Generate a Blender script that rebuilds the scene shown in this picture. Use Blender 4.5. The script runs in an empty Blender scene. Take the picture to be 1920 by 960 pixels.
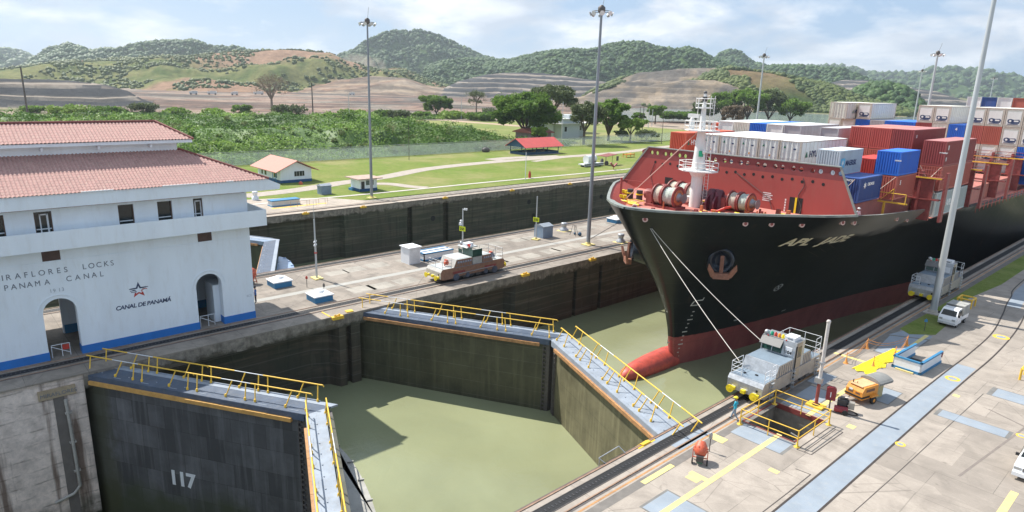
import bpy, bmesh, math, random
import numpy as np
from mathutils import Vector, Matrix, noise

random.seed(7)
rng = np.random.default_rng(11)
sc = bpy.context.scene
R = math.radians

# ------------------------------------------------------------------ camera
CAM = np.array([0.0, 0.0, 22.5])
FPX = 1247.95
RV = np.array([0.66879141, 0.74293363, 0.02770691])
UV = np.array([-0.20379986, 0.14736612, 0.96785786])
FV = np.array([-0.71497109, 0.65294169, -0.24996696])
cam = bpy.data.cameras.new('camera')
co = bpy.data.objects.new('camera', cam)
sc.collection.objects.link(co)
cam.sensor_width = 36.0
cam.lens = FPX / 1920 * 36
cam.clip_start = 0.5
cam.clip_end = 30000
co.matrix_world = Matrix(((RV[0], UV[0], -FV[0], CAM[0]), (RV[1], UV[1], -FV[1], CAM[1]),
                          (RV[2], UV[2], -FV[2], CAM[2]), (0, 0, 0, 1)))
sc.camera = co

# ------------------------------------------------------------------ sky, sun, exposure
SUN_AZ = R(12)      # the light travels towards +X, a little +Y
SUN_EL = R(51.5)
W = bpy.data.worlds.new('World')
sc.world = W
W.use_nodes = True
nt = W.node_tree
nt.nodes.clear()
def wn(t, **k):
    n = nt.nodes.new(t)
    for a, b in k.items(): setattr(n, a, b)
    return n
out = wn('ShaderNodeOutputWorld')
bg = wn('ShaderNodeBackground')
bg.inputs['Strength'].default_value = 0.077
sky = wn('ShaderNodeTexSky', sky_type='NISHITA', sun_disc=False)
sky.sun_elevation = SUN_EL
sky.sun_rotation = math.atan2(-math.cos(SUN_AZ), -math.sin(SUN_AZ))
sky.air_density = 1.0
sky.dust_density = 1.5
tc = wn('ShaderNodeTexCoord')
sep = wn('ShaderNodeSeparateXYZ')
nt.links.new(tc.outputs['Generated'], sep.inputs[0])
# clouds as a flat layer overhead: direction divided by its height
add = wn('ShaderNodeMath', operation='ADD'); add.inputs[1].default_value = 0.30
nt.links.new(sep.outputs['Z'], add.inputs[0])
mx = wn('ShaderNodeMath', operation='MAXIMUM'); mx.inputs[1].default_value = 0.02
nt.links.new(add.outputs[0], mx.inputs[0])
vd = wn('ShaderNodeVectorMath', operation='DIVIDE')
cmb = wn('ShaderNodeCombineXYZ')
nt.links.new(mx.outputs[0], cmb.inputs[0]); nt.links.new(mx.outputs[0], cmb.inputs[1])
cmb.inputs[2].default_value = 1.0
nt.links.new(tc.outputs['Generated'], vd.inputs[0]); nt.links.new(cmb.outputs[0], vd.inputs[1])
n1 = wn('ShaderNodeTexNoise'); n1.inputs['Scale'].default_value = 2.3; n1.inputs['Detail'].default_value = 9
n1.inputs['Roughness'].default_value = 0.56; n1.inputs['Distortion'].default_value = 0.25
nt.links.new(vd.outputs[0], n1.inputs['Vector'])
r1 = wn('ShaderNodeValToRGB'); r1.color_ramp.elements[0].position = 0.43; r1.color_ramp.elements[1].position = 0.58
nt.links.new(n1.outputs['Fac'], r1.inputs[0])
n2 = wn('ShaderNodeTexNoise'); n2.inputs['Scale'].default_value = 3.1; n2.inputs['Detail'].default_value = 6
nt.links.new(vd.outputs[0], n2.inputs['Vector'])
r2 = wn('ShaderNodeValToRGB')
r2.color_ramp.elements[0].position = 0.40; r2.color_ramp.elements[0].color = (5.6, 6.4, 7.6, 1)
r2.color_ramp.elements[1].position = 0.62; r2.color_ramp.elements[1].color = (9.4, 9.8, 10.4, 1)
nt.links.new(n2.outputs['Fac'], r2.inputs[0])
mixc = wn('ShaderNodeMix', data_type='RGBA')
nt.links.new(r1.outputs['Color'], mixc.inputs[0])
# pale tropical air between the clouds
pale = wn('ShaderNodeMix', data_type='RGBA'); pale.inputs[0].default_value = 0.72
pale.inputs[7].default_value = (3.9, 5.8, 8.6, 1)
nt.links.new(sky.outputs[0], pale.inputs[6])
nt.links.new(pale.outputs[2], mixc.inputs[6]); nt.links.new(r2.outputs['Color'], mixc.inputs[7])
nt.links.new(mixc.outputs[2], bg.inputs['Color'])
nt.links.new(bg.outputs[0], out.inputs[0])

sl = bpy.data.lights.new('sun', 'SUN')
sl.energy = 5.0
sl.angle = R(0.53)
sl.color = (1.0, 0.955, 0.88)
so = bpy.data.objects.new('sun', sl)
sc.collection.objects.link(so)
so.rotation_euler = Vector((math.cos(SUN_AZ) * math.cos(SUN_EL), math.sin(SUN_AZ) * math.cos(SUN_EL),
                            -math.sin(SUN_EL))).to_track_quat('-Z', 'Y').to_euler()
so.location = (-80, -20, 120)
sc.view_settings.view_transform = 'Standard'
sc.view_settings.look = 'None'
sc.view_settings.exposure = 0.55
sc.view_settings.gamma = 1
try: sc.view_settings.use_curve_mapping = False
except Exception: pass
sc.cycles.max_bounces = 6
sc.cycles.transparent_max_bounces = 8
sc.cycles.volume_bounces = 0

# ------------------------------------------------------------------ picture <-> place
def ray(px, py): return (px - 960) * RV - (py - 480) * UV + FPX * FV
def G(px, py, z=0.0):
    d = ray(px, py); t = (z - CAM[2]) / d[2]
    p = CAM + d * t
    return Vector((p[0], p[1], z))
def azel(px, py):
    d = ray(px, py); h = math.hypot(d[0], d[1])
    return math.atan2(d[1], d[0]), d[2] / h

# ------------------------------------------------------------------ mesh helpers
class MB:
    def __init__(s): s.v = []; s.f = []; s.m = []; s.sm = []
    def add(s, vs, fs, m=0, smooth=False):
        o = len(s.v); s.v += [tuple(v) for v in vs]
        for f in fs: s.f.append(tuple(i + o for i in f)); s.m.append(m); s.sm.append(smooth)
        return s
    def box(s, x0, y0, z0, x1, y1, z1, m=0):
        x0, x1 = sorted((x0, x1)); y0, y1 = sorted((y0, y1)); z0, z1 = sorted((z0, z1))
        return s.add([(x0,y0,z0),(x1,y0,z0),(x1,y1,z0),(x0,y1,z0),(x0,y0,z1),(x1,y0,z1),(x1,y1,z1),(x0,y1,z1)],
              [(0,3,2,1),(4,5,6,7),(0,1,5,4),(1,2,6,5),(2,3,7,6),(3,0,4,7)], m)
    def beam(s, p, q, w, h=None, m=0):
        h = w if h is None else h
        p = Vector(p); q = Vector(q); d = (q - p)
        if d.length < 1e-6: return s
        d.normalize()
        up = Vector((0, 0, 1)) if abs(d.z) < 0.95 else Vector((0, 1, 0))
        a = d.cross(up).normalized() * w / 2; b = a.cross(d).normalized() * h / 2
        vs = [p-a-b, p+a-b, p+a+b, p-a+b, q-a-b, q+a-b, q+a+b, q-a+b]
        return s.add(vs, [(0,3,2,1),(4,5,6,7),(0,1,5,4),(1,2,6,5),(2,3,7,6),(3,0,4,7)][:], m)
    def tube(s, p, q, r, r2=None, n=8, m=0, caps=True):
        r2 = r if r2 is None else r2
        p = Vector(p); q = Vector(q); d = q - p
        if d.length < 1e-6: return s
        d.normalize()
        up = Vector((0, 0, 1)) if abs(d.z) < 0.9 else Vector((1, 0, 0))
        a = d.cross(up).normalized(); b = a.cross(d)
        vs = []
        for c, rr in ((p, r), (q, r2)):
            for i in range(n):
                t = 2 * math.pi * i / n
                vs.append(c + a * math.cos(t) * rr + b * math.sin(t) * rr)
        fs = [(i, (i+1) % n, n + (i+1) % n, n + i) for i in range(n)]
        s.add(vs, fs, m, True)
        if caps:
            s.add(vs, [tuple(reversed(range(n))), tuple(range(n, 2*n))], m)
        return s
    def path(s, pts, r, n=6, m=0):
        for a, b in zip(pts[:-1], pts[1:]): s.tube(a, b, r, n=n, m=m)
        return s
    def lathe(s, c, prof, n=16, m=0, axis='Z'):
        c = Vector(c); vs = []
        for r, z in prof:
            for i in range(n):
                t = 2 * math.pi * i / n
                a, b = r * math.cos(t), r * math.sin(t)
                vs.append(c + (Vector((a, b, z)) if axis == 'Z' else Vector((z, a, b)) if axis == 'X' else Vector((b, z, a))))
        fs = []
        for k in range(len(prof) - 1):
            for i in range(n):
                j = (i + 1) % n
                fs.append((k*n+i, k*n+j, (k+1)*n+j, (k+1)*n+i))
        s.add(vs, fs, m, True)
        L = len(prof) - 1
        s.add(vs, [tuple(reversed(range(n))), tuple(range(L*n, L*n+n))], m)
        return s
    def prism(s, poly, z0, z1, m=0, top_m=None):
        n = len(poly)
        vs = [(x, y, z0) for x, y in poly] + [(x, y, z1) for x, y in poly]
        s.add(vs, [tuple(reversed(range(n)))] + [(i, (i+1) % n, n + (i+1) % n, n + i) for i in range(n)], m)
        s.add(vs, [tuple(range(n, 2*n))], m if top_m is None else top_m)
        return s
    def ext(s, pts, vec, m=0):
        """a flat polygon of 3-D points pushed along vec"""
        vec = Vector(vec); n = len(pts)
        vs = [Vector(p) for p in pts] + [Vector(p) + vec for p in pts]
        return s.add(vs, [tuple(reversed(range(n))), tuple(range(n, 2*n))] + [(i, (i+1) % n, n + (i+1) % n, n + i) for i in range(n)], m)
    def poly(s, pts, m=0): return s.add(pts, [tuple(range(len(pts)))], m)
    def ball(s, c, r, m=0, n=10, k=6, sq=(1, 1, 1)):
        c = Vector(c); vs = []; fs = []
        for j in range(k + 1):
            ph = math.pi * j / k
            for i in range(n):
                t = 2 * math.pi * i / n
                vs.append(c + Vector((r*sq[0]*math.sin(ph)*math.cos(t), r*sq[1]*math.sin(ph)*math.sin(t), r*sq[2]*math.cos(ph))))
        for j in range(k):
            for i in range(n):
                i2 = (i+1) % n
                fs.append((j*n+i, (j+1)*n+i, (j+1)*n+i2, j*n+i2))
        return s.add(vs, fs, m, True)
    def build(s, name, mats, parent=None, xf=None, fix=True):
        me = bpy.data.meshes.new(name)
        vs = s.v if xf is None else [tuple(xf @ Vector(v)) for v in s.v]
        me.from_pydata(vs, [], s.f)
        if not isinstance(mats, (list, tuple)): mats = [mats]
        for m in mats: me.materials.append(m)
        me.polygons.foreach_set('material_index', s.m)
        me.polygons.foreach_set('use_smooth', s.sm)
        if fix:
            bm = bmesh.new(); bm.from_mesh(me)
            bmesh.ops.recalc_face_normals(bm, faces=bm.faces)
            bm.to_mesh(me); bm.free()
        me.update()
        o = bpy.data.objects.new(name, me)
        sc.collection.objects.link(o)
        if parent is not None: o.parent = parent
        return o

def np_mesh(name, V, F, mat, smooth=False, col=None, parent=None):
    me = bpy.data.meshes.new(name)
    V = np.asarray(V, np.float32); F = np.asarray(F, np.int32)
    me.vertices.add(len(V)); me.vertices.foreach_set('co', V.ravel())
    k = F.shape[1]
    me.loops.add(F.size); me.loops.foreach_set('vertex_index', F.ravel())
    me.polygons.add(len(F))
    me.polygons.foreach_set('loop_start', np.arange(0, F.size, k, dtype=np.int32))
    me.polygons.foreach_set('loop_total', np.full(len(F), k, np.int32))
    if smooth: me.polygons.foreach_set('use_smooth', np.ones(len(F), bool))
    if col is not None:
        ca = me.color_attributes.new('Col', 'FLOAT_COLOR', 'POINT')
        c4_ = np.asarray(col, np.float32); c4_ = c4_ if c4_.shape[1] == 4 else np.concatenate([c4_, np.ones((len(col), 1), np.float32)], 1)
        ca.data.foreach_set('color', c4_.ravel())
    me.materials.append(mat)
    me.update(); me.validate()
    o = bpy.data.objects.new(name, me)
    sc.collection.objects.link(o)
    if parent is not None: o.parent = parent
    return o

def tag(o, label=None, cat=None, group=None, kind=None):
    if label: o['label'] = label
    if cat: o['category'] = cat
    if group: o['group'] = group
    if kind: o['kind'] = kind
    return o
def empty(name, loc, label, cat, rz=0, group=None):
    o = bpy.data.objects.new(name, None)
    sc.collection.objects.link(o)
    o.location = loc; o.rotation_euler.z = rz; o.empty_display_size = 0.3
    return tag(o, label, cat, group)
def structure(o): o['kind'] = 'structure'; return o
def copy_tree(o, loc, rz, label, group=None, level=0, parent=None):
    c = o.copy(); sc.collection.objects.link(c)
    if level == 0:
        c.location = loc; c.rotation_euler.z = rz; c['label'] = label
        if group: c['group'] = group
    else: c.parent = parent
    for ch in list(o.children): copy_tree(ch, None, None, None, None, level + 1, c)
    return c

# ------------------------------------------------------------------ materials
def newmat(name):
    m = bpy.data.materials.new(name); m.use_nodes = True
    t = m.node_tree; t.nodes.clear()
    o = t.nodes.new('ShaderNodeOutputMaterial'); b = t.nodes.new('ShaderNodeBsdfPrincipled')
    t.links.new(b.outputs[0], o.inputs[0])
    return m, t, b
class NT:
    """small node-building shorthand"""
    def __init__(s, t): s.t = t
    def n(s, ty, **k):
        x = s.t.nodes.new(ty)
        for a, b in k.items(): setattr(x, a, b)
        return x
    def l(s, a, b): s.t.links.new(a, b)
    def coord(s, scale=(1, 1, 1), kind='Object'):
        c = s.n('ShaderNodeTexCoord'); mp = s.n('ShaderNodeMapping')
        mp.inputs['Scale'].default_value = scale
        s.l(c.outputs[kind], mp.inputs[0]); return mp.outputs[0]
    def noise(s, vec, scale, detail=4, rough=0.55, dist=0.0):
        x = s.n('ShaderNodeTexNoise'); x.inputs['Scale'].default_value = scale; x.inputs['Detail'].default_value = detail
        x.inputs['Roughness'].default_value = rough; x.inputs['Distortion'].default_value = dist
        s.l(vec, x.inputs['Vector']); return x.outputs['Fac']
    def ramp(s, fac, a, b, ca=(0, 0, 0, 1), cb=(1, 1, 1, 1)):
        x = s.n('ShaderNodeValToRGB'); e = x.color_ramp.elements
        e[0].position = a; e[1].position = b; e[0].color = c4(ca); e[1].color = c4(cb)
        s.l(fac, x.inputs[0]); return x.outputs[0]
    def mix(s, fac, a, b, blend='MIX'):
        x = s.n('ShaderNodeMix', data_type='RGBA', blend_type=blend)
        for sock, v in ((x.inputs[0], fac), (x.inputs[6], a), (x.inputs[7], b)):
            if hasattr(v, 'default_value'): s.l(v, sock)
            elif isinstance(v, (int, float)): sock.default_value = v
            else: sock.default_value = c4(v)
        return x.outputs[2]
    def math(s, op, a, b=0.0, clamp=False):
        x = s.n('ShaderNodeMath', operation=op, use_clamp=clamp)
        for sock, v in ((x.inputs[0], a), (x.inputs[1], b)):
            if hasattr(v, 'default_value'): s.l(v, sock)
            else: sock.default_value = v
        return x.outputs[0]
    def bump(s, h, b, strength=0.3, dist=0.05):
        x = s.n('ShaderNodeBump'); x.inputs['Strength'].default_value = strength; x.inputs['Distance'].default_value = dist
        s.l(h, x.inputs['Height']); s.l(x.outputs[0], b.inputs['Normal'])
def c4(c): return tuple(c) if len(c) == 4 else (c[0], c[1], c[2], 1)
def mul(c, k): return tuple(min(1, x * k) for x in c[:3])

_mc = {}
def mk(name, col, rough=0.6, metal=0.0, var=0.14, scale=1.5, dirt=0.0, dcol=(0.16, 0.11, 0.07), bump=0.0, vert=False, spec=0.5):
    """plain surface with tone changes and grime of its own"""
    if name in _mc: return _mc[name]
    m, t, b = newmat(name); N = NT(t)
    v = N.coord((1, 1, 0.25) if vert else (1, 1, 1))
    f = N.noise(v, scale, 5)
    c = N.mix(N.ramp(f, 0.3, 0.7), mul(col, 1 - var), mul(col, 1 + var))
    if dirt > 0:
        f2 = N.noise(N.coord((1.3, 1.3, 0.3) if vert else (1, 1, 1)), scale * 2.7 + 0.3, 6, 0.65)
        c = N.mix(N.math('MULTIPLY', N.ramp(f2, 0.5, 0.72), dirt), c, dcol)
    N.l(c, b.inputs['Base Color'])
    N.l(N.math('ADD', N.math('MULTIPLY', f, 0.25), max(0.02, rough - 0.12), True), b.inputs['Roughness'])
    b.inputs['Metallic'].default_value = metal
    b.inputs['Specular IOR Level'].default_value = spec
    if bump > 0: N.bump(N.noise(v, scale * 6, 5), b, bump, 0.03)
    _mc[name] = m; return m

def m_concrete(name, base=(0.345, 0.30, 0.255), slab=(4.6, 3.7), stain=0.5, rot=0.0):
    m, t, b = newmat(name); N = NT(t)
    v = N.coord()
    br = N.n('ShaderNodeTexBrick'); N.l(v, br.inputs['Vector'])
    br.inputs['Scale'].default_value = 1.0; br.inputs['Brick Width'].default_value = slab[0]; br.inputs['Row Height'].default_value = slab[1]
    br.inputs['Mortar Size'].default_value = 0.02; br.inputs['Mortar Smooth'].default_value = 0.3; br.offset = 0.0 if slab[0] > 5 else 0.35
    br.inputs['Bias'].default_value = 0.0
    br.inputs['Color1'].default_value = c4(mul(base, 0.86)); br.inputs['Color2'].default_value = c4(mul(base, 1.12))
    br.inputs['Mortar'].default_value = c4(mul(base, 0.42))
    c = br.outputs['Color']
    # repaired patches on a coarser grid
    vo = N.n('ShaderNodeTexVoronoi', distance='CHEBYCHEV'); vo.inputs['Scale'].default_value = 0.17; N.l(v, vo.inputs['Vector'])
    sp = N.n('ShaderNodeSeparateColor'); N.l(vo.outputs['Color'], sp.inputs[0])
    c = N.mix(N.ramp(sp.outputs[0], 0.2, 0.9), c, N.mix(0.5, c, mul(base, 1.18)))
    c = N.mix(N.ramp(sp.outputs[1], 0.72, 0.78), c, N.mix(0.3, c, mul(base, 0.6)))
    oil = N.math('MULTIPLY', N.ramp(N.noise(v, 0.9, 3, 0.5, 1.2), 0.66, 0.76), 0.55); c = N.mix(oil, c, mul(base, 0.28))
    f = N.noise(v, 0.55, 8, 0.62, 0.6)
    c = N.mix(N.math('MULTIPLY', N.ramp(f, 0.42, 0.68), stain), c, mul(base, 0.48))
    f3 = N.noise(N.coord((0.35, 1.6, 1)), 1.3, 7, 0.7)
    c = N.mix(N.math('MULTIPLY', N.ramp(f3, 0.55, 0.75), 0.5), c, mul(base, 1.35))
    f4 = N.noise(v, 7.0, 6, 0.7)
    c = N.mix(N.math('MULTIPLY', N.ramp(f4, 0.45, 0.75), 0.3), c, mul(base, 0.62))
    # long cracks
    cr = N.n('ShaderNodeTexVoronoi', feature='DISTANCE_TO_EDGE'); cr.inputs['Scale'].default_value = 0.12
    N.l(N.coord((1, 1.4, 1)), cr.inputs['Vector'])
    c = N.mix(N.ramp(cr.outputs['Distance'], 0.0012, 0.004, (0.55, 0.55, 0.55), (0, 0, 0)), c, mul(base, 0.35))
    N.l(c, b.inputs['Base Color']); b.inputs['Roughness'].default_value = 0.85
    N.bump(f4, b, 0.25, 0.02)
    return m

def m_chamber(name, zc=-1.0, cop=(0.30, 0.26, 0.22), low=(0.048, 0.05, 0.034), low2=(0.075, 0.06, 0.042), joints=True):
    """chamber wall: paler coping on top of algae-dark concrete that stays wet"""
    m, t, b = newmat(name); N = NT(t)
    v = N.coord(); s = N.n('ShaderNodeSeparateXYZ'); N.l(v, s.inputs[0])
    streak = N.noise(N.coord((0.6, 0.10, 1.6)), 1.0, 7, 0.6)
    drip = N.noise(N.coord((1.3, 1.3, 0.12)), 1.1, 6, 0.65)
    blot = N.noise(v, 0.22, 6, 0.6)
    c = N.mix(N.ramp(blot, 0.35, 0.65), low, low2)
    c = N.mix(N.math('MULTIPLY', N.ramp(streak, 0.5, 0.68), 0.75), c, mul(low2, 2.0))
    c = N.mix(N.math('MULTIPLY', N.ramp(drip, 0.52, 0.72), 0.6), c, mul(low, 0.35))
    c = N.mix(N.math('MULTIPLY', N.ramp(N.noise(N.coord((1, 1, 0.3)), 0.9, 4, 0.7), 0.62, 0.75), 0.45), c, (0.17, 0.16, 0.11))
    if joints:
        wv = N.n('ShaderNodeTexWave', wave_type='BANDS', bands_direction='Z'); wv.inputs['Scale'].default_value = 0.21
        N.l(v, wv.inputs['Vector']); wv.inputs['Distortion'].default_value = 0.25
        c = N.mix(N.math('MULTIPLY', N.ramp(wv.outputs[1], 0.985, 1.0), 0.5), c, (0.16, 0.155, 0.13))
    edge = N.math('ADD', s.outputs['Z'], N.math('MULTIPLY', N.math('SUBTRACT', N.noise(v, 0.5, 6, 0.7), 0.5), 2.6))
    k = N.math('MULTIPLY', N.math('SUBTRACT', edge, zc - 0.15), 3.0, True)
    cc = N.mix(N.ramp(N.noise(v, 1.6, 6, 0.7), 0.35, 0.65), mul(cop, 0.45), cop)
    cc = N.mix(N.math('MULTIPLY', N.ramp(drip, 0.5, 0.7), 0.6), cc, (0.07, 0.05, 0.035))
    c = N.mix(k, c, cc)
    N.l(c, b.inputs['Base Color']); b.inputs['Roughness'].default_value = 0.7
    N.bump(N.noise(v, 2.2, 8, 0.7), b, 0.6, 0.12)
    return m

def m_blocks(name):
    """pale concrete courses with rust-brown runs"""
    m, t, b = newmat(name); N = NT(t)
    v = N.coord(); s = N.n('ShaderNodeSeparateXYZ'); N.l(v, s.inputs[0])
    cb = N.n('ShaderNodeCombineXYZ'); N.l(s.outputs['Y'], cb.inputs[0]); N.l(s.outputs['Z'], cb.inputs[1])
    base = (0.78, 0.66, 0.58)
    c = N.mix(N.ramp(N.noise(v, 0.9, 8, 0.7), 0.35, 0.62), mul(base, 0.72), mul(base, 1.15))
    course = N.n('ShaderNodeTexWave', wave_type='BANDS', bands_direction='Z'); course.inputs['Scale'].default_value = 0.29
    course.inputs['Distortion'].default_value = 1.6; course.inputs['Detail'].default_value = 3; N.l(v, course.inputs['Vector'])
    c = N.mix(N.math('MULTIPLY', N.ramp(course.outputs[1], 0.95, 1.0), N.math('MULTIPLY', N.ramp(N.noise(v, 1.1, 4), 0.4, 0.6), 0.55)), c, (0.16, 0.12, 0.09))
    c = N.mix(N.math('MULTIPLY', N.ramp(N.noise(N.coord((1, 0.9, 0.07)), 1.0, 4, 0.6), 0.51, 0.62), 0.85), c, (0.12, 0.07, 0.045))
    c = N.mix(N.math('MULTIPLY', N.ramp(N.noise(N.coord((1, 0.8, 3)), 2.0, 6, 0.7), 0.58, 0.7), 0.4), c, (0.22, 0.17, 0.14))
    low = N.math('MULTIPLY', N.math('SUBTRACT', N.math('MULTIPLY', N.noise(v, 0.8, 5), 4.0), N.math('ADD', s.outputs['Z'], 12.4)), 0.6, True)
    c = N.mix(low, c, (0.035, 0.04, 0.02))
    N.l(c, b.inputs['Base Color']); b.inputs['Roughness'].default_value = 0.85
    N.bump(N.noise(v, 3, 8, 0.7), b, 0.7, 0.1)
    return m

def m_gate(name, base, cell=(2.0, 1.5), patch=0.6, lines=(0.16, 0.17, 0.13), rusty=0.2, algae=0.0):
    """riveted steel skin; object coords: x along the leaf, z up"""
    m, t, b = newmat(name); N = NT(t)
    v = N.coord(); s = N.n('ShaderNodeSeparateXYZ'); N.l(v, s.inputs[0])
    cb = N.n('ShaderNodeCombineXYZ'); N.l(s.outputs['X'], cb.inputs[0]); N.l(s.outputs['Z'], cb.inputs[1])
    br = N.n('ShaderNodeTexBrick'); N.l(cb.outputs[0], br.inputs['Vector']); br.inputs['Scale'].default_value = 1.0
    br.inputs['Brick Width'].default_value = cell[0]; br.inputs['Row Height'].default_value = cell[1]
    br.inputs['Mortar Size'].default_value = 0.018; br.inputs['Mortar Smooth'].default_value = 0.4
    br.inputs['Color1'].default_value = c4(mul(base, 1 - patch * 0.5)); br.inputs['Color2'].default_value = c4(mul(base, 1 + patch * 0.4))
    br.inputs['Mortar'].default_value = c4(lines)
    c = br.outputs['Color']
    n1 = N.noise(v, 0.5, 7, 0.65)
    c = N.mix(N.math('MULTIPLY', N.ramp(n1, 0.4, 0.65), 0.65), c, mul(base, 0.45))
    dr = N.noise(N.coord((1.6, 1.6, 0.10)), 1.3, 6, 0.65)
    c = N.mix(N.math('MULTIPLY', N.ramp(dr, 0.5, 0.7), 0.5), c, mul(base, 1.9))
    c = N.mix(N.math('MULTIPLY', N.ramp(N.noise(v, 1.7, 6, 0.7), 0.55, 0.75), rusty), c, (0.13, 0.06, 0.03))
    if algae > 0:
        g = N.math('MULTIPLY', N.math('SUBTRACT', N.math('MULTIPLY', N.noise(v, 0.3, 5), 6.0), N.math('ADD', s.outputs['Z'], 11.5)), 0.5, True)
        c = N.mix(N.math('MULTIPLY', g, algae), c, (0.045, 0.055, 0.02))
        g2 = N.math('SUBTRACT', N.math('MULTIPLY', N.noise(v, 0.5, 5), 4.0), s.outputs['X'], True)
        c = N.mix(N.math('MULTIPLY', g2, algae * 0.8), c, (0.06, 0.06, 0.025))
    N.l(c, b.inputs['Base Color']); b.inputs['Roughness'].default_value = 0.55
    N.bump(N.noise(v, 1.4, 7, 0.6), b, 0.35, 0.06)
    return m

def m_water(name, col, rough=0.09, strength=0.10, sc_=1.0):
    m, t, b = newmat(name); N = NT(t)
    v = N.coord((1, 1, 1))
    n1 = N.noise(v, 0.06 * sc_, 4, 0.5, 0.8)
    c = N.mix(N.ramp(n1, 0.35, 0.65), mul(col, 0.86), mul(col, 1.12)); c = N.mix(N.math('MULTIPLY', N.ramp(N.noise(N.coord((1, 0.5, 1)), 0.35, 6, 0.7, 1.5), 0.40, 0.80), 0.22), c, (col[0] * 0.9, col[1] * 0.97, col[2] * 1.1))
    N.l(c, b.inputs['Base Color']); b.inputs['Roughness'].default_value = rough
    b.inputs['IOR'].default_value = 1.33
    h = N.math('ADD', N.noise(v, 0.9 * sc_, 6, 0.62, 0.6), N.math('MULTIPLY', N.noise(N.coord((1, 0.4, 1)), 4.0 * sc_, 3, 0.5), 0.4))
    N.bump(h, b, strength, 0.14)
    return m

def m_grass(name, a=(0.13, 0.20, 0.030), bcol=(0.23, 0.235, 0.075), s_=1.0, bare=0.35):
    m, t, b = newmat(name); N = NT(t)
    v = N.coord()
    c = N.mix(N.ramp(N.noise(v, 0.09 * s_, 8, 0.65), 0.35, 0.68), a, bcol)
    c = N.mix(N.math('MULTIPLY', N.ramp(N.noise(v, 0.8 * s_, 6, 0.7), 0.4, 0.7), 0.5), c, mul(a, 0.62))
    c = N.mix(N.math('MULTIPLY', N.ramp(N.noise(v, 0.05 * s_, 7, 0.7, 0.5), 0.50, 0.68), bare), c, (0.42, 0.31, 0.20))
    N.l(c, b.inputs['Base Color']); b.inputs['Roughness'].default_value = 0.95; b.inputs['Specular IOR Level'].default_value = 0.15
    N.bump(N.noise(v, 5 * s_, 5, 0.7), b, 0.7, 0.08)
    return m

def m_leaf(name, a, b2, scale=0.4, trans=0.25):
    m, t, b = newmat(name); N = NT(t)
    v = N.coord()
    c = N.mix(N.ramp(N.noise(v, scale, 3, 0.6), 0.3, 0.7), a, b2)
    c = N.mix(N.math('MULTIPLY', N.ramp(N.noise(v, scale * 9, 2), 0.35, 0.7), 0.55), c, mul(a, 0.55))
    N.l(c, b.inputs['Base Color']); b.inputs['Roughness'].default_value = 0.6
    b.inputs['Specular IOR Level'].default_value = 0.25
    tr = N.n('ShaderNodeBsdfTranslucent'); N.l(c, tr.inputs['Color'])
    mx_ = N.n('ShaderNodeMixShader'); mx_.inputs[0].default_value = trans
    o = [x for x in t.nodes if x.type == 'OUTPUT_MATERIAL'][0]
    N.l(b.outputs[0], mx_.inputs[1]); N.l(tr.outputs[0], mx_.inputs[2]); N.l(mx_.outputs[0], o.inputs[0])
    return m

M = {}
M['deck'] = m_concrete('apron_concrete')
M['deck2'] = m_concrete('island_concrete', (0.285, 0.245, 0.205), (6.0, 4.0), 0.7)
M['chamber'] = m_chamber('chamber_wall')
M['chamber_far'] = m_chamber('far_chamber_wall', -1.1, (0.27, 0.245, 0.20), (0.045, 0.055, 0.034), (0.075, 0.066, 0.045))
M['blocks'] = m_blocks('block_wall')
M['white'] = mk('white_paint', (0.74, 0.755, 0.77), 0.55, var=0.04, scale=0.8, dirt=0.10, dcol=(0.5, 0.48, 0.44), vert=True)
M['wallwhite'] = mk('building_white', (0.83, 0.885, 0.93), 0.7, var=0.05, scale=0.5, dirt=0.22, dcol=(0.6, 0.58, 0.54), vert=True)
M['blue'] = mk('blue_paint', (0.022, 0.17, 0.52), 0.6, var=0.10, scale=0.7)
M['dkblue'] = mk('dark_blue_paint', (0.02, 0.09, 0.22), 0.6, var=0.12)
M['midblue'] = mk('mid_blue_paint', (0.04, 0.20, 0.38), 0.55, var=0.12, scale=3)
M['steelblue'] = mk('blue_grey_steel', (0.20, 0.27, 0.37), 0.6, var=0.14, scale=0.8, dirt=0.4, dcol=(0.30, 0.27, 0.24))
M['plate'] = mk('painted_blue_plate', (0.255, 0.295, 0.34), 0.75, var=0.10, scale=0.7, dirt=0.35, dcol=(0.36, 0.36, 0.35))
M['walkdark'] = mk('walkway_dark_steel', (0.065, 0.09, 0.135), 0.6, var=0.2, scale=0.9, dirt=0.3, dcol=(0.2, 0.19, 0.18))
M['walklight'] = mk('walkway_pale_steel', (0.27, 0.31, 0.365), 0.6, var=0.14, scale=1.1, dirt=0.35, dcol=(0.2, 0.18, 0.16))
M['yellow'] = mk('yellow_paint', (0.80, 0.50, 0.05), 0.5, var=0.12, scale=3, dirt=0.35, dcol=(0.35, 0.2, 0.08))
M['byellow'] = mk('bright_yellow', (0.80, 0.62, 0.02), 0.5, var=0.08, scale=2)
M['line'] = mk('yellow_line', (0.68, 0.56, 0.22), 0.8, var=0.10, scale=2, dirt=0.35, dcol=(0.4, 0.36, 0.28))
M['rust'] = mk('rust_trim', (0.42, 0.22, 0.09), 0.7, var=0.25, scale=2.2, dirt=0.7, dcol=(0.22, 0.10, 0.05))
M['orangebeam'] = mk('orange_timber', (0.60, 0.33, 0.09), 0.7, var=0.15, scale=1.6, dirt=0.35, dcol=(0.3, 0.17, 0.07))
M['rail'] = mk('rusty_rail', (0.30, 0.19, 0.13), 0.5, var=0.25, scale=2, dirt=0.5, dcol=(0.12, 0.08, 0.06))
M['black'] = mk('black_slot', (0.012, 0.012, 0.013), 0.7, var=0.3)
M['darkiron'] = mk('dark_iron', (0.04, 0.04, 0.045), 0.5, var=0.3, scale=4, dirt=0.3)
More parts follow.
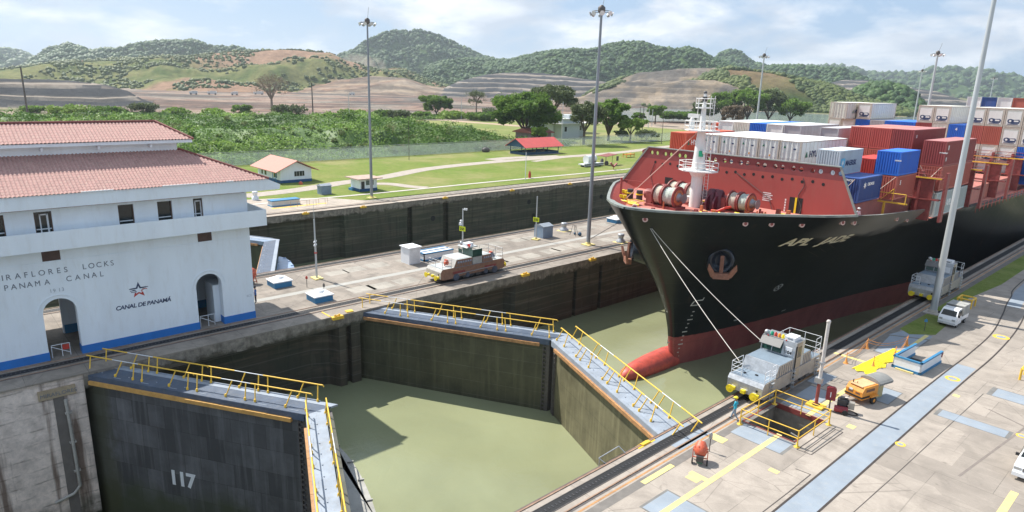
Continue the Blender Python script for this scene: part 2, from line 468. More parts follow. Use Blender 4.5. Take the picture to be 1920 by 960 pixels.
M['iron'] = mk('old_iron', (0.10, 0.09, 0.085), 0.55, var=0.3, scale=4, dirt=0.5)
M['galv'] = mk('galvanised', (0.44, 0.45, 0.46), 0.42, 0.55, var=0.10, scale=2)
M['pole'] = mk('mast_grey', (0.27, 0.29, 0.32), 0.45, 0.35, var=0.10, scale=1, vert=True)
M['palepole'] = mk('mast_pale', (0.52, 0.55, 0.56), 0.42, 0.3, var=0.07, scale=1, vert=True)
M['silver'] = mk('loco_silver', (0.44, 0.46, 0.48), 0.36, 0.5, var=0.14, scale=3, dirt=0.4, dcol=(0.25, 0.22, 0.18))
M['silverwarm'] = mk('loco_side', (0.44, 0.39, 0.33), 0.5, 0.2, var=0.12, scale=2.6, dirt=0.4, dcol=(0.25, 0.2, 0.16))
M['locodeck'] = mk('loco_deck_blue', (0.20, 0.255, 0.31), 0.55, 0.1, var=0.10, scale=2)
M['brown'] = mk('loco_brown', (0.30, 0.16, 0.10), 0.6, var=0.2, scale=3, dirt=0.5, dcol=(0.13, 0.08, 0.07))
M['locoslat'] = mk('loco_dark_slat', (0.18, 0.20, 0.24), 0.5, var=0.15, scale=3)
M['glass'] = mk('dark_glass', (0.015, 0.022, 0.022), 0.08, var=0.2)
M['gglass'] = mk('green_glass', (0.02, 0.07, 0.055), 0.08, var=0.3)
M['red'] = mk('red_paint', (0.50, 0.045, 0.03), 0.5, var=0.15, scale=3, dirt=0.25)
M['dkred'] = mk('dark_red_paint', (0.24, 0.02, 0.03), 0.45, var=0.12)
M['orange'] = mk('orange_paint', (0.68, 0.27, 0.035), 0.45, var=0.12, scale=2.5, dirt=0.2)
M['mixer'] = mk('mixer_red', (0.55, 0.10, 0.045), 0.5, var=0.2, scale=4, dirt=0.35, dcol=(0.4, 0.33, 0.28))
M['canvas'] = mk('grey_canvas', (0.22, 0.22, 0.21), 0.85, var=0.12, scale=2, bump=0.4)
M['rubber'] = mk('tyre_rubber', (0.02, 0.02, 0.02), 0.8, var=0.2)
M['tile'] = mk('clay_tile', (0.43, 0.25, 0.222), 0.85, var=0.14, scale=2.4, dirt=0.6, dcol=(0.56, 0.46, 0.36))
M['tiledark'] = mk('ridge_tile', (0.22, 0.07, 0.06), 0.75, var=0.2, scale=2)
M['redroof'] = mk('red_sheet_roof', (0.55, 0.09, 0.08), 0.6, var=0.08, scale=0.5)
M['whitecar'] = mk('white_car_paint', (0.80, 0.81, 0.82), 0.25, var=0.02, spec=0.6)
M['skin'] = mk('skin', (0.22, 0.11, 0.065), 0.6, var=0.08)
M['bark'] = mk('bark', (0.10, 0.075, 0.055), 0.9, var=0.3, scale=3)
M['barkpale'] = mk('pale_bark', (0.24, 0.19, 0.15), 0.9, var=0.25, scale=3)
M['wood'] = mk('weathered_wood', (0.10, 0.085, 0.075), 0.9, var=0.3, scale=2)
M['gravel'] = mk('gravel_path', (0.38, 0.33, 0.28), 0.95, var=0.15, scale=0.8, dirt=0.3, dcol=(0.25, 0.2, 0.16), bump=0.4)
M['pathc'] = mk('pale_path', (0.50, 0.46, 0.41), 0.9, var=0.10, scale=0.6, dirt=0.3, dcol=(0.3, 0.27, 0.22))
M['grass'] = m_grass('lawn')
M['grassr'] = m_grass('verge_grass', (0.13, 0.19, 0.035), (0.24, 0.27, 0.08), 3.0, 0.1)
M['rope'] = mk('hemp_rope', (0.50, 0.46, 0.38), 0.9, var=0.15, scale=5)
M['navyblue'] = mk('sign_navy', (0.03, 0.05, 0.12), 0.5, var=0.05)
M['lettergrey'] = mk('letter_grey', (0.16, 0.18, 0.21), 0.5, var=0.1)
M['signyellow'] = mk('sign_lime', (0.70, 0.78, 0.02), 0.5, var=0.04)
M['dust'] = mk('pale_fabric', (0.6, 0.6, 0.58), 0.8, var=0.05)

def text(name, s, size, mat, frame, parent=None, shear=0.0, depth=0.012, space=1.0, align='LEFT', bold=0.0, tagit=None, xs=1.0):
    """raised lettering as a mesh; frame maps (u right, v up, w out) to place"""
    cu = bpy.data.curves.new(name, 'FONT'); cu.body = s; cu.size = size; cu.shear = shear
    cu.extrude = depth; cu.space_character = space; cu.align_x = align; cu.offset = bold
    o = bpy.data.objects.new(name + '_curve', cu); sc.collection.objects.link(o)
    dg = bpy.context.evaluated_depsgraph_get(); dg.update()
    me = bpy.data.meshes.new_from_object(o.evaluated_get(dg))
    bpy.data.objects.remove(o)
    n = len(me.vertices); a = np.zeros(n * 3, np.float32); me.vertices.foreach_get('co', a); a = a.reshape(-1, 3)
    b_ = np.array([tuple(frame(float(p[0]) * xs, float(p[1]), float(p[2]))) for p in a], np.float32)
    me.vertices.foreach_set('co', b_.ravel()); me.materials.clear(); me.materials.append(mat); me.name = name; me.update()
    t = bpy.data.objects.new(name, me); sc.collection.objects.link(t)
    if parent is not None: t.parent = parent
    return t
def fr(origin, u, v, w):
    o = Vector(origin); u = Vector(u); v = Vector(v); w = Vector(w)
    return lambda a, b, c: o + u * a + v * b + w * c
# ================================================================== THE LOCKS
ZW = -7.6            # pool and upper water
XR, XN, XF, XB = -22.9, -57.0, -75.6, -107.6   # right wall, island near face, island far face, far bank wall
HB, HA = 8.2, 31.9   # hinge Y of the two gate pairs
MB_, MA_ = 18.6, 41.4
YEND = 430

def plan_slab(name, poly, z0, z1, mat, **k): 
    b = MB(); b.prism(poly, z0, z1); return b.build(name, mat, **k)

# island walls (plan outlines with gate recesses and stop-log slots)
near = [(XN, 7.6), (XN - 0.9, 7.6), (XN - 0.9, 9.6), (XN - 2.0, 10.4), (XN - 2.0, 27.0), (XN - 1.2, 28.6), (XN, 29.2), (XN, 29.9), (XN - 0.7, 29.9), (XN - 0.7, 30.5), (XN, 30.5),
        (XN, 31.5), (XN - 0.9, 31.5), (XN - 0.9, 33.6), (XN - 1.3, 34.2), (XN - 1.3, 52.0), (XN, 52.8), (XN, 63.2), (XN - 0.9, 63.2), (XN - 0.9, 63.8), (XN, 63.8),
        (XN, 68.4), (XN - 0.9, 68.4), (XN - 0.9, 69.0), (XN, 69.0), (XN, YEND)]
b = MB(); b.prism(near + [(XF, YEND), (XF, 7.6)], -20, -1.3)
o = tag(b.build('lock_wall', M['chamber']), 'algae-dark concrete wall of the central island between the two chambers', 'wall')
# coping course over it
cope = MB(); cope.prism([(XN, 7.6), (XN, YEND), (XF, YEND), (XF, 7.6)], -1.3, -0.12)
cope.build('coping', m_chamber('coping_stone', -1.0, (0.33, 0.29, 0.24)), o)
# lower end of the island: pale block courses
b = MB(); b.prism([(XN - 0.2, -40), (XN - 0.2, 7.6), (XF, 7.6), (XF, -40)], -24, -0.12)
o = tag(b.build('lock_wall', M['blocks']), 'pale block courses of the island wall streaked with rust, below the building', 'wall')
# a plaque and an old drain pipe on it
pl = MB(); pl.box(XN - 0.2, 4.6, -1.5, XN - 0.06, 7.0, -0.75, 0)
pq = pl.build('wall_plaque', mk('plaque_tan', (0.42, 0.33, 0.22), 0.8, dirt=0.3)); tag(pq, 'small tan plaque with worn letters near the top of the block wall', 'plaque')
text('lettering', 'MIRAFLORES', 0.42, M['lettergrey'], fr((XN - 0.055, 4.7, -1.32), (0, 1, 0), (0, 0, 1), (1, 0, 0)), pq)
pp = MB(); pp.path([(XN - 0.02, 6.25, -1.8), (XN + 0.02, 6.3, -4), (XN + 0.02, 6.35, -9.3), (XN + 0.02, 5.9, -9.8), (XN + 0.02, 4.6, -10.1)], 0.12, 8)
for z in (-3, -5.5, -8): pp.box(XN - 0.2, 6.1, z, XN + 0.1, 6.55, z + 0.12)
tag(pp.build('drain_pipe', mk('pipe_pale', (0.42, 0.40, 0.36), 0.7, dirt=0.4)), 'pale drain pipe running down the block wall and bending left', 'pipe')
b = MB(); b.box(XN - 0.19, 5.5, -12, XN - 0.14, 6.2, -1.4); b.build('pipe_chase', mk('chase', (0.17, 0.15, 0.135), 0.9, dirt=0.3), pq)

# near (right) wall
rw = [(XR, -40), (XR, 7.8), (XR + 1.0, 7.8), (XR + 1.0, 10), (XR + 1.8, 11), (XR + 1.8, 28), (XR, 29), (XR, 33.7), (XR + 1.0, 33.7), (XR + 1.0, 36.8), (XR + 1.8, 38), (XR + 1.8, 52), (XR, 53), (XR, YEND), (-20.6, YEND), (-20.6, -40)]
b = MB(); b.prism(rw, -20, -0.9)
o = tag(b.build('lock_wall', M['chamber']), 'concrete wall of the near chamber under the right-hand mule track', 'wall')
b = MB(); b.prism([(XR, -40), (XR, 33.4), (XR + 0.6, 33.4), (XR + 0.6, 35.6), (XR, 36.8), (XR, YEND), (-20.6, YEND), (-20.6, -40)], -0.9, -0.12)
b.build('coping', m_chamber('coping_stone_r', -1.0, (0.33, 0.28, 0.23)), o)
# far bank wall
fw = [(XB, -60), (XB, 38), (XB - 1.0, 38.6), (XB - 1.0, 56.5), (XB, 57), (XB, 70.5), (XB - 0.9, 70.5), (XB - 0.9, 71.6), (XB, 71.6), (XB, 79.0), (XB - 0.9, 79.0), (XB - 0.9, 80.4), (XB, 80.4),
      (XB, YEND), (XB - 6, YEND), (XB - 6, -60)]
b = MB(); b.prism(fw, -20, -1.2)
o = tag(b.build('lock_wall', M['chamber_far']), 'long dark green-stained wall of the far chamber below the lawn', 'wall')
b = MB(); b.prism([(XB, -60), (XB, YEND), (XB - 6, YEND), (XB - 6, -60)], -1.2, -0.12)
b.build('coping', m_chamber('coping_stone_f', -1.05, (0.34, 0.30, 0.25)), o)
holes = MB()
for y, z in ((76.5, -4.0), (103, -3.2), (104.5, -6.5), (128, -4.2), (132, -8), (146, -4.2), (171, -4)):
    holes.lathe((XB + 0.004, y, z), [(0.55, 0.0), (0.55, 0.02)], 14, axis='X')
holes.box(XB, 70.4, -9, XB + 0.02, 70.5, -3)
holes.build('drain_hole', M['black'], o)

# deck surfaces
def sheet(name, pts, z, mat, kind='structure', label=None, th=0.12):
    b = MB(); b.prism(pts, z - th, z); o = b.build(name, mat); o['kind'] = kind
    if label: o['label'] = label
    return o
sheet('quay_pavement', [(XR, -40), (60, -40), (60, 37.7), (-16.75, 37.7 + 3.1), (-20.5, 42.0), (XR, 42.0)][:0] or [(XR, -40), (80, -40), (80, 40.9), (XR, 40.9)], 0, M['deck'])
sheet('quay_pavement', [(XR, 40.9), (-20.2, 40.9), (-20.2, 45.6), (XR, 45.6)], 0, M['deck'])
sheet('quay_pavement', [(-16.6, 40.9), (80, 40.9), (80, 45.6), (-16.6, 45.6)], 0, M['deck'])
sheet('quay_pavement', [(XR, 45.6), (80, 45.6), (80, YEND), (XR, YEND)], 0, M['deck'])
sheet('island_pavement', [(XN, -40), (XN, YEND), (XF, YEND), (XF, -40)], 0, M['deck2'])

# water
wm = m_water('lock_water', (0.25, 0.265, 0.152), 0.05, 0.22)
def water(name, pts, z, m):
    b = MB(); b.poly([(x, y, z) for x, y in pts]); o = b.build(name, m); o['kind'] = 'structure'; return o
water('water', [(XN - 3, HB + 0.2), (-40.6, MB_ + 0.4), (XR + 3, 10.3), (XR + 3, YEND), (XN - 3, YEND)], ZW, wm)
water('lower_water', [(XN - 3, -60), (XR + 3, -60), (XR + 3, 11.2), (-40.6, MB_ + 1.0), (XN - 3, HB + 1.6)], -18.5, m_water('lower_water', (0.10, 0.12, 0.06), 0.2, 0.3))
water('far_chamber_water', [(XB - 2, -60), (XF + 2, -60), (XF + 2, YEND), (XB - 2, YEND)], -9.2, m_water('far_water', (0.16, 0.18, 0.10), 0.10, 0.15))

# ------------------------------------------------------------------ tracks and marks on the decks
def strip(x0, y0, x1, y1, z, mat, name='track', th=0.02):
    b = MB(); b.box(x0, y0, z - th, x1, y1, z); o = b.build(name, mat); o['kind'] = 'structure'; return o
def track(xc, side, y0, y1, gap=None):
    """tow-track: two rails with a cog rack between and a dark conductor slot on the land side"""
    mb = MB()
    mb.box(xc - 0.86, y0, 0.0, xc - 0.78, y1, 0.05, 0); mb.box(xc + 0.78, y0, 0.0, xc + 0.86, y1, 0.05, 0)
    mb.box(xc - 0.34, y0, 0.0, xc + 0.34, y1, 0.012, 1)
    mb.box(xc - 0.38, y0, 0.0, xc - 0.34, y1, 0.03, 2); mb.box(xc + 0.34, y0, 0.0, xc + 0.38, y1, 0.03, 2)
    mb.box(xc - 1.02, y0, 0, xc - 0.862, y1, 0.008, 2); mb.box(xc + 0.862, y0, 0, xc + 1.02, y1, 0.008, 2)
    o = mb.build('tow_track', [M['rail'], M['black'], M['iron']]); o['kind'] = 'structure'
    y = max(y0, -5)
    tm = MB()
    while y < 75:
        tm.box(xc - 0.09, y, 0.012, xc + 0.09, y + 0.09, 0.035); y += 0.28
    t = tm.build('rack_teeth', M['darkiron']); t['kind'] = 'structure'
track(-21.95, 1, -40, YEND)
track(-60.0, 1, -40, YEND)
track(-72.9 - 2.0, 1, -40, YEND)
strip(-109.8, -60, -109.4, YEND, 0.05, M['black']); strip(-110.6, -60, -110.5, YEND, 0.06, M['rail']); strip(-109.15, -60, -109.05, YEND, 0.06, M['rail'])
strip(XR, 20, XR + 0.10, YEND, 0.035, mk('edge_iron', (0.16, 0.10, 0.075), 0.6, var=0.3, dirt=0.4), th=0.05)
strip(-20.75, -40, -20.62, YEND, 0.006, M['rust']); strip(-20.5, -40, -19.9, YEND, 0.004, mk('asphalt_band', (0.17, 0.155, 0.14), 0.9, var=0.2))
strip(-66.6, 22, -65.7, YEND, 0.005, mk('pale_band', (0.36, 0.35, 0.32), 0.85, var=0.1, scale=0.5, dirt=0.4, dcol=(0.3, 0.27, 0.24)), 'pale_strip')
# tan crazed paving slabs on the island
b = MB()
for i in range(30):
    y = 33 + i * 3.3 + (0.9 if i % 3 == 0 else 0); x0 = -64.4 + 0.25 * math.sin(i)
    if i % 7 == 5: continue
    b.box(x0, y, 0.0, x0 + 2.2, y + 2.8, 0.004)
    b.box(-71.9 + 0.3 * math.cos(i * 2), y + 1, 0.0, -69.9, y + 3.6, 0.0045)
o = b.build('paving_patch', m_concrete('patch_concrete', (0.34, 0.31, 0.265), (2.6, 2.6), 0.5)); o['kind'] = 'structure'
# right apron: blue steel road, grooves, curve
PLT = M['plate']
strip(-13.72, -40, -12.2, 65.3, 0.005, PLT, 'blue_strip')
def ribbon(name, pts, w, z, mat):
    b = MB()
    for (x0, y0), (x1, y1) in zip(pts[:-1], pts[1:]): b.beam((x0, y0, z - 0.01), (x1, y1, z - 0.01), w, 0.02)
    o = b.build(name, mat); o['kind'] = 'structure'; return o
def smooth(pts, n=10):
    out_ = []
    P_ = [pts[0]] + pts + [pts[-1]]
    for i in range(1, len(P_) - 2):
        p0, p1, p2, p3 = [np.array(q, float) for q in P_[i-1:i+3]]
        for k in range(n):
            t = k / n
            out_.append(tuple(0.5 * ((2*p1) + (-p0+p2)*t + (2*p0-5*p1+4*p2-p3)*t*t + (-p0+3*p1-3*p2+p3)*t**3)))
    out_.append(tuple(map(float, pts[-1]))); return out_
slotm = mk('slot_rust', (0.045, 0.035, 0.03), 0.7, var=0.3)
ribbon('groove', smooth([(-13.78, -40), (-13.78, 40), (-13.72, 60), (-13.6, 69), (-13.75, 77), (-14.6, 85), (-15.6, 93), (-16.6, 110), (-16.8, 200)]), 0.13, 0.010, slotm)
ribbon('groove', smooth([(-12.14, -40), (-12.14, 40), (-12.1, 60), (-12.0, 70), (-12.3, 79), (-13.0, 87), (-13.9, 95), (-14.9, 110), (-15.1, 200)]), 0.13, 0.010, slotm)
ribbon('blue_strip', [(-14.5, 89), (-15.35, 97), (-15.7, 112), (-15.9, 130)], 1.3, 0.005, PLT)
LN = M['line']
b = MB()
b.box(-17.85, 27, 0, -17.5, 41.2, 0.009); b.box(-17.85, 45.4, 0, -17.5, 55.5, 0.009); b.box(-17.85, 58.5, 0, -17.5, 71.0, 0.009)
b.box(-21.25 + 0.95, 29.3, 0, -19.95, 32.3, 0.013)
for p_, w_, h_ in ((G(1303, 895), 0.8, 0.9), (G(1310, 893), 1.2, 0.4), (G(1346, 822), 1.1, 0.75), (G(1451, 883), 0.6, 0.4), (G(1596, 800), 0.5, 0.6), (G(1793, 742), 0.45, 0.45)):
    b.box(p_.x - w_/2, p_.y - h_/2, 0, p_.x + w_/2, p_.y + h_/2, 0.008 + 0.003 * w_)
q1, q2 = G(1563, 661), G(1628, 681)
b.box(q1.x, q1.y - 0.2, 0, q2.x, q1.y + 0.2, 0.008)
gq = G(1898, 930); b.box(gq.x - 0.2, 30, 0, gq.x + 0.2, gq.y + 0.6, 0.008)
b.build('yellow_marking', LN)['kind'] = 'structure'
for px, py, r_ in ((1786, 710, 0.55), (1877, 632, 0.7), (1688, 833, 0.32), (1915, 817, 0.32)):
    g = G(px, py); b = MB(); b.lathe((g.x, g.y, 0), [(r_, 0.0), (r_, 0.012)], 20); b.lathe((g.x, g.y, 0.012), [(r_ * 0.6, 0.0), (r_ * 0.6, 0.006)], 16, 1)
    b.build('manhole_cover', [M['yellow'], PLT])['kind'] = 'structure'
def plate(pts, z=0.006, frame_=True, name='blue_plate'):
    b = MB(); c = np.mean(np.array(pts), 0)
    if frame_: b.prism([tuple(c + (np.array(p) - c) * np.array([1.12, 1.09])) for p in pts], 0, z * 0.6, 1)
    b.prism(pts, 0, z, 0); b.build(name, [PLT, mk('plate_seam', (0.17, 0.165, 0.155), 0.9, var=0.2)])['kind'] = 'structure'
plate([(-20.0, 38.85), (-16.5, 38.85), (-16.5, 40.7), (-20.0, 40.7)])
plate([(-19.9, 45.9), (-16.9, 45.9), (-16.9, 47.0), (-19.9, 47.0)]); plate([(-19.8, 47.9), (-18.0, 47.9), (-18.0, 50.6), (-19.8, 50.6)])
plate([(-11.6, 53.0), (-7.5, 53.0), (-7.5, 54.3), (-11.6, 54.3)]); plate([(-9.9, 60.2), (-4, 60.2), (-4, 62.1), (-9.9, 62.1)])
plate([(-15.9, 52.0), (-14.6, 52.0), (-14.6, 54.9), (-15.9, 54.9)]); plate([(-19.4, 62.6), (-17.2, 62.6), (-17.2, 69.6), (-20.0, 68)]); 
plate([(-20.2, 68.2), (-17.2, 70.0), (-17.2, 71.0), (-19.4, 71.6)], frame_=False); plate([(-18.7, 27.4), (-16.2, 27.4), (-16.2, 29.8), (-18.7, 29.8)])
plate([(-20.4, 51.2), (-19.2, 51.2), (-19.2, 54), (-20.4, 54)])
strip(-22.8, 33.6, -22.25, 37.6, 0.004, PLT, 'blue_plate'); strip(-21.6, 34.2, -20.8, 37.6, 0.008, PLT, 'blue_plate')
# groove frame beside the pit and long joints
gm = mk('joint_dark', (0.07, 0.06, 0.055), 0.9)
ribbon('groove', [(-16.0, 40.2), (-15.1, 40.3), (-15.0, 44.9), (-15.9, 44.9), (-16.0, 40.2)], 0.07, 0.008, gm)
ribbon('groove', [(-15.55, 40.25), (-15.5, 44.9)], 0.05, 0.008, gm)
ribbon('groove', [(-15.0, 37.9), (-14.1, 38.0), (-14.1, 35.2), (-14.15, 31.5)], 0.06, 0.007, gm)
ribbon('groove', [(-11.0, 30), (-10.7, 42), (-10.4, 60)], 0.05, 0.006, gm)
ribbon('groove', [(-8.1, 45), (-6.9, 56), (-9.4, 57.2)], 0.14, 0.006, mk('tar_seam', (0.2, 0.17, 0.15), 0.9))
# verge of grass by the right track
gb = [(-20.1, 70.9), (-18.9, 69.9), (-17.2, 71.8), (-17.4, 76), (-18.9, 78.5), (-19.0, 84), (-18.6, 90), (-17.8, 99), (-17.8, 200), (-19.9, 200), (-19.9, 80)]
sheet('grass_verge', gb, 0.014, M['grassr'], th=0.014)
strip(-15.0, 104, -8, 300, 0.012, M['grassr'], 'grass_verge')

# the open pit with its pipes
pit = MB()
pit.box(-20.4, 40.8, -3.2, -16.4, 45.8, -2.3)
for a in ((-20.45, 40.8, -20.2, 45.8), (-16.6, 40.8, -16.35, 45.8), (-20.45, 40.65, -16.35, 40.9), (-20.45, 45.6, -16.35, 45.85)): pit.box(a[0], a[1], -3.2, a[2], a[3], -0.13)
p0 = tag(pit.build('service_pit', mk('pit_concrete', (0.22, 0.20, 0.17), 0.9, var=0.3)), 'open rectangular service pit with machinery inside the yellow railing', 'pit')
b = MB()
for a in ((-20.3, 40.9, -20.2, 45.6), (-16.6, 40.9, -16.5, 45.6), (-20.3, 40.9, -16.5, 41.0), (-20.3, 45.5, -16.5, 45.6)): b.box(a[0], a[1], -0.35, a[2], a[3], 0.03)
b.build('pit_frame', mk('oxide_red', (0.20, 0.04, 0.035), 0.7, var=0.2), p0)
b = MB()
b.box(-18.9, 41.2, -2.6, -18.2, 42.2, -0.9, 0)
b.tube((-20, 42, -1.4), (-16.8, 41.3, -1.4), 0.28, n=12, m=1); b.tube((-19.9, 44.2, -1.9), (-16.8, 43.9, -1.9), 0.16, m=1)
for i in range(6): b.tube((-20 + 0.22*i, 41.6, -1.9), (-20 + 0.22*i, 41.9, -0.7), 0.06, m=2)
b.box(-18, 44.2, -3, -16.9, 45.2, -1.8, 1); b.beam((-17.9, 43.5, -0.8), (-16.9, 43.2, -0.8), 0.06, m=1)
b.build('machinery', [mk('pit_pink', (0.5, 0.25, 0.2), 0.7, dirt=0.3), mk('pit_grey', (0.32, 0.32, 0.30), 0.6, dirt=0.4), M['darkiron']], p0)
def railing(name, label, corners, h=1.1, posts=None, mat=M['yellow'], base=True, r=0.035, group=None):
    t = empty(name, (corners[0][0], corners[0][1], 0), label, 'railing', group=group)
    off = Vector((-corners[0][0], -corners[0][1], 0))
    n = len(corners)
    rr = MB()
    for i in range(n):
        a = Vector((*corners[i], 0)) + off; c = Vector((*corners[(i+1) % n], 0)) + off
        for z in (h, h * 0.52): rr.tube(a + Vector((0, 0, z)), c + Vector((0, 0, z)), r, n=6)
        L = (c - a).length; k = max(1, round(L / 2.2))
        for j in range(1, k):
            q = a.lerp(c, j / k); m_ = MB(); m_.tube(q, q + Vector((0, 0, h)), r, n=6); m_.build('post', mat, t)
        m_ = MB(); m_.tube(a, a + Vector((0, 0, h + 0.04)), r * 1.3, n=8)
        if base: m_.lathe(a, [(0.20, 0), (0.20, 0.03), (0.08, 0.06), (0.06, 0.3)], 10)
        m_.build('post', mat, t)
    rr.build('handrail', mat, t); return t
railing('pit_railing', 'yellow tubular railing around the open service pit', [(-20.15, 40.35), (-16.15, 40.5), (-16.1, 45.2), (-20.1, 45.2)], 1.15)

# ------------------------------------------------------------------ mitre gates
def gate(label, hinge, mitre, face, bulge=False, wd=2.35, zt=-0.25, zb=-19.0, digits=None, flip=1, trim='rust', rails=True, short=False, walk='walkdark', group='mitre gate leaves of the near chamber'):
    """one leaf; local x from the wall to the mitre, local y upstream, z up"""
    hx, hy = hinge; mx_, my_ = mitre
    L = math.hypot(mx_ - hx, my_ - hy)
    ux = Vector((mx_ - hx, my_ - hy, 0)) / L
    s = flip            # keeps +y pointing upstream
    t = empty('lock_gate', (hx, hy, 0), label, 'lock gate', math.atan2(ux.y, ux.x) if s > 0 else math.atan2(-ux.y, -ux.x), group)
    X = lambda x: x * s
    b = MB(); b.box(X(-1.2), 0.55, zb, X(L - 0.35), 2.1, zt - 0.12); b.build('leaf_body', face, t)
    e = MB(); e.prism([(X(L - 0.35), 0.5), (X(L + 0.0), 0.5), (X(L + 0.9), 2.1), (X(L - 0.35), 2.1)], zb, zt - 0.3)
    z = zt - 0.8
    while z > -13:
        e.box(X(L - 0.62), 0.40, z, X(L - 0.33), 0.56, z + 0.12); z -= 0.42
    e.box(X(L - 0.65), 0.42, zb, X(L - 0.58), 0.56, zt - 0.3)
    e.build('mitre_post', M['iron'], t)
    w = MB(); tn = abs(ux.y / ux.x); q1_ = wd * (0.8 if walk == 'walkdark' else 0.62); w.prism([(X(-1.0), 0.3), (X(L + 0.3 * tn), 0.3), (X(L + q1_ * tn), q1_), (X(-1.0), q1_)], zt - 0.12, zt, 0); w.prism([(X(-1.0), q1_), (X(L + q1_ * tn), q1_), (X(L + wd * tn), wd), (X(-1.0), wd)], zt - 0.12, zt + 0.02, 1)
    w.box(X(-1.0), 0.28, zt - 0.55, X(L), 0.42, zt - 0.02, 0)
    w.box(X(-1.0), wd * 0.97, zt, X(L + 0.05), wd * 1.0, zt + 0.10, 1)
    for i in range(int(L / 1.3)):
        x = 0.8 + i * 1.3; w.lathe((X(x), 0.95, zt), [(0.05, 0), (0.05, 0.05)], 8, 1)
        if i % 2: w.box(X(x + 0.2), 0.55, zt, X(x + 0.9), 0.6, zt + 0.02, 1)
    w.build('walkway', [M[walk], M['walklight']], t)
    f = MB(); x = 0.25; i = 0
    while x < L - 1.3:
        x1 = min(x + 2.0, L - 0.9); f.box(X(x), 0.10, zt - 0.72, X(x1 - 0.02), 0.34, zt - 0.42 + 0.01 * (i % 2)); x = x1; i += 1
    f.build('fender_trim', M['rust'] if trim == 'rust' else M['orangebeam'], t)
    if bulge:
        n = 16; pts = [(X(1.0 + (L - 0.5) * i / n), wd - 0.1 + 2.3 * math.sin(math.pi * min(1, 0.10 + 0.9 * i / n)) ** 0.55 ) for i in range(n + 1)]
        g = MB(); g.prism([(X(1.0), 2.1)] + pts + [(X(L + 0.2), 2.1)], -19, -2.6)
        for i in range(1, n, 2): g.box(pts[i][0] - 0.06, pts[i][1] - 0.35, -2.6, pts[i][0] + 0.06, pts[i][1] + 0.05, -2.5)
        g.build('upstream_skin', mk('skin_sky_tint', (0.30, 0.40, 0.55), 0.3, 0.3, var=0.3, scale=0.35) if hy > 20 else mk('skin_plate', (0.33, 0.32, 0.29), 0.5, 0.2, var=0.18, scale=0.9, dirt=0.5, dcol=(0.2, 0.19, 0.17)), t)  # far leaf: the sky's reflection is put into the blue skin colour
    if rails:
        for row, (yb, yt) in enumerate(((0.32 * wd, 0.53 * wd), (0.96 * wd, 1.16 * wd)) if wd > 2 else ((0.4, 0.32), (wd, wd + 0.1))):
            n = 8; st = (L - 0.1) / n
            hr = MB()
            zr = zt + 1.12
            seg = [-0.9 + (st + 0.13) * k for k in range(n + 1)]
            for k in range(n):
                a, c = seg[k], seg[k + 1]
                if k % 4 == 1:
                    hr.build('handrail', M['yellow'], t); hr = MB()
                    ch = MB(); ch.tube((X(a), yt, zr), (X(c), yt, zr), 0.034, n=5); ch.build('chain_span', M['white'], t)
                else: hr.tube((X(a), yt, zr), (X(c), yt, zr), 0.050, n=6)
                if k % 4 == 3: hr.tube((X(c), yt, zr), (X(c + 0.1), yt, zr - 0.12), 0.04, n=6)
            hr.build('handrail', M['yellow'], t)
            for k in range(n):
                for q_, lean in ((0.28, -0.28), (0.98, 0.22)):
                    if q_ > 0.9 and k % 2 == 0: continue
                    xx = seg[k] + st * q_
                    if k % 2: lean = -lean
                    p = MB(); p.tube((X(xx), yb, zt), (X(xx + lean), yt, zr), 0.045, n=6)
                    p.lathe((X(xx), yb, zt), [(0.085, 0), (0.085, 0.18), (0.05, 0.22)], 8)
                    p.build('post', M['yellow'], t)
    if digits:
        text('gate_number', digits, 1.7, M['white'], fr((0, 0.535, 0), (1, 0, 0), (0, 0, 1), (0, -1, 0)) if False else fr((digits_at[0], 0.53, digits_at[1]), (1, 0, 0), (0, 0, 1), (0, -1, 0)), t, bold=0.06, depth=0.01, space=0.95)
    return t
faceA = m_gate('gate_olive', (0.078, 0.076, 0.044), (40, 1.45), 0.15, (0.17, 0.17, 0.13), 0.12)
faceAR = m_gate('gate_olive_painted_sun', (0.16, 0.145, 0.085), (40, 1.9), 0.12, (0.07, 0.07, 0.05), 0.08)  # same olive steel, with sunlight put into the paler colour
faceB = m_gate('gate_grey_plates', (0.10, 0.10, 0.105), (1.5, 1.9), 1.0, (0.03, 0.03, 0.028), 0.15, 0.8)
digits_at = (6.6, -8.5)
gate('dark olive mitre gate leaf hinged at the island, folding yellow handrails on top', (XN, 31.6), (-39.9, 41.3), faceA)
gate('olive mitre gate leaf, colour made paler as sunlit, running to the right-hand wall below the mule', (XR, 34.7), (-39.9, 41.3), faceAR, flip=-1, walk='walklight')
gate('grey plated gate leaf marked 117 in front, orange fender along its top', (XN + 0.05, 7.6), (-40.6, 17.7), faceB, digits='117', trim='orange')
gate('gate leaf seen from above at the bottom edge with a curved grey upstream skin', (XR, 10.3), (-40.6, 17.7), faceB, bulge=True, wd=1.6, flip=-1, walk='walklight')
farface = m_gate('gate_far_green', (0.05, 0.062, 0.036), (40, 3), 0.1, (0.08, 0.08, 0.06), 0.1)
gate('far chamber gate leaf of green plate crossing behind the white building', (XB, 27.4), (-92.0, 35.7), farface, rails=False, group='mitre gate leaves of the far chamber', walk='steelblue')
gate('far chamber gate leaf with curved skin coloured blue as sky reflection, reaching the island', (XF, 28.0), (-92.0, 35.7), farface, bulge=True, flip=-1, rails=False, group='mitre gate leaves of the far chamber', walk='walkdark')
# sloped steel strut with black tyre fender beyond gate A, and hose
b = MB(); b.path([(-23.2, 36.2, -1.1), (-23.9, 38.0, -1.0), (-23.2, 41.0, -1.2)], 0.14, 8)
tag(b.build('fender_hose', M['rubber']), 'black hose lying across the gap behind the right gate leaf', 'hose')
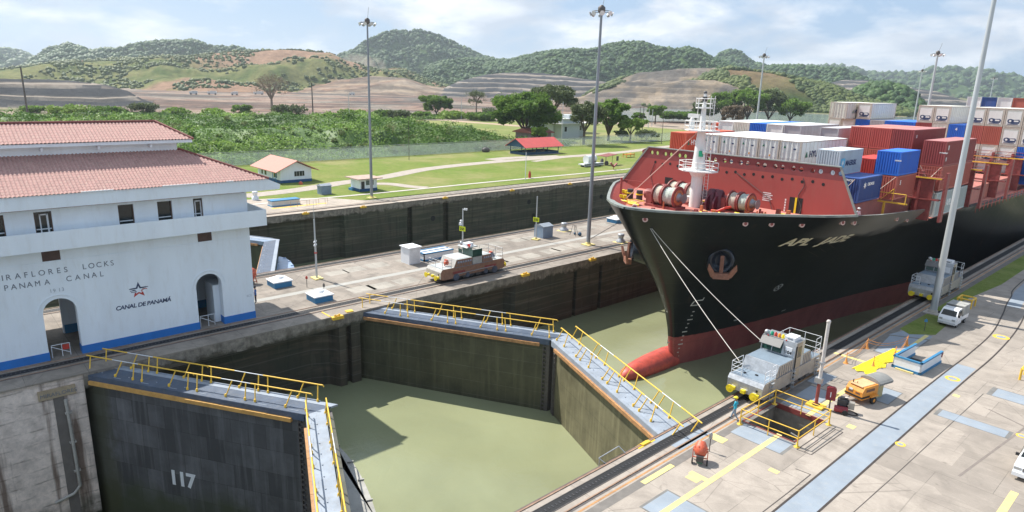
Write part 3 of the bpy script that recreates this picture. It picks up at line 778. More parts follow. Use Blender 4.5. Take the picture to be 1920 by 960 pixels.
# yellow mooring saddles let into the copings
def saddle(loc, rz, label, first=[None]):
    if first[0] is None:
        t = empty('mooring_saddle', loc, label, 'mooring saddle', rz, 'yellow mooring saddles along the wall edges')
        b = MB(); b.box(-0.95, -0.4, -0.45, 0.95, 0.4, -0.02); b.box(-0.95, -0.46, -0.5, 0.95, -0.40, 0.06); b.build('saddle_plate', M['yellow'], t)
        b = MB(); b.tube((-0.5, 0, 0), (0.5, 0, 0.28), 0.13); b.tube((-0.35, -0.1, -0.1), (-0.35, 0, 0.32), 0.15); b.tube((0.35, -0.1, -0.1), (0.35, 0, 0.32), 0.15); b.build('horn', M['yellow'], t); t.scale = (0.62, 0.62, 0.55)
        first[0] = t; return t
    return copy_tree(first[0], loc, rz, label)
for (x, y, l) in ((XN + 0.1, 54.2, 'yellow mooring saddle on the island edge just right of the brown mule'), (XN + 0.1, 66.6, 'yellow mooring saddle on the island edge below the lamp mast'),
                  (XN + 0.1, 29.0, 'yellow mooring saddle on the island edge beside the left gate hinge')):
    saddle((x, y, 0.02), R(90), l)
for px, l in ((572, 'yellow mooring saddle on the far bank edge left of the deep wall slot'), (680, 'yellow mooring saddle on the far bank edge under the tall mast'), (958, 'yellow mooring saddle on the far bank edge below the pavilion'),
              (833, 'yellow mooring saddle on the far bank edge in the middle of the lawn'), (1066, 'yellow mooring saddle on the far bank edge nearest the ship bow')):
    g = G(px, 399 - (px - 572) * 0.112); saddle((XB + 0.1, g.y, 0.02), R(90), l)
# worn yellow step and broken corner at the right gate hinge
b = MB(); b.prism([(XR - 0.02, 32.2), (XR + 0.3, 32.2), (XR + 0.3, 33.9), (XR + 0.1, 34.1), (XR - 0.1, 33.4)], -0.5, 0.02); b.prism([(XR + 0.0, 32.6), (XR + 0.25, 32.7), (XR + 0.25, 33.5), (XR + 0.05, 33.4)], 0.0, 0.10)
tag(b.build('hinge_cap', M['yellow']), 'worn yellow hinge cap on the right wall beside the gate end', 'hinge cap')
b = MB(); b.prism([(XN - 0.2, 30.2), (XN - 0.8, 30.3), (XN - 0.7, 31.0), (XN - 0.1, 30.9)], -0.1, 0.10); b.box(XN - 1.9, 28.3, -0.02, XN - 0.2, 28.45, 0.04)
tag(b.build('hinge_cap', M['yellow']), 'yellow hinge cap at the island corner above the left gate leaf', 'hinge cap')
# small grey ladder rail down the right wall
b = MB(); b.path([(XR + 0.1, 29.2, 0), (XR - 0.3, 28.9, 0.35), (XR - 0.35, 30.9, 0.4), (XR + 0.1, 31.0, 0.1)], 0.035, 6); b.path([(XR - 0.32, 29.0, 0.35), (XR - 0.3, 29.0, -3)], 0.03, 6)
tag(b.build('ladder_rail', M['galv']), 'thin grey handrail at the top of the ladder by the right gate end', 'handrail')
# ================================================================== CONTROL BUILDING
bd = empty('control_house', (-61.3, 22.7, 0), 'long white lock building with red tiled two-tier roof and blue base', 'building')
BX, BY = -61.3, 22.7
def bpart(name, b, mats, parent=bd):
    o = b.build(name, mats, parent, Matrix.Translation((-BX, -BY, 0))); return o
def arch_strip(b, y0, y1, z0, z1, arches, x, th, m=0):
    """facade from y0 to y1 with round-headed openings (yc, half width, spring height)"""
    def both(pts):
        b.ext([(x, p[0], p[1]) for p in pts], (-th, 0, 0), m)
    cur = y0
    for yc, hw, zs in arches:
        both([(cur, z0), (yc - hw, z0), (yc - hw, z1), (cur, z1)])
        n = 14; prev = (yc - hw, zs)
        for i in range(1, n + 1):
            a = math.pi - math.pi * i / n; q = (yc + hw * math.cos(a), zs + hw * math.sin(a))
            both([prev, q, (q[0], z1), (prev[0], z1)]); prev = q
        cur = yc + hw
    both([(cur, z0), (y1, z0), (y1, z1), (cur, z1)])
AR = [(-18.3, 1.12, 3.85), (-5.6, 1.12, 3.85), (7.25, 1.14, 3.85), (18.7, 1.12, 3.95)]
b = MB(); arch_strip(b, -30, BY, 0.68, 8.05, AR, BX, 0.9)
b.box(BX - 0.9, BY - 0.6, 0.68, BX - 10.5, BY, 8.05); b.box(BX - 10.5, -30, 4.2, BX - 11.1, BY, 13)
bpart('wall', b, M['wallwhite'])
b = MB(); cur = -30
for yc, hw, zs in AR:
    b.box(BX - 0.93, cur, 0, BX + 0.03, yc - hw + 0.03, 0.68); cur = yc + hw - 0.03
b.box(BX - 0.93, cur, 0, BX + 0.03, BY + 0.03, 0.68); b.box(BX - 0.93, BY - 0.6, 0, BX - 10.5, BY + 0.03, 0.68)
bpart('plinth', b, M['blue'])
b = MB()   # raised moulding round each arch
for yc, hw, zs in AR:
    n = 16
    for i in range(n):
        a0 = math.pi * i / n; a1 = math.pi * (i + 1) / n
        for r0, r1, px_ in ((hw + 0.30, hw + 0.36, 0.05),):
            b.ext([(BX + px_, yc + r0 * math.cos(a0), zs + r0 * math.sin(a0)), (BX + px_, yc + r1 * math.cos(a0), zs + r1 * math.sin(a0)),
                   (BX + px_, yc + r1 * math.cos(a1), zs + r1 * math.sin(a1)), (BX + px_, yc + r0 * math.cos(a1), zs + r0 * math.sin(a1))], (-0.05, 0, 0))
bpart('arch_moulding', b, M['wallwhite'])
# hall behind the arches
b = MB(); b.box(BX - 6.3, -30, 0.02, BX - 6.0, 6.2, 7.5, 0); b.box(BX - 6.3, 8.0, 0.02, BX - 6.0, BY - 0.6, 7.5, 0)
b.box(BX - 6.0, 12.5, 0.02, BX - 0.9, 12.8, 7.5, 0); b.box(BX - 6, 1.5, 0.02, BX - 0.9, 1.8, 7.5, 0); b.box(BX - 3.2, 19.3, 0.02, BX - 0.95, 20.9, 3.6, 0)
b.box(BX - 5.98, -30, 0.0, BX - 5.95, 5.9, 0.8, 1); b.box(BX - 5.98, 8.1, 0, BX - 5.95, BY - 0.7, 0.8, 1)
b.box(BX - 0.95, -29.9, 7.5, BX - 10.4, BY - 0.65, 7.7, 0)
bpart('hall', b, [M['wallwhite'], M['midblue']])
# barriers in the arches
for yc in (7.25, 18.7):
    b = MB()
    b.path([(BX - 0.4, yc - 0.9, 0), (BX - 0.4, yc - 0.9, 1.05), (BX - 0.4, yc + 0.35, 1.05), (BX - 0.4, yc + 0.35, 0)], 0.03, 6)
    b.tube((BX - 0.4, yc - 0.9, 0.95), (BX - 0.4, yc + 0.3, 0.25), 0.03, n=6); b.tube((BX - 0.4, yc - 0.2, 0), (BX - 0.4, yc - 0.2, 1.05), 0.03, n=6)
    if yc < 10: b.box(BX - 0.38, yc - 0.15, 0.55, BX - 0.34, yc + 0.3, 0.98, 1)
    o = b.build('barrier', [M['white'], M['red']]); tag(o, 'white barrier with a red sign in the arch nearest the picture edge' if yc < 10 else 'white barrier standing in the arch near the building corner', 'barrier')
    b = MB()
# storey above: groove, small vents, gallery, windows, fascia
b = MB(); b.box(BX - 0.9, -30, 8.05, BX - 0.04, BY - 0.04, 8.10, 0)
b.box(BX - 0.9, -30, 8.10, BX, BY, 9.1, 0); b.box(BX - 0.9, BY - 0.6, 8.05, BX - 10.5, BY, 13.0, 0)
bpart('frieze', b, M['wallwhite'])
for yc in (-5.2, 7.2, 18.7):
    b = MB(); b.box(BX, yc - 0.6, 8.12, BX + 0.015, yc + 0.6, 8.9); bpart('vent', b, mk('vent_brown', (0.10, 0.06, 0.05), 0.8, var=0.2))
ybal = 23.95
b = MB(); b.box(BX + 1.15, -30, 9.15, BX - 0.5, ybal, 9.45); b.box(BX + 1.15, -30, 9.45, BX + 1.0, ybal, 10.62)
b.box(BX + 1.0, ybal - 0.15, 9.45, BX - 11, ybal, 10.62); b.box(BX + 1.0, BY, 9.15, BX - 11, ybal - 0.15, 9.45)
bpart('gallery', b, M['wallwhite'])
WN = [(-27.5, 1.2), (-22.6, 1.2), (-17.5, 1.2), (-12.0, 1.2), (-7.0, 1.2), (-1.6, 1.2), (4.0, 1.3), (7.06, 1.15), (12.75, 1.15), (15.7, 1.15), (18.4, 0.78)]
b = MB(); cur = -30
for y, w_ in WN:
    b.box(BX - 0.45, cur, 9.1, BX - 0.02, y - w_ / 2, 12.5); b.box(BX - 0.45, y - w_/2, 9.1, BX - 0.02, y + w_/2, 10.1); b.box(BX - 0.45, y - w_/2, 12.02, BX - 0.02, y + w_/2, 12.5); cur = y + w_ / 2
b.box(BX - 0.45, cur, 9.1, BX - 0.02, BY - 0.02, 12.5)
for y in (9.1, 10.3, 19.3, 19.6): b.box(BX - 0.03, y, 10.2, BX, y + 0.03, 12.4)
bpart('upper_wall', b, M['wallwhite'])
for i, (y, w_) in enumerate(WN):
    b = MB(); b.box(BX - 0.40, y - w_/2, 10.1, BX - 0.34, y + w_/2, 12.02, 1)
    for a in ((y - w_/2, y - w_/2 + 0.07), (y + w_/2 - 0.07, y + w_/2)): b.box(BX - 0.34, a[0], 10.1, BX - 0.2, a[1], 12.02, 0)
    b.box(BX - 0.34, y - w_/2, 10.58, BX - 0.28, y + w_/2, 10.66, 2); b.box(BX - 0.34, y - w_/2, 10.1, BX - 0.05, y + w_/2, 10.16, 2)
    if i in (7, 10): b.box(BX - 0.33, y - 0.22, 10.3, BX - 0.27, y - 0.14, 11.8, 2); b.box(BX - 0.33, y + 0.24, 10.3, BX - 0.27, y + 0.36, 11.8, 2); b.box(BX - 0.33, y - 0.2, 11.7, BX - 0.27, y + 0.3, 11.8, 2)
    f_ = bpart('window', b, [mk('frame_brown', (0.12, 0.07, 0.05), 0.7), M['glass'], M['white']])
# fascia and its tapered end, gutter pipe
zb_, zt_ = 12.38, 13.42
b = MB(); b.ext([(BX + 1.0, -30, zb_), (BX + 1.0, 25.4, zb_ + 0.02), (BX + 1.0, 25.5, 12.85), (BX + 1.0, 24.3, zt_), (BX + 1.0, -30, zt_)], (-0.2, 0, 0))
b.box(BX + 0.8, -30, zb_, BX - 11.5, 22.6, zb_ + 0.12); b.ext([(BX + 0.8, 22.6, zb_), (BX + 0.8, 25.3, zb_), (BX - 8, 25.3, zb_), (BX - 8, 22.6, zb_)], (0, 0, 0.1))
bpart('fascia', b, M['wallwhite'])
b = MB(); b.tube((BX + 0.25, -30, 12.28), (BX + 0.25, 22.4, 12.28), 0.045, n=6); bpart('gutter_pipe', b, M['tiledark'])
def tiled(b, x0, z0, x1, z1, ya0, yb0, ya1, yb1, pitch=0.27, rows=12, amp=0.075):
    """clay barrel tiles on a slope from the eave (x0,z0) to the top (x1,z1); ends run yb0 -> yb1"""
    d = Vector((x1 - x0, 0, z1 - z0)); nrm = Vector((-(z1 - z0), 0, x1 - x0)).normalized()
    if nrm.z < 0: nrm = -nrm
    ny = int((yb0 - ya0) / pitch * 6)
    V = []; F = []
    cols = []
    for i in range(ny + 1):
        y = ya0 + (yb0 - ya0) * i / ny
        smax = 1.0
        if yb1 < yb0 and y > yb1: smax = max(0.0, (yb0 - y) / (yb0 - yb1))
        if ya1 > ya0 and y < ya1: smax = min(smax, max(0.0, (y - ya0) / (ya1 - ya0)))
        ph = (i % 6) / 6.0
        h = amp * (0.5 + 0.5 * math.cos(2 * math.pi * ph)) ** 0.7
        cols.append((y, smax, h))
    nr = rows * 2
    for (y, smax, h) in cols:
        for j in range(nr):
            k = j // 2; s_ = (k + (0.98 if j % 2 else 0.0)) / rows
            s_ = min(s_, smax)
            lift = 0.014 * (0.0 if j % 2 else 1.0)
            p = Vector((x0, y, z0)) + d * s_ + nrm * (h + lift)
            V.append(tuple(p))
    n = len(cols)
    for i in range(n - 1):
        for j in range(nr - 1):
            a = i * nr + j; F.append((a, a + nr, a + nr + 1, a + 1))
    b.add(V, F, 0, False)
b = MB(); tiled(b, BX + 1.12, 13.42, BX - 4.7, 15.85, -30, 24.35, -30, 18.5, rows=16)
bpart('lower_roof', b, M['tile'])
b = MB(); b.ext([(BX + 0.95, 24.25, 13.38), (BX - 4.7, 18.5, 15.8), (BX - 4.7, -30, 15.8), (BX + 0.95, -30, 13.38)], (0, 0, -0.1))
b.poly([(BX + 0.95, 24.25, 13.35), (BX - 4.7, 18.5, 15.76), (BX - 7.2, 18.5, 15.76), (BX - 11.5, 24.25, 13.35)]); b.poly([(BX - 11.5, 24.25, 13.4), (BX - 7.2, 18.5, 15.76), (BX - 7.2, -30, 15.76), (BX - 11.5, -30, 13.4)])
bpart('roof_deck', b, M['tile'])
b = MB(); b.path([(BX + 1.1, 24.4, 13.5), (BX - 4.7, 18.5, 15.95)], 0.11, 6); bpart('hip_tiles', b, M['tiledark'])
b = MB(); b.box(BX - 4.6, -30, 15.6, BX - 9.4, 18.4, 16.7); bpart('clerestory', b, M['wallwhite'])
b = MB()
for y in range(-28, 17, 4): b.box(BX - 4.6, y, 16.2, BX - 3.8, y + 0.18, 16.5)
bpart('bracket', b, M['white'])
b = MB(); b.box(BX - 3.7, -30, 16.56, BX - 10.6, 19.5, 16.82); bpart('upper_fascia', b, M['wallwhite'])
b = MB(); tiled(b, BX - 3.6, 16.84, BX - 7.1, 18.2, -30, 19.6, -30, 17.4, rows=8); bpart('upper_roof', b, M['tile'])
b = MB(); b.poly([(BX - 3.7, 19.5, 16.83), (BX - 7.1, 17.4, 18.16), (BX - 10.6, 19.5, 16.83)]); b.poly([(BX - 10.6, 19.5, 16.83), (BX - 7.1, 17.4, 18.16), (BX - 7.1, -30, 18.16), (BX - 10.6, -30, 16.83)])
b.path([(BX - 3.6, 19.55, 16.9), (BX - 7.1, 17.4, 18.3), (BX - 7.1, -30, 18.3)], 0.12, 6); bpart('ridge_tiles', b, M['tiledark'])
# tiles broken and pale along the eave
b = MB()
for y0, y1 in ((9.6, 11.8), (15.4, 18.2), (20.6, 21.2)): b.box(BX + 1.02, y0, 13.43, BX + 1.15, y1, 13.52)
bpart('eave_repair', b, M['white'])
# lettering: serif-like capitals built wide and thin
TG = fr((BX + 0.004, 0, 0), (0, 1, 0), (0, 0, 1), (1, 0, 0))
def wtext(s, y, z, size, mat, parent=None, **k):
    t = text('lettering', s, size, mat, lambda a, b_, c, y=y, z=z: Vector((0.004 + c, y + a - BY, z + b_)), bd, **k); return t
def serif(s, y0, y1, z, size, mat):
    """capitals spread to fill y0..y1, with small serif feet"""
    adv = {'I': 0.35, ' ': 0.75, 'M': 0.95, 'O': 0.85, 'C': 0.8, 'L': 0.62, 'E': 0.66, 'F': 0.62, 'S': 0.62, 'P': 0.66, 'K': 0.74, '1': 0.5}
    tot = sum(adv.get(c, 0.76) for c in s); k = (y1 - y0) / tot; y = y0
    for c in s:
        a = adv.get(c, 0.76) * k
        if c != ' ': wtext(c, y, z, size, mat, xs=0.92 if c != 'M' else 0.8)
        y += a
serif('MIRAFLORES', 3.2, 8.35, 7.05, 0.62, M['lettergrey']); serif('LOCKS', 9.15, 11.55, 7.08, 0.62, M['lettergrey'])
serif('PANAMA', 3.95, 7.0, 6.25, 0.62, M['lettergrey']); serif('CANAL', 7.95, 10.75, 6.28, 0.62, M['lettergrey'])
serif('1913', 6.75, 7.9, 5.55, 0.42, mk('letter_pale', (0.38, 0.42, 0.46), 0.6))
text('lettering', 'CANAL DE PANAM\u00c1', 0.50, M['navyblue'], lambda a, b_, c: Vector((0.004 + c, 11.1 + a * 0.99 - BY, 3.15 + b_)), bd, shear=0.18, bold=0.012, space=0.93)
# five-pointed star cut by stripes, blue above and red below
def star_pts(r, r2=0.42, n=5, tw=0.08):
    return [(r * (1 if i % 2 == 0 else r2) * math.sin(math.pi * i / n) , r * (1 if i % 2 == 0 else r2) * math.cos(math.pi * i / n)) for i in range(2 * n)]
def clip_band(poly, z0, z1):
    def cl(P_, keep, zc):
        o_ = []
        for i in range(len(P_)):
            a, c = P_[i], P_[(i + 1) % len(P_)]
            ia, ic = keep(a[1]), keep(c[1])
            if ia: o_.append(a)
            if ia != ic:
                t = (zc - a[1]) / (c[1] - a[1]); o_.append((a[0] + (c[0] - a[0]) * t, zc))
        return o_
    return cl(cl(poly, lambda z: z >= z0, z0), lambda z: z <= z1, z1)
b = MB(); yc, zc = 12.98, 4.62; RO = 0.72
op, ip = star_pts(RO), star_pts(RO * 0.52)
for i in range(10):   # ring of the star, split in bands
    q = [op[i], op[(i + 1) % 10], ip[(i + 1) % 10], ip[i]]
    for z0, z1, m_ in ((0.13, 1, 0), (-0.02, 0.08, 0), (-0.14, -0.07, 0), (-1, -0.19, 1)):
        if m_ == 0 and z0 < 0.1 and sum(p[0] for p in q) > 0.3: mm = 1
        else: mm = m_
        c_ = clip_band(q, z0, z1)
        if len(c_) >= 3: b.add([(BX + 0.012, yc + p[0], zc + p[1]) for p in c_], [tuple(range(len(c_)))], mm)
for k, (z0, y0, y1) in enumerate(((0.14, -0.72, -0.25), (-0.02, -0.66, -0.2), (-0.15, -0.60, -0.25), (0.17, 0.2, 0.76), (0.0, 0.25, 0.66))):
    b.box(BX + 0.004, yc + y0, zc + z0, BX + 0.012, yc + y1, zc + z0 + 0.05, 0 if k < 4 else 1)
bpart('star_emblem', b, [M['navyblue'], M['red']])
text('lettering', 'BCO', 0.3, mk('letter_faint', (0.5, 0.54, 0.58), 0.6), lambda a, b_, c: Vector((0.004 + c, 22.0 + a * 0.8 - BY, 2.2 + b_)), bd)
# ================================================================== THE SHIP
SX = -39.2
RIM = [(0, 0.4), (0.1, 1.0), (0.4, 1.7), (1, 2.7), (2.5, 4.5), (4.3, 6.0), (9.4, 10), (13.9, 13.3), (17, 14.8), (22, 15.9), (26, 16.1), (400, 16.1)]
WLN = [(0, 0.35), (3.8, 1.3), (12, 2.6), (24, 4.0), (36, 6.0), (48, 8.6), (60, 11.4), (75, 14.4), (95, 16.1), (400, 16.1)]
STEM = [(-14, 61.5), (-7.6, 60.9), (-5.2, 60.1), (-3.6, 59.9), (-0.9, 59.0), (2.5, 57.0), (5.8, 54.5), (8.2, 52.6), (10, 51.3), (11.3, 50.4), (12, 49.8)]
SHEER = [(50, 11.35), (68, 11.0), (78, 10.4), (87.6, 9.65), (88.4, 8.35), (113, 7.75), (400, 7.6)]
def itp(T, x):
    for (a, p), (c, q) in zip(T[:-1], T[1:]):
        if x <= c: return p + (q - p) * max(0.0, (x - a) / (c - a))
    return T[-1][1]
def hb(y, z):
    s = y - itp(STEM, z)
    if s < 0: return 0.0
    w_ = max(0.0, min(1.0, (z + 7.6) / 18.9)) ** 1.55
    return (1 - w_) * itp(WLN, s) + w_ * itp(RIM, s)
def hull_hit(px, py):
    d = ray(px, py); lo = None
    for i in range(4000):
        t = 0.02 + i * 0.00005 + i * i * 2e-9
        p = CAM + d * t
        if p[0] - SX <= hb(p[1], p[2]) and p[1] > 49 and p[2] < itp(SHEER, p[1]) and p[0] < -20: return p
    return None
ship = empty('container_ship', (SX, 60, ZW), 'huge black container ship with red waterline entering the near chamber', 'ship')
SM = Matrix.Translation((-SX, -60, -ZW))
def spart(name, b, mats, parent=None): return b.build(name, mats, parent or ship, SM)

# hull skin
m, t_, bs = newmat('hull_paint'); N = NT(t_)
v = N.coord(); s_ = N.n('ShaderNodeSeparateXYZ'); N.l(v, s_.inputs[0])
zz = N.math('ADD', s_.outputs['Z'], ZW)
blk = N.mix(N.ramp(N.noise(v, 0.15, 5), 0.35, 0.65), (0.006, 0.007, 0.009), (0.013, 0.015, 0.016))
scr = N.noise(N.coord((1, 0.22, 1.2)), 0.8, 8, 0.72, 1.0)
blk = N.mix(N.math('MULTIPLY', N.ramp(scr, 0.60, 0.80), 0.30), blk, (0.09, 0.075, 0.06))
redp = N.mix(N.ramp(N.noise(N.coord((1, 1, 0.4)), 0.5, 6, 0.6), 0.3, 0.7), (0.30, 0.06, 0.06), (0.42, 0.115, 0.10))
redp = N.mix(N.math('MULTIPLY', N.ramp(N.noise(N.coord((1, 1, 3)), 1.2, 6, 0.7), 0.55, 0.75), 0.5), redp, (0.12, 0.03, 0.03))
wob = N.math('MULTIPLY', N.math('SUBTRACT', N.noise(v, 1.5, 4), 0.5), 0.18)
kk = N.math('MULTIPLY', N.math('ADD', N.math('SUBTRACT', zz, -4.15), wob), 20.0, True)
c = N.mix(kk, redp, blk)
# worn grey band under the deck edge, stronger aft where fenders and lines rub
aft = N.math('MULTIPLY', N.math('SUBTRACT', s_.outputs['Y'], 5.0), 0.12, True)
band = N.math('MULTIPLY', N.math('SUBTRACT', N.math('ADD', zz, N.math('MULTIPLY', N.math('SUBTRACT', N.noise(N.coord((1, 0.3, 1)), 0.7, 6), 0.5), 2.4)), 7.3), 1.2, True)
c = N.mix(N.math('MULTIPLY', N.math('MULTIPLY', band, aft), 0.92), c, (0.27, 0.25, 0.22))
# slanting scrape marks
wv = N.n('ShaderNodeTexWave', wave_type='BANDS', bands_direction='DIAGONAL'); wv.inputs['Scale'].default_value = 0.9; wv.inputs['Distortion'].default_value = 2.0
N.l(N.coord((0, 0.35, 1)), wv.inputs['Vector'])
ws = N.math('MULTIPLY', N.math('MULTIPLY', N.ramp(wv.outputs[1], 0.955, 1.0), N.ramp(N.noise(v, 0.10, 3), 0.52, 0.62)), N.math('MULTIPLY', N.math('SUBTRACT', zz, 4.0), 0.3, True))
c = N.mix(N.math('MULTIPLY', ws, 0.6), c, (0.28, 0.23, 0.17))
sm_ = N.n('ShaderNodeTexBrick'); cb_ = N.n('ShaderNodeCombineXYZ'); N.l(s_.outputs['Y'], cb_.inputs[0]); N.l(s_.outputs['Z'], cb_.inputs[1]); N.l(cb_.outputs[0], sm_.inputs['Vector'])
sm_.inputs['Scale'].default_value = 1; sm_.inputs['Brick Width'].default_value = 9; sm_.inputs['Row Height'].default_value = 2.6; sm_.inputs['Mortar Size'].default_value = 0.035; sm_.inputs['Mortar Smooth'].default_value = 0.5
N.n('ShaderNodeValue')
c = N.mix(N.math('MULTIPLY', sm_.outputs['Fac'], 0.35), c, (0.05, 0.045, 0.04))
run = N.math('MULTIPLY', N.ramp(N.noise(N.coord((0.9, 0.9, 0.05)), 1.1, 5, 0.6), 0.60, 0.72), N.ramp(N.noise(v, 0.12, 3), 0.48, 0.6))
c = N.mix(N.math('MULTIPLY', run, 0.5), c, (0.10, 0.055, 0.035))
N.l(c, bs.inputs['Base Color']); bs.inputs['Roughness'].default_value = 0.30; bs.inputs['Specular IOR Level'].default_value = 0.42
N.bump(N.noise(N.coord((1, 0.35, 0.35)), 0.55, 3), bs, 0.25, 0.15)
M['hull'] = m

ys = [0, 0.1, 0.25, 0.45, 0.7, 1, 1.6, 2.4, 3.3, 4.3, 5.5, 7, 8.5, 10, 12, 14, 16, 18, 20, 23, 26, 27.5, 29, 32, 36, 38.2, 39, 44, 50, 56, 64, 72, 80, 90, 100, 120, 160, 220, 285]
nz = 22
b = MB(); idx = {}
for side in (1, -1):
    for i, s0 in enumerate(ys):
        for j in range(nz + 1):
            z = None; y = 50 + s0
            for _ in range(4):
                zt = itp(SHEER, y); z = -13 + (zt + 13) * j / nz; y = itp(STEM, z) + s0
            idx[side, i, j] = len(b.v); b.v.append((SX + side * hb(y, z), y, z))
for side in (1, -1):
    for i in range(len(ys) - 1):
        for j in range(nz):
            q = [idx[side, i, j], idx[side, i+1, j], idx[side, i+1, j+1], idx[side, i, j+1]]
            b.f.append(tuple(q if side > 0 else q[::-1])); b.m.append(0); b.sm.append(True)
for j in range(nz):
    b.f.append((idx[1, 0, j], idx[1, 0, j+1], idx[-1, 0, j+1], idx[-1, 0, j])); b.m.append(0); b.sm.append(True)
hull = spart('hull', b, M['hull'])
bu = MB()
n = 24
prof = [(0.05, 0), (0.42, 0.2), (0.74, 0.8), (0.98, 1.8), (1.12, 3.2), (1.24, 5), (1.3, 8), (1.1, 10.5), (0.8, 12)]
for k, (r, y) in enumerate(prof):
    for i in range(n):
        a = 2 * math.pi * i / n; bu.v.append((SX - 0.9 + r * 1.15 * math.cos(a), 52.9 + y, -7.3 + r * 1.02 * math.sin(a)))
for k in range(len(prof) - 1):
    for i in range(n):
        j = (i + 1) % n; bu.f.append((k*n+i, k*n+j, (k+1)*n+j, (k+1)*n+i)); bu.m.append(0); bu.sm.append(True)
spart('bulbous_bow', bu, mk('bulb_red', (0.52, 0.085, 0.06), 0.5, var=0.25, scale=0.8, dirt=0.55, dcol=(0.16, 0.05, 0.045)))
# bulwark: rim and inner face, stays
rimb = MB(); inn = MB()
M['deckred'] = mk('deck_red', (0.52, 0.20, 0.165), 0.7, var=0.12, scale=0.6, dirt=0.3, dcol=(0.30, 0.12, 0.09))
M['bulkred'] = mk('breakwater_red', (0.35, 0.066, 0.055), 0.65, var=0.07, scale=0.5, dirt=0.2, dcol=(0.30, 0.12, 0.09), vert=True)
M['shiprim'] = mk('rim_grey', (0.24, 0.26, 0.24), 0.55, var=0.15, scale=1, dirt=0.3)
M['shipwhite'] = mk('ship_white', (0.76, 0.76, 0.74), 0.5, var=0.05, scale=1, dirt=0.18, dcol=(0.4, 0.28, 0.2), vert=True)
for side in (1, -1):
    prev = None; stay = MB()
    yy = [50.0, 50.08, 50.2, 50.4, 50.7, 51.1, 51.6, 52.2, 53, 54.5, 56, 58, 60, 62, 64, 66, 68] + ([72, 76, 80, 84, 87.5] )
    for y in yy:
        z = itp(SHEER, y); x = hb(y + 0.02, z) if y > 50 else 0.0
        xi = max(0, hb(max(50, y - 0.25) + 0.02, z) - 0.2); yo = y + (0.35 if y < 53 else 0.0)
        zd = 10.25 if y < 68 else 8.3
        yd = max(yo + 0.3, 52.2); cur = (Vector((SX + side * x, y, z)), Vector((SX + side * xi, yo, z)), Vector((SX + side * max(0, min(xi, hb(yd, zd) - 0.7)), yd, zd)))
        if prev:
            up = Vector((0, 0, 0.10))
            if y <= 68.1:
                rimb.add([prev[0] + up, cur[0] + up, cur[1] + up, prev[1] + up], [(0, 1, 2, 3)]); rimb.add([prev[0] - up, cur[0] - up, cur[0] + up, prev[0] + up], [(0, 1, 2, 3)])
                rimb.add([prev[1] - up, cur[1] - up, cur[1] + up, prev[1] + up], [(0, 1, 2, 3)])
            else: rimb.add([prev[0] + up*0.1, cur[0] + up*0.1, cur[1] + up*0.1, prev[1] + up*0.1], [(0, 1, 2, 3)])
            inn.add([prev[1], cur[1], cur[2], prev[2]], [(0, 1, 2, 3)])
        prev = cur
    for k in range(26):
        y = 53.0 + k * 0.57
        z = itp(SHEER, y); xi = hb(y, z) - 0.3
        tx = side
        stay.add([(SX + side * (xi), y, z - 0.05), (SX + side * (hb(y, 10.25) - 1.5), y + 0.2, 10.27), (SX + side * (hb(y, 10.25) - 0.6), y, 10.27), (SX + side * (xi), y + 0.08, z - 0.05), (SX + side * (hb(y, 10.25) - 1.5), y + 0.28, 10.27), (SX + side * (hb(y, 10.25) - 0.6), y + 0.08, 10.27)],
                 [(0, 1, 2), (3, 5, 4), (0, 3, 4, 1)])
    spart('bulwark_stays', stay, M['bulkred'])
spart('bulwark_rim', rimb, M['shiprim']); spart('bulwark', inn, M['bulkred'])
# decks
b = MB(); pl_ = []
yy = [51.6, 52.0, 52.5, 54, 56, 58, 60, 62, 64, 66, 68]
poly = [(SX + max(0.05, hb(y, 10.0) - 0.45), y) for y in yy] + [(SX - max(0.05, hb(y, 10.0) - 0.45), y) for y in reversed(yy)]
b.prism(poly, 10.0, 10.25); spart('forecastle_deck', b, M['deckred'])
b = MB(); poly = [(SX + min(15.9, hb(y, 8.0) - 0.6), y) for y in (68, 74, 80, 86, 92, 100, 130, 335)]; poly += [(2 * SX - x, y) for x, y in reversed(poly)]
b.prism(poly, 8.0, 8.28); spart('main_deck', b, M['deckred'])
# rail along the main deck edge
b = MB()
for side in (1, -1):
    for h in (0.5, 1.0): b.tube((SX + side * 16.0, 104, 7.8 + h), (SX + side * 16.0, 200, 7.7 + h), 0.03, n=4)
    for k in range(48): b.tube((SX + side * 16.0, 104 + 2 * k, 7.7), (SX + side * 16.0, 104 + 2 * k, 8.8), 0.03, n=4)
spart('deck_rail', b, M['bulkred'])
# breakwater
YB = 68.0
bw = MB(); th = 0.25
xl, xr, xL, xR = -50.1, -26.9, -53.4, -24.25
z0, z1, zt2, zT = 8.2, 14.15, 14.15, 15.45
def xe(z, side): 
    k = (z - 11.0) / (15.45 - 11.0); return (-24.75 + (xr + 24.75) * k) if side > 0 else (-53.7 + (xl + 53.7) * k)
bw.ext([(-27.2, YB, 9.6), (xe(11.1, 1), YB, 11.1), (xe(zt2, 1), YB, zt2), (xe(zt2, -1), YB, zt2), (xe(11.1, -1), YB, 11.1), (-51.4, YB, 9.6)], (0, th, 0), 0)
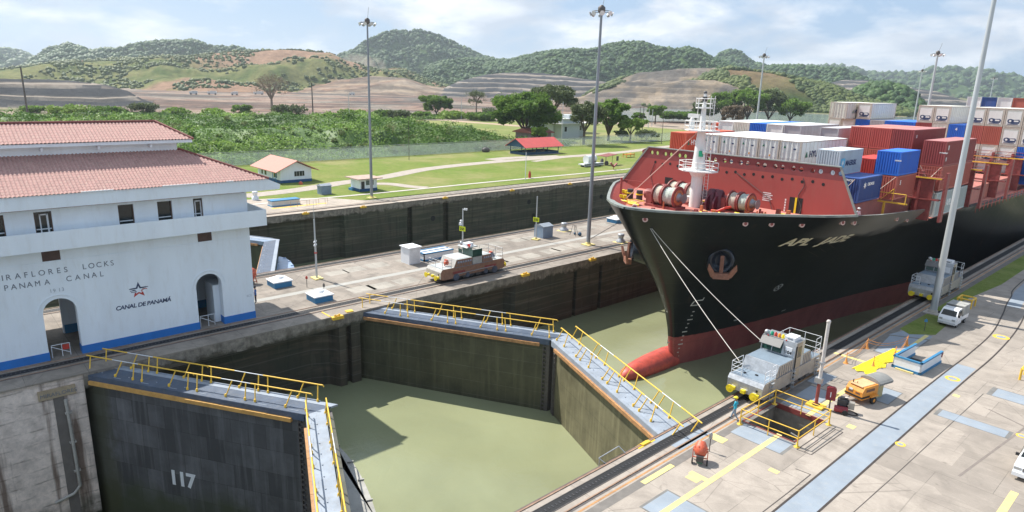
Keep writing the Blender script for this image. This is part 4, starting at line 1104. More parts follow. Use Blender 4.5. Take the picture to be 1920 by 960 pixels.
# perforated strip along the top
x = xe(zt2, -1); xend = xe(zt2, 1); cell = 0.98; nC = int((xend - x) / cell); cell = (xend - x) / nC; rh = 0.26; zc = 14.85
for i in range(nC):
    xa = x + i * cell; xb = xa + cell; xc = (xa + xb) / 2 + (0.1 if i % 2 else -0.1)
    k0 = (zT - zt2)
    n = 12
    sq = []
    for j in range(n):
        a = 2 * math.pi * j / n + math.pi / 4; ca, sa = math.cos(a), math.sin(a); mxx = max(abs(ca), abs(sa))
        sq.append((ca / mxx, sa / mxx))
    for j in range(n):
        a0 = 2 * math.pi * j / n + math.pi / 4; a1 = 2 * math.pi * (j + 1) / n + math.pi / 4
        s0, s1 = sq[j], sq[(j + 1) % n]
        def E(s): 
            X_ = (xa + xb) / 2 + s[0] * cell / 2; Z_ = (zt2 + zT) / 2 + s[1] * (zT - zt2) / 2
            X_ = min(max(X_, xe(Z_, -1)), xe(Z_, 1)); return (X_, YB, Z_)
        bw.ext([(xc + rh * math.cos(a0), YB, zc + rh * math.sin(a0)), E(s0), E(s1), (xc + rh * math.cos(a1), YB, zc + rh * math.sin(a1))], (0, th, 0), 1)
bw.box(xl, YB - 0.12, zT, xr, YB + th + 0.05, zT + 0.10, 2)
for s__ in (1, -1): bw.beam((xe(11.0, s__), YB - 0.02, 11.0), (xe(zT, s__), YB - 0.02, zT), 0.12, 0.2, 2)
for i in range(9): bw.box(xl + 2 + i * 2.5, YB + th, 9.0, xl + 2.15 + i * 2.5, YB + 1.4, 13.8, 0)
spart('breakwater', bw, [M['bulkred'], mk('breakwater_dark', (0.22, 0.045, 0.045), 0.6, var=0.08), M['shiprim']])
b = MB()
rr_ = random.Random(4)
for i in range(20):
    b = MB(); x = xl + 1.2 + i * 1.08; b.lathe((x, YB - 0.012, 13.75 - 0.15 * (i % 2)), [(0.17, 0), (0.17, 0.01)], 10, axis='Y'); spart('light_hole', b, M['black'])
b = MB(); b.box(-47.3, YB - 0.02, 9.8, -46.2, YB - 0.005, 12.1); dw = spart('doorway', b, M['black'])
b = MB(); b.box(-31.6, YB - 0.02, 9.8, -30.2, YB - 0.005, 11.9); spart('doorway', b, M['black'])
b = MB(); b.box(-31.0, YB - 0.06, 9.9, -30.8, YB - 0.02, 11.9); spart('door_bar', b, M['byellow'])
b = MB()
for i in range(5): b.box(-34.6, YB - 0.015, 11.1 + i * 0.2, -33.7 + 0.2 * (i % 2), YB - 0.005, 11.2 + i * 0.2)
for i in range(5): b.box(-32.1, YB - 0.015, 10.3 + i * 0.28, -31.95, YB - 0.005, 10.5 + i * 0.28)
spart('stencilled_notice', b, M['shipwhite'])
b = MB(); pts = [(-30.5 + 0.25 * math.sin(i * 1.1), YB - 0.03, 14.0 - i * 0.45) for i in range(10)]; b.path(pts, 0.03, 4)
b.path([(-49.0, YB - 0.03, 13.6), (-49.5, YB - 0.03, 12.2), (-48.8, YB - 0.03, 10.4)], 0.03, 4); b.path([(-38, YB - 0.03, 13.7), (-33.8, YB - 0.1, 11.4), (-33.2, YB - 0.1, 9.9)], 0.035, 4)
spart('cable', b, M['iron'])
# foremast
mast = MB(); mx0, my0 = -39.2, 62.2
mast.tube((mx0, my0, 9.7), (mx0, my0, 14.2), 0.62, 0.60, 14); mast.tube((mx0, my0, 14.2), (mx0 - 0.02, my0, 18.4), 0.72, 0.42, 14); mast.tube((mx0, my0, 18.4), (mx0, my0, 21.0), 0.34, 0.22, 10)
mast.tube((mx0, my0, 13.4), (mx0, my0, 14.1), 0.55, 1.0, 12)
mo = spart('foremast', mast, M['shipwhite'])
b = MB()
for z, w_, n_ in ((14.1, 2.15, 8), (18.3, 1.9, 7), (20.6, 0.9, 4)):
    b = MB()
    b.prism([(mx0 + w_ * math.cos(2 * math.pi * (i + .5) / 8), my0 + 0.75 * w_ * math.sin(2 * math.pi * (i + .5) / 8)) for i in range(8)], z, z + 0.12)
    for h in (0.5, 1.0):
        pts = [(mx0 + w_ * math.cos(2 * math.pi * (i + .5) / 8), my0 + 0.75 * w_ * math.sin(2 * math.pi * (i + .5) / 8), z + h) for i in range(9)]
        b.path(pts, 0.035, 4)
    for i in range(8):
        q = (mx0 + w_ * math.cos(2 * math.pi * (i + .5) / 8), my0 + 0.75 * w_ * math.sin(2 * math.pi * (i + .5) / 8))
        b.tube((q[0], q[1], z), (q[0], q[1], z + 1.05), 0.035, n=4)
    spart('platform', b, M['shipwhite'], mo)
b = MB()
for xx in (0.75, 1.2):
    b.tube((mx0 + xx, my0 + 0.2, 10.0), (mx0 + xx, my0 + 0.2, 19.2), 0.04, n=4); b.tube((mx0 + xx, my0, 18.4), (mx0 + xx, my0, 21.9), 0.04, n=4)
for k in range(34): b.tube((mx0 + 0.75, my0 + 0.2, 10.1 + k * 0.35), (mx0 + 1.2, my0 + 0.2, 10.1 + k * 0.35), 0.02, n=3)
b.tube((mx0 - 0.7, my0, 17.9), (mx0 - 0.7, my0, 21.0), 0.04, n=4)
spart('ladder', b, M['shipwhite'], mo)
b = MB(); b.box(mx0 - 1.7, my0 - 0.25, 19.6, mx0 - 0.4, my0 + 0.15, 20.0); b.lathe((mx0 - 1.15, my0 - 0.2, 18.4), [(0.3, 0), (0.3, 0.9), (0.15, 1.2)], 10)
b.box(mx0 - 0.12, my0 - 0.12, 21.0, mx0 + 0.12, my0 + 0.12, 22.3); b.tube((mx0 - 0.5, my0, 21.6), (mx0 + 0.5, my0, 21.9), 0.04, n=4)
b.ball((mx0 + 0.8, my0 - 0.5, 14.9 + 1.3), 0.22); b.lathe((mx0 - 1.0, my0, 10.6), [(0.1, 0), (0.45, 0.3), (0.5, 0.7)], 8)
spart('radar', b, [M['shipwhite']], mo)
b = MB(); b.box(mx0 + 0.35, my0 - 0.72, 15.7, mx0 + 0.75, my0 - 0.5, 16.3); spart('navigation_light', b, mk('lamp_green', (0.01, 0.30, 0.16), 0.4), mo)
b = MB(); b.ball((mx0 + 0.0, my0, 22.2), 0.18); b.box(mx0 - 0.2, my0 - 0.15, 21.3, mx0 + 0.2, my0 + 0.15, 21.8); spart('mast_head_light', b, M['darkiron'], mo)
b = MB(); b.tube((mx0 - 0.4, my0, 18.2), (-45.6, 58.2, 10.4), 0.05, n=5); spart('stay_wire', b, mk('stay_pink', (0.55, 0.33, 0.27), 0.7))
b = MB(); b.tube((-46.4, 58.5, 9.7), (-46.4, 58.5, 12.8), 0.16, 0.13); b.tube((-46.4, 58.5, 12.6), (-43.2, 61.0, 12.35), 0.03, n=4); b.tube((-43.2, 61, 9.7), (-43.2, 61, 12.4), 0.05, n=5)
spart('bow_post', b, M['bulkred'])
# mooring gear
M['gearred'] = mk('gear_red', (0.26, 0.055, 0.05), 0.55, var=0.25, scale=3, dirt=0.4, dcol=(0.12, 0.06, 0.05))
M['gearor'] = mk('gear_rust', (0.50, 0.16, 0.07), 0.6, var=0.25, scale=3, dirt=0.4)
def winch(x, y, ropes, rr=0.85, rot=0.0, end=True):
    w = bpy.data.objects.new('mooring_winch', None); sc.collection.objects.link(w); w.parent = ship
    w.location = (x - SX, y - 60, 10.25 - ZW); w.rotation_euler.z = rot
    L = sum(ropes) + 0.3 * len(ropes)
    b = MB(); b.box(-0.9, -0.9, 0, L + 0.3, 0.9, 0.25); b.box(-1.0, -0.6, 0.2, -0.3, 0.6, 1.5); b.lathe((-0.9, 0, 1.15), [(0.55, -0.5), (0.6, 0), (0.4, 0.5)], 12, axis='X')
    b.build('frame', M['gearred'], w)
    u = 0.0; fl = MB()
    for i, wd in enumerate(ropes):
        rp = MB(); q = 6
        prof = []
        for k in range(q * 2 + 1): prof.append((rr * (0.86 + (0.05 if k % 2 else -0.03) + 0.03 * math.sin(k + i)), u + 0.12 + wd * k / (q * 2)))
        rp.lathe((0, 0, 1.25), prof, 18, axis='X'); rp.build('rope_coil', mk('coil_%d' % (i % 3), [(0.50, 0.44, 0.36), (0.42, 0.47, 0.42), (0.55, 0.50, 0.44)][i % 3], 0.9, var=0.2, scale=6), w)
        for e in (u, u + wd + 0.14): fl = MB(); fl.lathe((0, 0, 1.25), [(rr * 1.12, e), (rr * 1.12, e + 0.1)], 20, axis='X'); fl.build('drum_flange', M['gearred'], w)
        u += wd + 0.3
    if end:
        b = MB(); b.lathe((0, 0, 1.25), [(0.5, u), (0.36, u + 0.2), (0.36, u + 0.5), (0.52, u + 0.65)], 14, axis='X'); b.build('warping_head', mk('head_grey', (0.25, 0.26, 0.28), 0.4, 0.4), w)
        b = MB(); b.lathe((0, 0, 1.25), [(0.8, u - 0.15), (0.86, u - 0.1), (0.8, u)], 14, axis='X'); b.build('gear_case', M['gearor'], w)
    return w
winch(-42.0, 59.2, [0.85, 1.3], 1.05); winch(-43.2, 63.6, [0.9, 1.0, 0.9], 1.0, -0.05)
winch(-35.2, 62.6, [0.8, 0.9], 0.95)
b = MB()
for x in (-37.3, -36.4): b.lathe((x, 62.3, 10.25), [(0.5, 0), (0.5, 1.9), (0.3, 2.2)], 12); b.lathe((x, 62.0, 11), [(0.9, -0.1), (0.9, 0.1)], 14, axis='X')
b.lathe((-38.1, 64.5, 10.25), [(0.7, 0), (0.55, 0.8), (0.2, 1.9)], 12); b.box(-38.6, 62, 10.25, -35.8, 63.6, 10.3)
spart('windlass', b, mk('windlass_maroon', (0.10, 0.02, 0.035), 0.4, var=0.3))
b = MB()
for x, y in ((-46.6, 60.5), (-45.3, 60.5)): b.lathe((x, y, 10.25), [(0.36, 0), (0.36, 1.1)], 12, 0); b.lathe((x, y, 10.85), [(0.42, 0), (0.42, 0.14)], 12, 1)
b.box(-47.2, 60.1, 10.25, -44.7, 60.9, 9.95, 0)
spart('bollard_pair', b, [M['darkiron'], M['byellow']])
b = MB(); rr_ = random.Random(12)
M3 = [M['byellow'], M['gearred'], M['gearor']]
for k in range(72):
    b = MB()
    y = rr_.uniform(54.5, 65.5); x = SX + hb(y, 10.25) - 1.2 - rr_.uniform(0, 3.2) if k % 3 else rr_.uniform(-44, -27)
    if abs(x - SX) > hb(y, 10.25) - 0.9: continue
    mm = rr_.choice([0, 0, 1, 2, 2]); h = rr_.uniform(0.2, 0.9); w_ = rr_.uniform(0.1, 0.38)
    if mm == 0: b.tube((x - w_, y, 10.3 + h * 0.3), (x + w_, y, 10.3 + h * 0.3), 0.14, n=8, m=0)
    else: b.box(x - w_ / 2, y - w_ / 2, 10.25, x + w_ / 2, y + w_ / 2, 10.25 + h, mm)
    spart('deck_fitting', b, M3)
b = MB()
for x0, x1, y in ((-36.5, -33, 58.9), (-32.6, -29.5, 61.5), (-31.5, -28.2, 63.5), (-44, -42.6, 56.9), (-47, -43.4, 57.6)): b = MB(); b.tube((x0, y, 10.45), (x1, y, 10.45), 0.11, n=6, m=0); spart('yellow_pipe', b, M3)
b = MB()
for x, y, z in ((-48.6, 61.5, 10.3), (-46.4, 58.4, 10.3)): b.box(x, y, z, x + 0.9, y + 0.3, z + 0.35); b.lathe((x + 0.2, y, z + 0.3), [(0.18, 0), (0.2, 0.35)], 8); b.lathe((x + 0.7, y, z + 0.3), [(0.18, 0), (0.2, 0.35)], 8)
spart('chock', b, M['byellow'])
b = MB(); b.box(-44.4, 57.2, 10.25, -42.9, 58.2, 9.8); 
for x in (-44.4, -42.9):
    for y in (57.2, 58.2): b.tube((x, y, 10.25), (x, y, 10.7), 0.04, n=4)
b.path([(-44.4, 57.2, 10.7), (-42.9, 57.2, 10.7), (-42.9, 58.2, 10.7), (-44.4, 58.2, 10.7), (-44.4, 57.2, 10.7)], 0.04, 4); spart('guard_rail', b, M['yellow'])
b = MB(); b.path([(-36.5, 61.2, 10.4), (-35.6, 60.8, 10.5), (-34.9, 61.0, 10.9), (-34.6, 61.6, 11.0)], 0.13, 6); spart('red_hose', b, M['red'])
# holes for the lines in the bulwark
for px, py in ((1210, 411), (1397, 419), (1446, 420), (1503, 421), (1190, 388), (1579, 417), (1601, 417), (1681, 410), (1700, 412)):
    p = hull_hit(px, py)
    if p is None: continue
    nx = Vector((1, -(hb(p[1] + 0.5, p[2]) - hb(p[1] - 0.5, p[2])), 0)).normalized()
    a = Vector(p) + nx * 0.02
    hb_ = MB(); hd = MB(); hb_.tube(a - nx * 0.2, a + nx * 0.10, 0.27, n=16); hd.tube(a + nx * 0.09, a + nx * 0.115, 0.15, n=12, m=0)
    spart('fairlead_throat', hd, M['gearred'], spart('mooring_hole', hb_, mk('fairlead_pink', (0.62, 0.42, 0.38), 0.5, dirt=0.3)))
# name on the side: letters wrap to the plating
def hull_text(name, s, size, px, py, mat, shear=0.0, bold=0.0, xs=1.0, off=0.03, space=1.0):
    p = hull_hit(px, py)
    y0, z0 = p[1], p[2]
    sl = 0.0
    def f(a, b_, c):
        y = y0 + a; z = z0 + b_
        return Vector((SX + hb(y, z) + off + c * 0.2, y, z)) + Vector((-SX, -60, -ZW))
    return text(name, s, size, mat, f, ship, shear=shear, bold=bold, xs=xs, space=space)
M['cream'] = mk('cream_letters', (0.72, 0.64, 0.46), 0.6, var=0.1)
NAME = dict(px=1462, py=461)
hull_text('ship_name', 'APL', 1.35, 1460, 461, M['cream'], 0.0, 0.05, 1.25, space=1.0)
hull_text('ship_name', 'JADE', 1.3, 1532, 458, M['cream'], 0.0, 0.05, 1.5, space=1.0)
M['shipmark'] = mk('mark_white', (0.6, 0.58, 0.54), 0.6)
def hull_poly(name, rings, px, py, mat):
    p = hull_hit(px, py); b = MB()
    for pts in rings:
        b.add([(SX + hb(p[1] + a, p[2] + c) + 0.03, p[1] + a, p[2] + c) for a, c in pts], [tuple(range(len(pts)))])
    spart(name, b, mat)
def ring(r0, r1, n=20, cx=0, cz=0):
    return [[(cx + r0 * math.cos(2*math.pi*i/n), cz + r0 * math.sin(2*math.pi*i/n)), (cx + r1 * math.cos(2*math.pi*i/n), cz + r1 * math.sin(2*math.pi*i/n)),
             (cx + r1 * math.cos(2*math.pi*(i+1)/n), cz + r1 * math.sin(2*math.pi*(i+1)/n)), (cx + r0 * math.cos(2*math.pi*(i+1)/n), cz + r0 * math.sin(2*math.pi*(i+1)/n))] for i in range(n)]
hull_poly('thruster_mark', ring(0.42, 0.52) + [[(-0.36, -0.30), (-0.28, -0.36), (0.36, 0.30), (0.28, 0.36)], [(-0.36, 0.30), (-0.28, 0.36), (0.36, -0.30), (0.28, -0.36)]], 1459, 539, M['shipmark'])
hull_poly('bulb_mark', [[(-0.5, 0), (-0.5, 0.12), (0.55, 0.12), (0.55, 0)], [(-0.62, 0), (-0.5, 0), (-0.35, 0.6), (-0.5, 0.65)], [(-0.45, 0.58), (-0.4, 0.7), (0.6, 0.75), (0.6, 0.63)], [(0.5, 0.7), (0.6, 0.7), (0.6, 1.0), (0.5, 1.0)]], 1303, 573, M['shipmark'])
rg = []
for k in range(12):
    a = -1.3 + 0.25 * k; w_ = 0.32 if k % 3 == 0 else 0.12
    rg.append([(0.05 * math.sin(a) * 6 - w_, k * 0.5), (0.05 * math.sin(a) * 6 + w_, k * 0.5), (0.05 * math.sin(a) * 6 + w_, k * 0.5 + 0.12), (0.05 * math.sin(a) * 6 - w_, k * 0.5 + 0.12)])
hull_poly('draught_mark', rg, 1272, 668, M['shipmark'])
hull_poly('draught_mark', [[(-0.2, 0), (0.3, 0), (0.3, 0.1), (-0.2, 0.1)], [(-0.2, 0), (-0.1, 0), (-0.1, 0.5), (-0.2, 0.5)]], 1252, 643, M['shipmark'])
hull_poly('load_mark', [[(-0.3, 0), (0.3, 0), (0.3, 0.15), (-0.3, 0.15)]], 1378, 601, M['shipmark'])
hull_poly('load_mark', [[(-0.4, 0), (0.4, 0.05), (0.4, 0.17), (-0.4, 0.12)]], 1468, 583, M['shipmark'])
# anchors in their bossed pockets
def anchor(side):
    b = MB()
    p = hull_hit(1346, 492) if side > 0 else None
    y, z = (p[1], p[2]) if p is not None else (60, 5)
    if side < 0: p0_ = hull_hit(1346, 492); y, z = p0_[1], p0_[2]
    x = SX + side * hb(y, z)
    sx = side
    pk = MB(); n = 18; 
    prof = [(2.1, -1.8), (1.75, -0.3), (1.5, 0.7), (1.35, 1.1), (1.15, 1.25), (0.95, 1.05), (0.6, 0.8)]
    axis = Vector((sx * 0.66, -0.74, 0.05)).normalized(); up = Vector((0, 0, 1)); a_ = axis.cross(up).normalized(); b_ = a_.cross(axis)
    c0 = Vector((x + sx * 0.1, y - (0.0 if sx > 0 else 0.6), z + (0.4 if sx > 0 else -0.3))); vs = []
    for r, w_ in prof:
        for i in range(n):
            t = 2 * math.pi * i / n; vs.append(c0 + axis * w_ + a_ * math.cos(t) * r * 0.95 + b_ * math.sin(t) * r)
    fs = [(k*n+i, k*n+(i+1) % n, (k+1)*n+(i+1) % n, (k+1)*n+i) for k in range(len(prof)-1) for i in range(n)]
    pk.add(vs, fs, 0, True); pk.add(vs[-n:], [tuple(range(n))], 0)
    po = spart('anchor_pocket', pk, mk('pocket_blueblack', (0.015, 0.02, 0.03), 0.22, var=0.2))
    an = MB(); c1 = c0 + axis * 1.45 - b_ * 0.9
    an.beam(c1 + b_ * 1.5, c1 - b_ * 0.4, 0.26, 0.3); an.beam(c1 - a_ * 0.8 - b_ * 0.55, c1 + a_ * 0.8 - b_ * 0.55, 0.6, 0.6)
    for s2 in (1, -1):
        an.ext([c1 + a_ * s2 * 0.45 - b_ * 0.75, c1 + a_ * s2 * 1.0 - b_ * 0.7, c1 + a_ * s2 * 1.45 + b_ * 0.15 + axis * 0.3, c1 + a_ * s2 * 1.35 + b_ * 0.75 + axis * 0.4, c1 + a_ * s2 * 0.85 + b_ * 0.05 + axis * 0.2], axis * 0.25)
    an.lathe(c1 - b_ * 0.5, [(0.3, -0.2), (0.38, 0), (0.3, 0.2)], 10)
    spart('anchor', an, mk('anchor_rust', (0.30, 0.13, 0.085), 0.6, var=0.25, scale=3, dirt=0.4), po)
anchor(1); anchor(-1)
# hatch covers, lashing bridges
b = MB()
b.box(-53.5, 71.5, 8.28, -27.2, 102.5, 11.2); b.box(-27.2, 90, 8.28, -24.4, 102.5, 8.33)
for y0 in (105.0, 131.0, 157, 183): b.box(-53.8, y0 + 0.6, 8.28, -25.2, y0 + 12.6, 10.4); b.box(-53.8, y0 + 13.2, 8.28, -25.2, y0 + 25.2, 10.4)
spart('hatch_cover', b, mk('hatch_pink', (0.46, 0.17, 0.14), 0.7, var=0.15, scale=0.7, dirt=0.4, dcol=(0.35, 0.25, 0.2)))
for y in (87.9, 104.2, 117.6, 130.2, 156.2):
    top = 13.2; lb = MB(); ly = MB()
    for x in np.arange(-54.6, -22.9, 2.62):
        lb.box(x, y, 8.28, x + 0.28, y + 0.9, top + 0.8)
    for z in (10.7, top): lb.box(-54.6, y - 0.02, z, -23.4, y + 0.92, z + 0.14)
    for z in (top + 0.5, top + 1.0): lb.tube((-54.5, y, z), (-23.4, y, z), 0.04, n=4)
    ly.box(-54.6, y - 0.06, top + 0.0, -23.4, y - 0.02, top + 0.16)
    lb.box(-26.2, y + 0.2, 8.28, -24.2, y + 0.6, top)
    spart('lashing_bridge', lb, M['gearred']); spart('walkway_edge', ly, M['yellow'])
b = MB(); b.box(-27.0, 79.4, 11.0, -24.0, 79.55, 11.15); b.box(-26.4, 79.4, 8.3, -26.2, 79.6, 11.0); b.path([(-26.9, 79.4, 12.1), (-24.2, 79.4, 12.1), (-24.2, 79.4, 11.0)], 0.04, 4); b.path([(-26.9, 79.4, 11.1), (-25.5, 79.4, 12.6), (-25.5, 79.4, 11.1)], 0.03, 4)
spart('lashing_platform', b, M['yellow'])

# ------------------------------------------------------------------ containers
COL = {'navy': (0.035, 0.085, 0.27), 'blue': (0.02, 0.14, 0.58), 'ltblue': (0.50, 0.57, 0.62), 'white': (0.72, 0.73, 0.70), 'cream': (0.66, 0.65, 0.57), 'grey': (0.42, 0.41, 0.42), 'apl': (0.44, 0.49, 0.48),
       'maroon': (0.30, 0.055, 0.055), 'brick': (0.42, 0.105, 0.08), 'redb': (0.46, 0.085, 0.07), 'orange': (0.55, 0.10, 0.05), 'red': (0.50, 0.045, 0.035), 'rust': (0.43, 0.11, 0.075)}
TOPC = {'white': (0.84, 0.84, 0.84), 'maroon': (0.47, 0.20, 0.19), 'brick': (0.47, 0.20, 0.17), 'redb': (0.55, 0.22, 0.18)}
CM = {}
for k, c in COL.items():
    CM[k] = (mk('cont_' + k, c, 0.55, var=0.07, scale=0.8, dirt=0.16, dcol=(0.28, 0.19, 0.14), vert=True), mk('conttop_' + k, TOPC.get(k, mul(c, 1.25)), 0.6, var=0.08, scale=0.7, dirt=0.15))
CM['frame'] = mk('cont_frame', (0.52, 0.47, 0.40), 0.6, dirt=0.5, dcol=(0.3, 0.16, 0.1))
CG = 'containers stacked on the ship deck'
cont_cache = {}
def container_geo(L, h, col, end):
    body = MB(); w = 2.438
    fz = 0.14
    body.box(0.05, 0.10, 0.05, w - (0.05 if end in ('reefer', 'doorwhite', 'smooth') else 0.08), L - 0.06, h - 0.06, 0)
    # frame posts and rails
    for x in (0, w - 0.16):
        for y in (0, L - 0.16): body.box(x, y, 0, x + 0.16, y + 0.16, h, 2)
    for x in (0, w - 0.07): body.box(x, 0.16, h - 0.13, x + 0.07, L - 0.16, h - 0.02, 2); body.box(x, 0.16, 0.01, x + 0.07, L - 0.16, 0.17, 2)
    for y in (0, L - 0.08): body.box(0.16, y, h - 0.13, w - 0.16, y + 0.08, h - 0.015, 2); body.box(0.16, y, 0.01, w - 0.16, y + 0.08, 0.17, 2)
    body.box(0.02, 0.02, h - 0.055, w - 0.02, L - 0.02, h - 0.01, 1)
    # corrugation on the two long sides and the near end
    smoothside = end in ('reefer', 'doorwhite', 'smooth')
    if not smoothside:
        n = int((L - 0.4) / 0.28)
        for i in range(n):
            y = 0.22 + i * (L - 0.44) / n
            body.box(w - 0.08, y, 0.17, w - 0.012, y + 0.14, h - 0.13, 0)
    else:
        n = int(L / 1.0)
        for i in range(n): body.box(w - 0.05, 0.3 + i * (L - .6) / n, 0.17, w - 0.035, 0.34 + i * (L - .6) / n, h - 0.13, 2)
    parts = []
    if end == 'corr':
        for i in range(8): body.box(0.22 + i * 0.264, 0.0, 0.17, 0.36 + i * 0.264, 0.10, h - 0.13, 0)
    elif end in ('door', 'doorwhite'):
        d = MB(); d.box(0.17, 0.04, 0.17, w/2 - 0.02, 0.10, h - 0.13, 0); d.box(w/2 + 0.02, 0.04, 0.17, w - 0.17, 0.10, h - 0.13, 0)
        parts.append(('door', d, 0))
        r = MB()
        for x in (0.42, 0.95, 1.45, 2.0):
            r.tube((x, 0.0, 0.1), (x, 0.0, h - 0.08), 0.028, n=5)
            for z in (0.35, 0.9, 1.5, h - 0.4): r.box(x - 0.07, -0.01, z, x + 0.07, 0.02, z + 0.08)
            r.box(x - 0.18, -0.02, 0.98, x + 0.05, 0.01, 1.04)
        parts.append(('lock_rod', r, 3))
    elif end == 'reefer':
        r = MB(); r.box(0.3, 0.0, 0.35, w - 0.3, 0.10, h - 0.5, 4)
        zc = 0.95
        pts = [(0.42 + 0.0, zc), (0.55, zc - 0.3), (1.2, zc - 0.42), (2.0, zc - 0.36), (2.12, zc), (1.95, zc + 0.28), (1.3, zc + 0.22), (0.8, zc + 0.34), (0.5, zc + 0.25)]
        r.ext([(x, -0.012, z) for x, z in pts], (0, 0.03, 0), 3)
        r.box(0.5, -0.03, 0.42, 1.9, -0.012, 0.52, 3); r.box(1.3, -0.02, zc - 0.1, 1.9, -0.013, zc + 0.12, 4); r.lathe((0.8, -0.02, zc), [(0.17, 0), (0.17, 0.012)], 10, 4, 'Y')
        parts.append(('cooling_unit', r, 3))
    return body, parts
def container(label, xr, y0, zt, L, h, col, end='corr', marks=(), hidden=False):
    key = (L, h, col, end)
    if key in cont_cache:
        src = cont_cache[key]
        o = copy_tree(src, (xr - 2.438, y0, zt - h), 0, label)
        for ch in list(o.children):
            if ch.name.startswith('marking') or ch.name.startswith('logo'): bpy.data.objects.remove(ch)
    else:
        body, parts = container_geo(L, h, col, end)
        o = empty('shipping_container', (xr - 2.438, y0, zt - h), label, 'shipping container', 0, CG)
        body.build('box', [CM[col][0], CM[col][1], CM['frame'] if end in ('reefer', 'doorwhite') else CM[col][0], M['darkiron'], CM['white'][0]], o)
        for nm, mb, mi in parts:
            mb.build(nm, [CM[col][0], CM[col][1], CM['frame'], M['iron'] if nm == 'lock_rod' else M['navyblue'], CM['white'][0]], o)
        cont_cache[key] = o
    o['label'] = label
    for mk_ in marks:
        kind = mk_[0]
        if kind == 'side':   # on the +X side
            _, s, size, y, z, mat = mk_
            text('marking', s, size, mat, fr((2.432, y, z), (0, 1, 0), (0, 0, 1), (1, 0, 0)), o, bold=0.02)
        elif kind == 'end':
            _, s, size, x, z, mat = mk_
            text('marking', s, size, mat, fr((x, -0.0, z), (1, 0, 0), (0, 0, 1), (0, -1, 0)), o, bold=0.01)
        elif kind == 'endbox':
            _, x0, z0, x1, z1, mat = mk_
            b = MB(); b.box(x0, -0.035, z0, x1, -0.02, z1); b.build('marking', mat, o)
        elif kind == 'tri':
            _, y, z, r, mat = mk_
            b = MB(); b.add([(2.45, y - r * 0.7, z), (2.45, y + r * 0.7, z), (2.45, y, z + r * 1.7)], [(0, 1, 2)]); b.build('logo', mat, o, fix=False)
        elif kind == 'trie':
            _, x, z, r, mat = mk_
            b = MB(); b.add([(x - r * 0.7, -0.03, z), (x + r * 0.7, -0.03, z), (x, -0.03, z + r * 1.6)], [(0, 1, 2)]); b.build('logo', mat, o, fix=False)
        elif kind == 'star':
            _, y, z, r, mat = mk_
            b = MB(); b.add([(2.45, y + p[0], z + p[1]) for p in star_pts(r, 0.45, 7)], [tuple(range(14))]); b.build('logo', mat, o, fix=False)
    return o
NV, WH, GR, MW = M['navyblue'], M['shipwhite'], mk('mark_green', (0.01, 0.13, 0.07), 0.5), M['shipwhite']
LTB = mk('mark_sky', (0.10, 0.42, 0.62), 0.5)
# bay 1
container('navy blue container with white writing, lowest one beside the right end of the red breakwater', -26.7, 72.8, 14.05, 6.06, 2.6, 'navy', 'corr', (('side', 'CRONOS', 0.42, 2.2, 1.7, WH), ('star', 1.5, 1.75, 0.42, WH), ('end', 'CRONOS', 0.3, 0.5, 2.2, WH)))
container('pale blue-grey container with a blue star square, set above the navy one', -29.2, 73.1, 16.65, 6.06, 2.6, 'ltblue', 'corr', (('side', 'MAERSK', 0.78, 1.7, 0.95, NV), ('star', 0.95, 1.25, 0.36, WH), ('side', ' ', 0.2, 1, 1, WH)))
b = MB(); b.box(2.44, 0.45, 0.75, 2.448, 1.45, 1.75); b.build('logo', LTB, [o for o in bpy.data.objects if o.get('label', '').startswith('pale blue-grey container')][0])
for i in range(5):
    pos = ['nearest the pale blue-grey one', 'second from the pale blue-grey one', 'third from the pale blue-grey one', 'fourth from the pale blue-grey one', 'partly behind the white foremast'][i]
    mk_ = [('trie', 0.6, 2.05, 0.2, GR), ('endbox', 1.6, 1.95, 1.9, 2.1, NV), ('endbox', 1.35, 1.0, 1.5, 1.2, M['orange'])] if i > 0 else [('trie', 0.6, 2.05, 0.2, GR), ('tri', 1.6, 1.1, 0.42, GR), ('side', 'HYUNDAI', 1.0, 2.3, 1.1, NV), ('endbox', 1.6, 1.95, 1.9, 2.1, NV)]
    container('long white refrigerated container with closed doors behind the breakwater, ' + pos, -33.5 - 2.53 * i, 73.2, 17.25, 12.19, 2.9, 'white', 'doorwhite', mk_)
container('orange-red container behind the left end of the breakwater, left of the foremast', -50.7, 76.8, 16.9, 12.19, 2.6, 'orange', 'corr', (('side', 'HYUNDAI', 0.95, 1.3, 1.0, WH), ('tri', 0.75, 1.0, 0.38, GR)))
# bay 2
container('bright blue container above a brick-red one, beside the ship rail', -25.7, 80.4, 16.5, 6.06, 2.6, 'blue', 'corr', (('end', 'cosco', 0.28, 1.9, 1.6, WH),))
container('brick-red container directly under the bright blue one', -25.7, 80.4, 13.85, 6.06, 2.6, 'brick', 'corr', (('side', '5', 0.7, 1.1, 1.6, WH),))
container('bright red open-sided container end between the pale blue-grey and blue ones, upper', -28.3, 80.6, 15.5, 6.06, 2.6, 'red', 'corr')
container('pink-topped red container left of the bright blue one, lower row', -30.85, 85.2, 14.6, 6.06, 2.6, 'brick', 'corr')
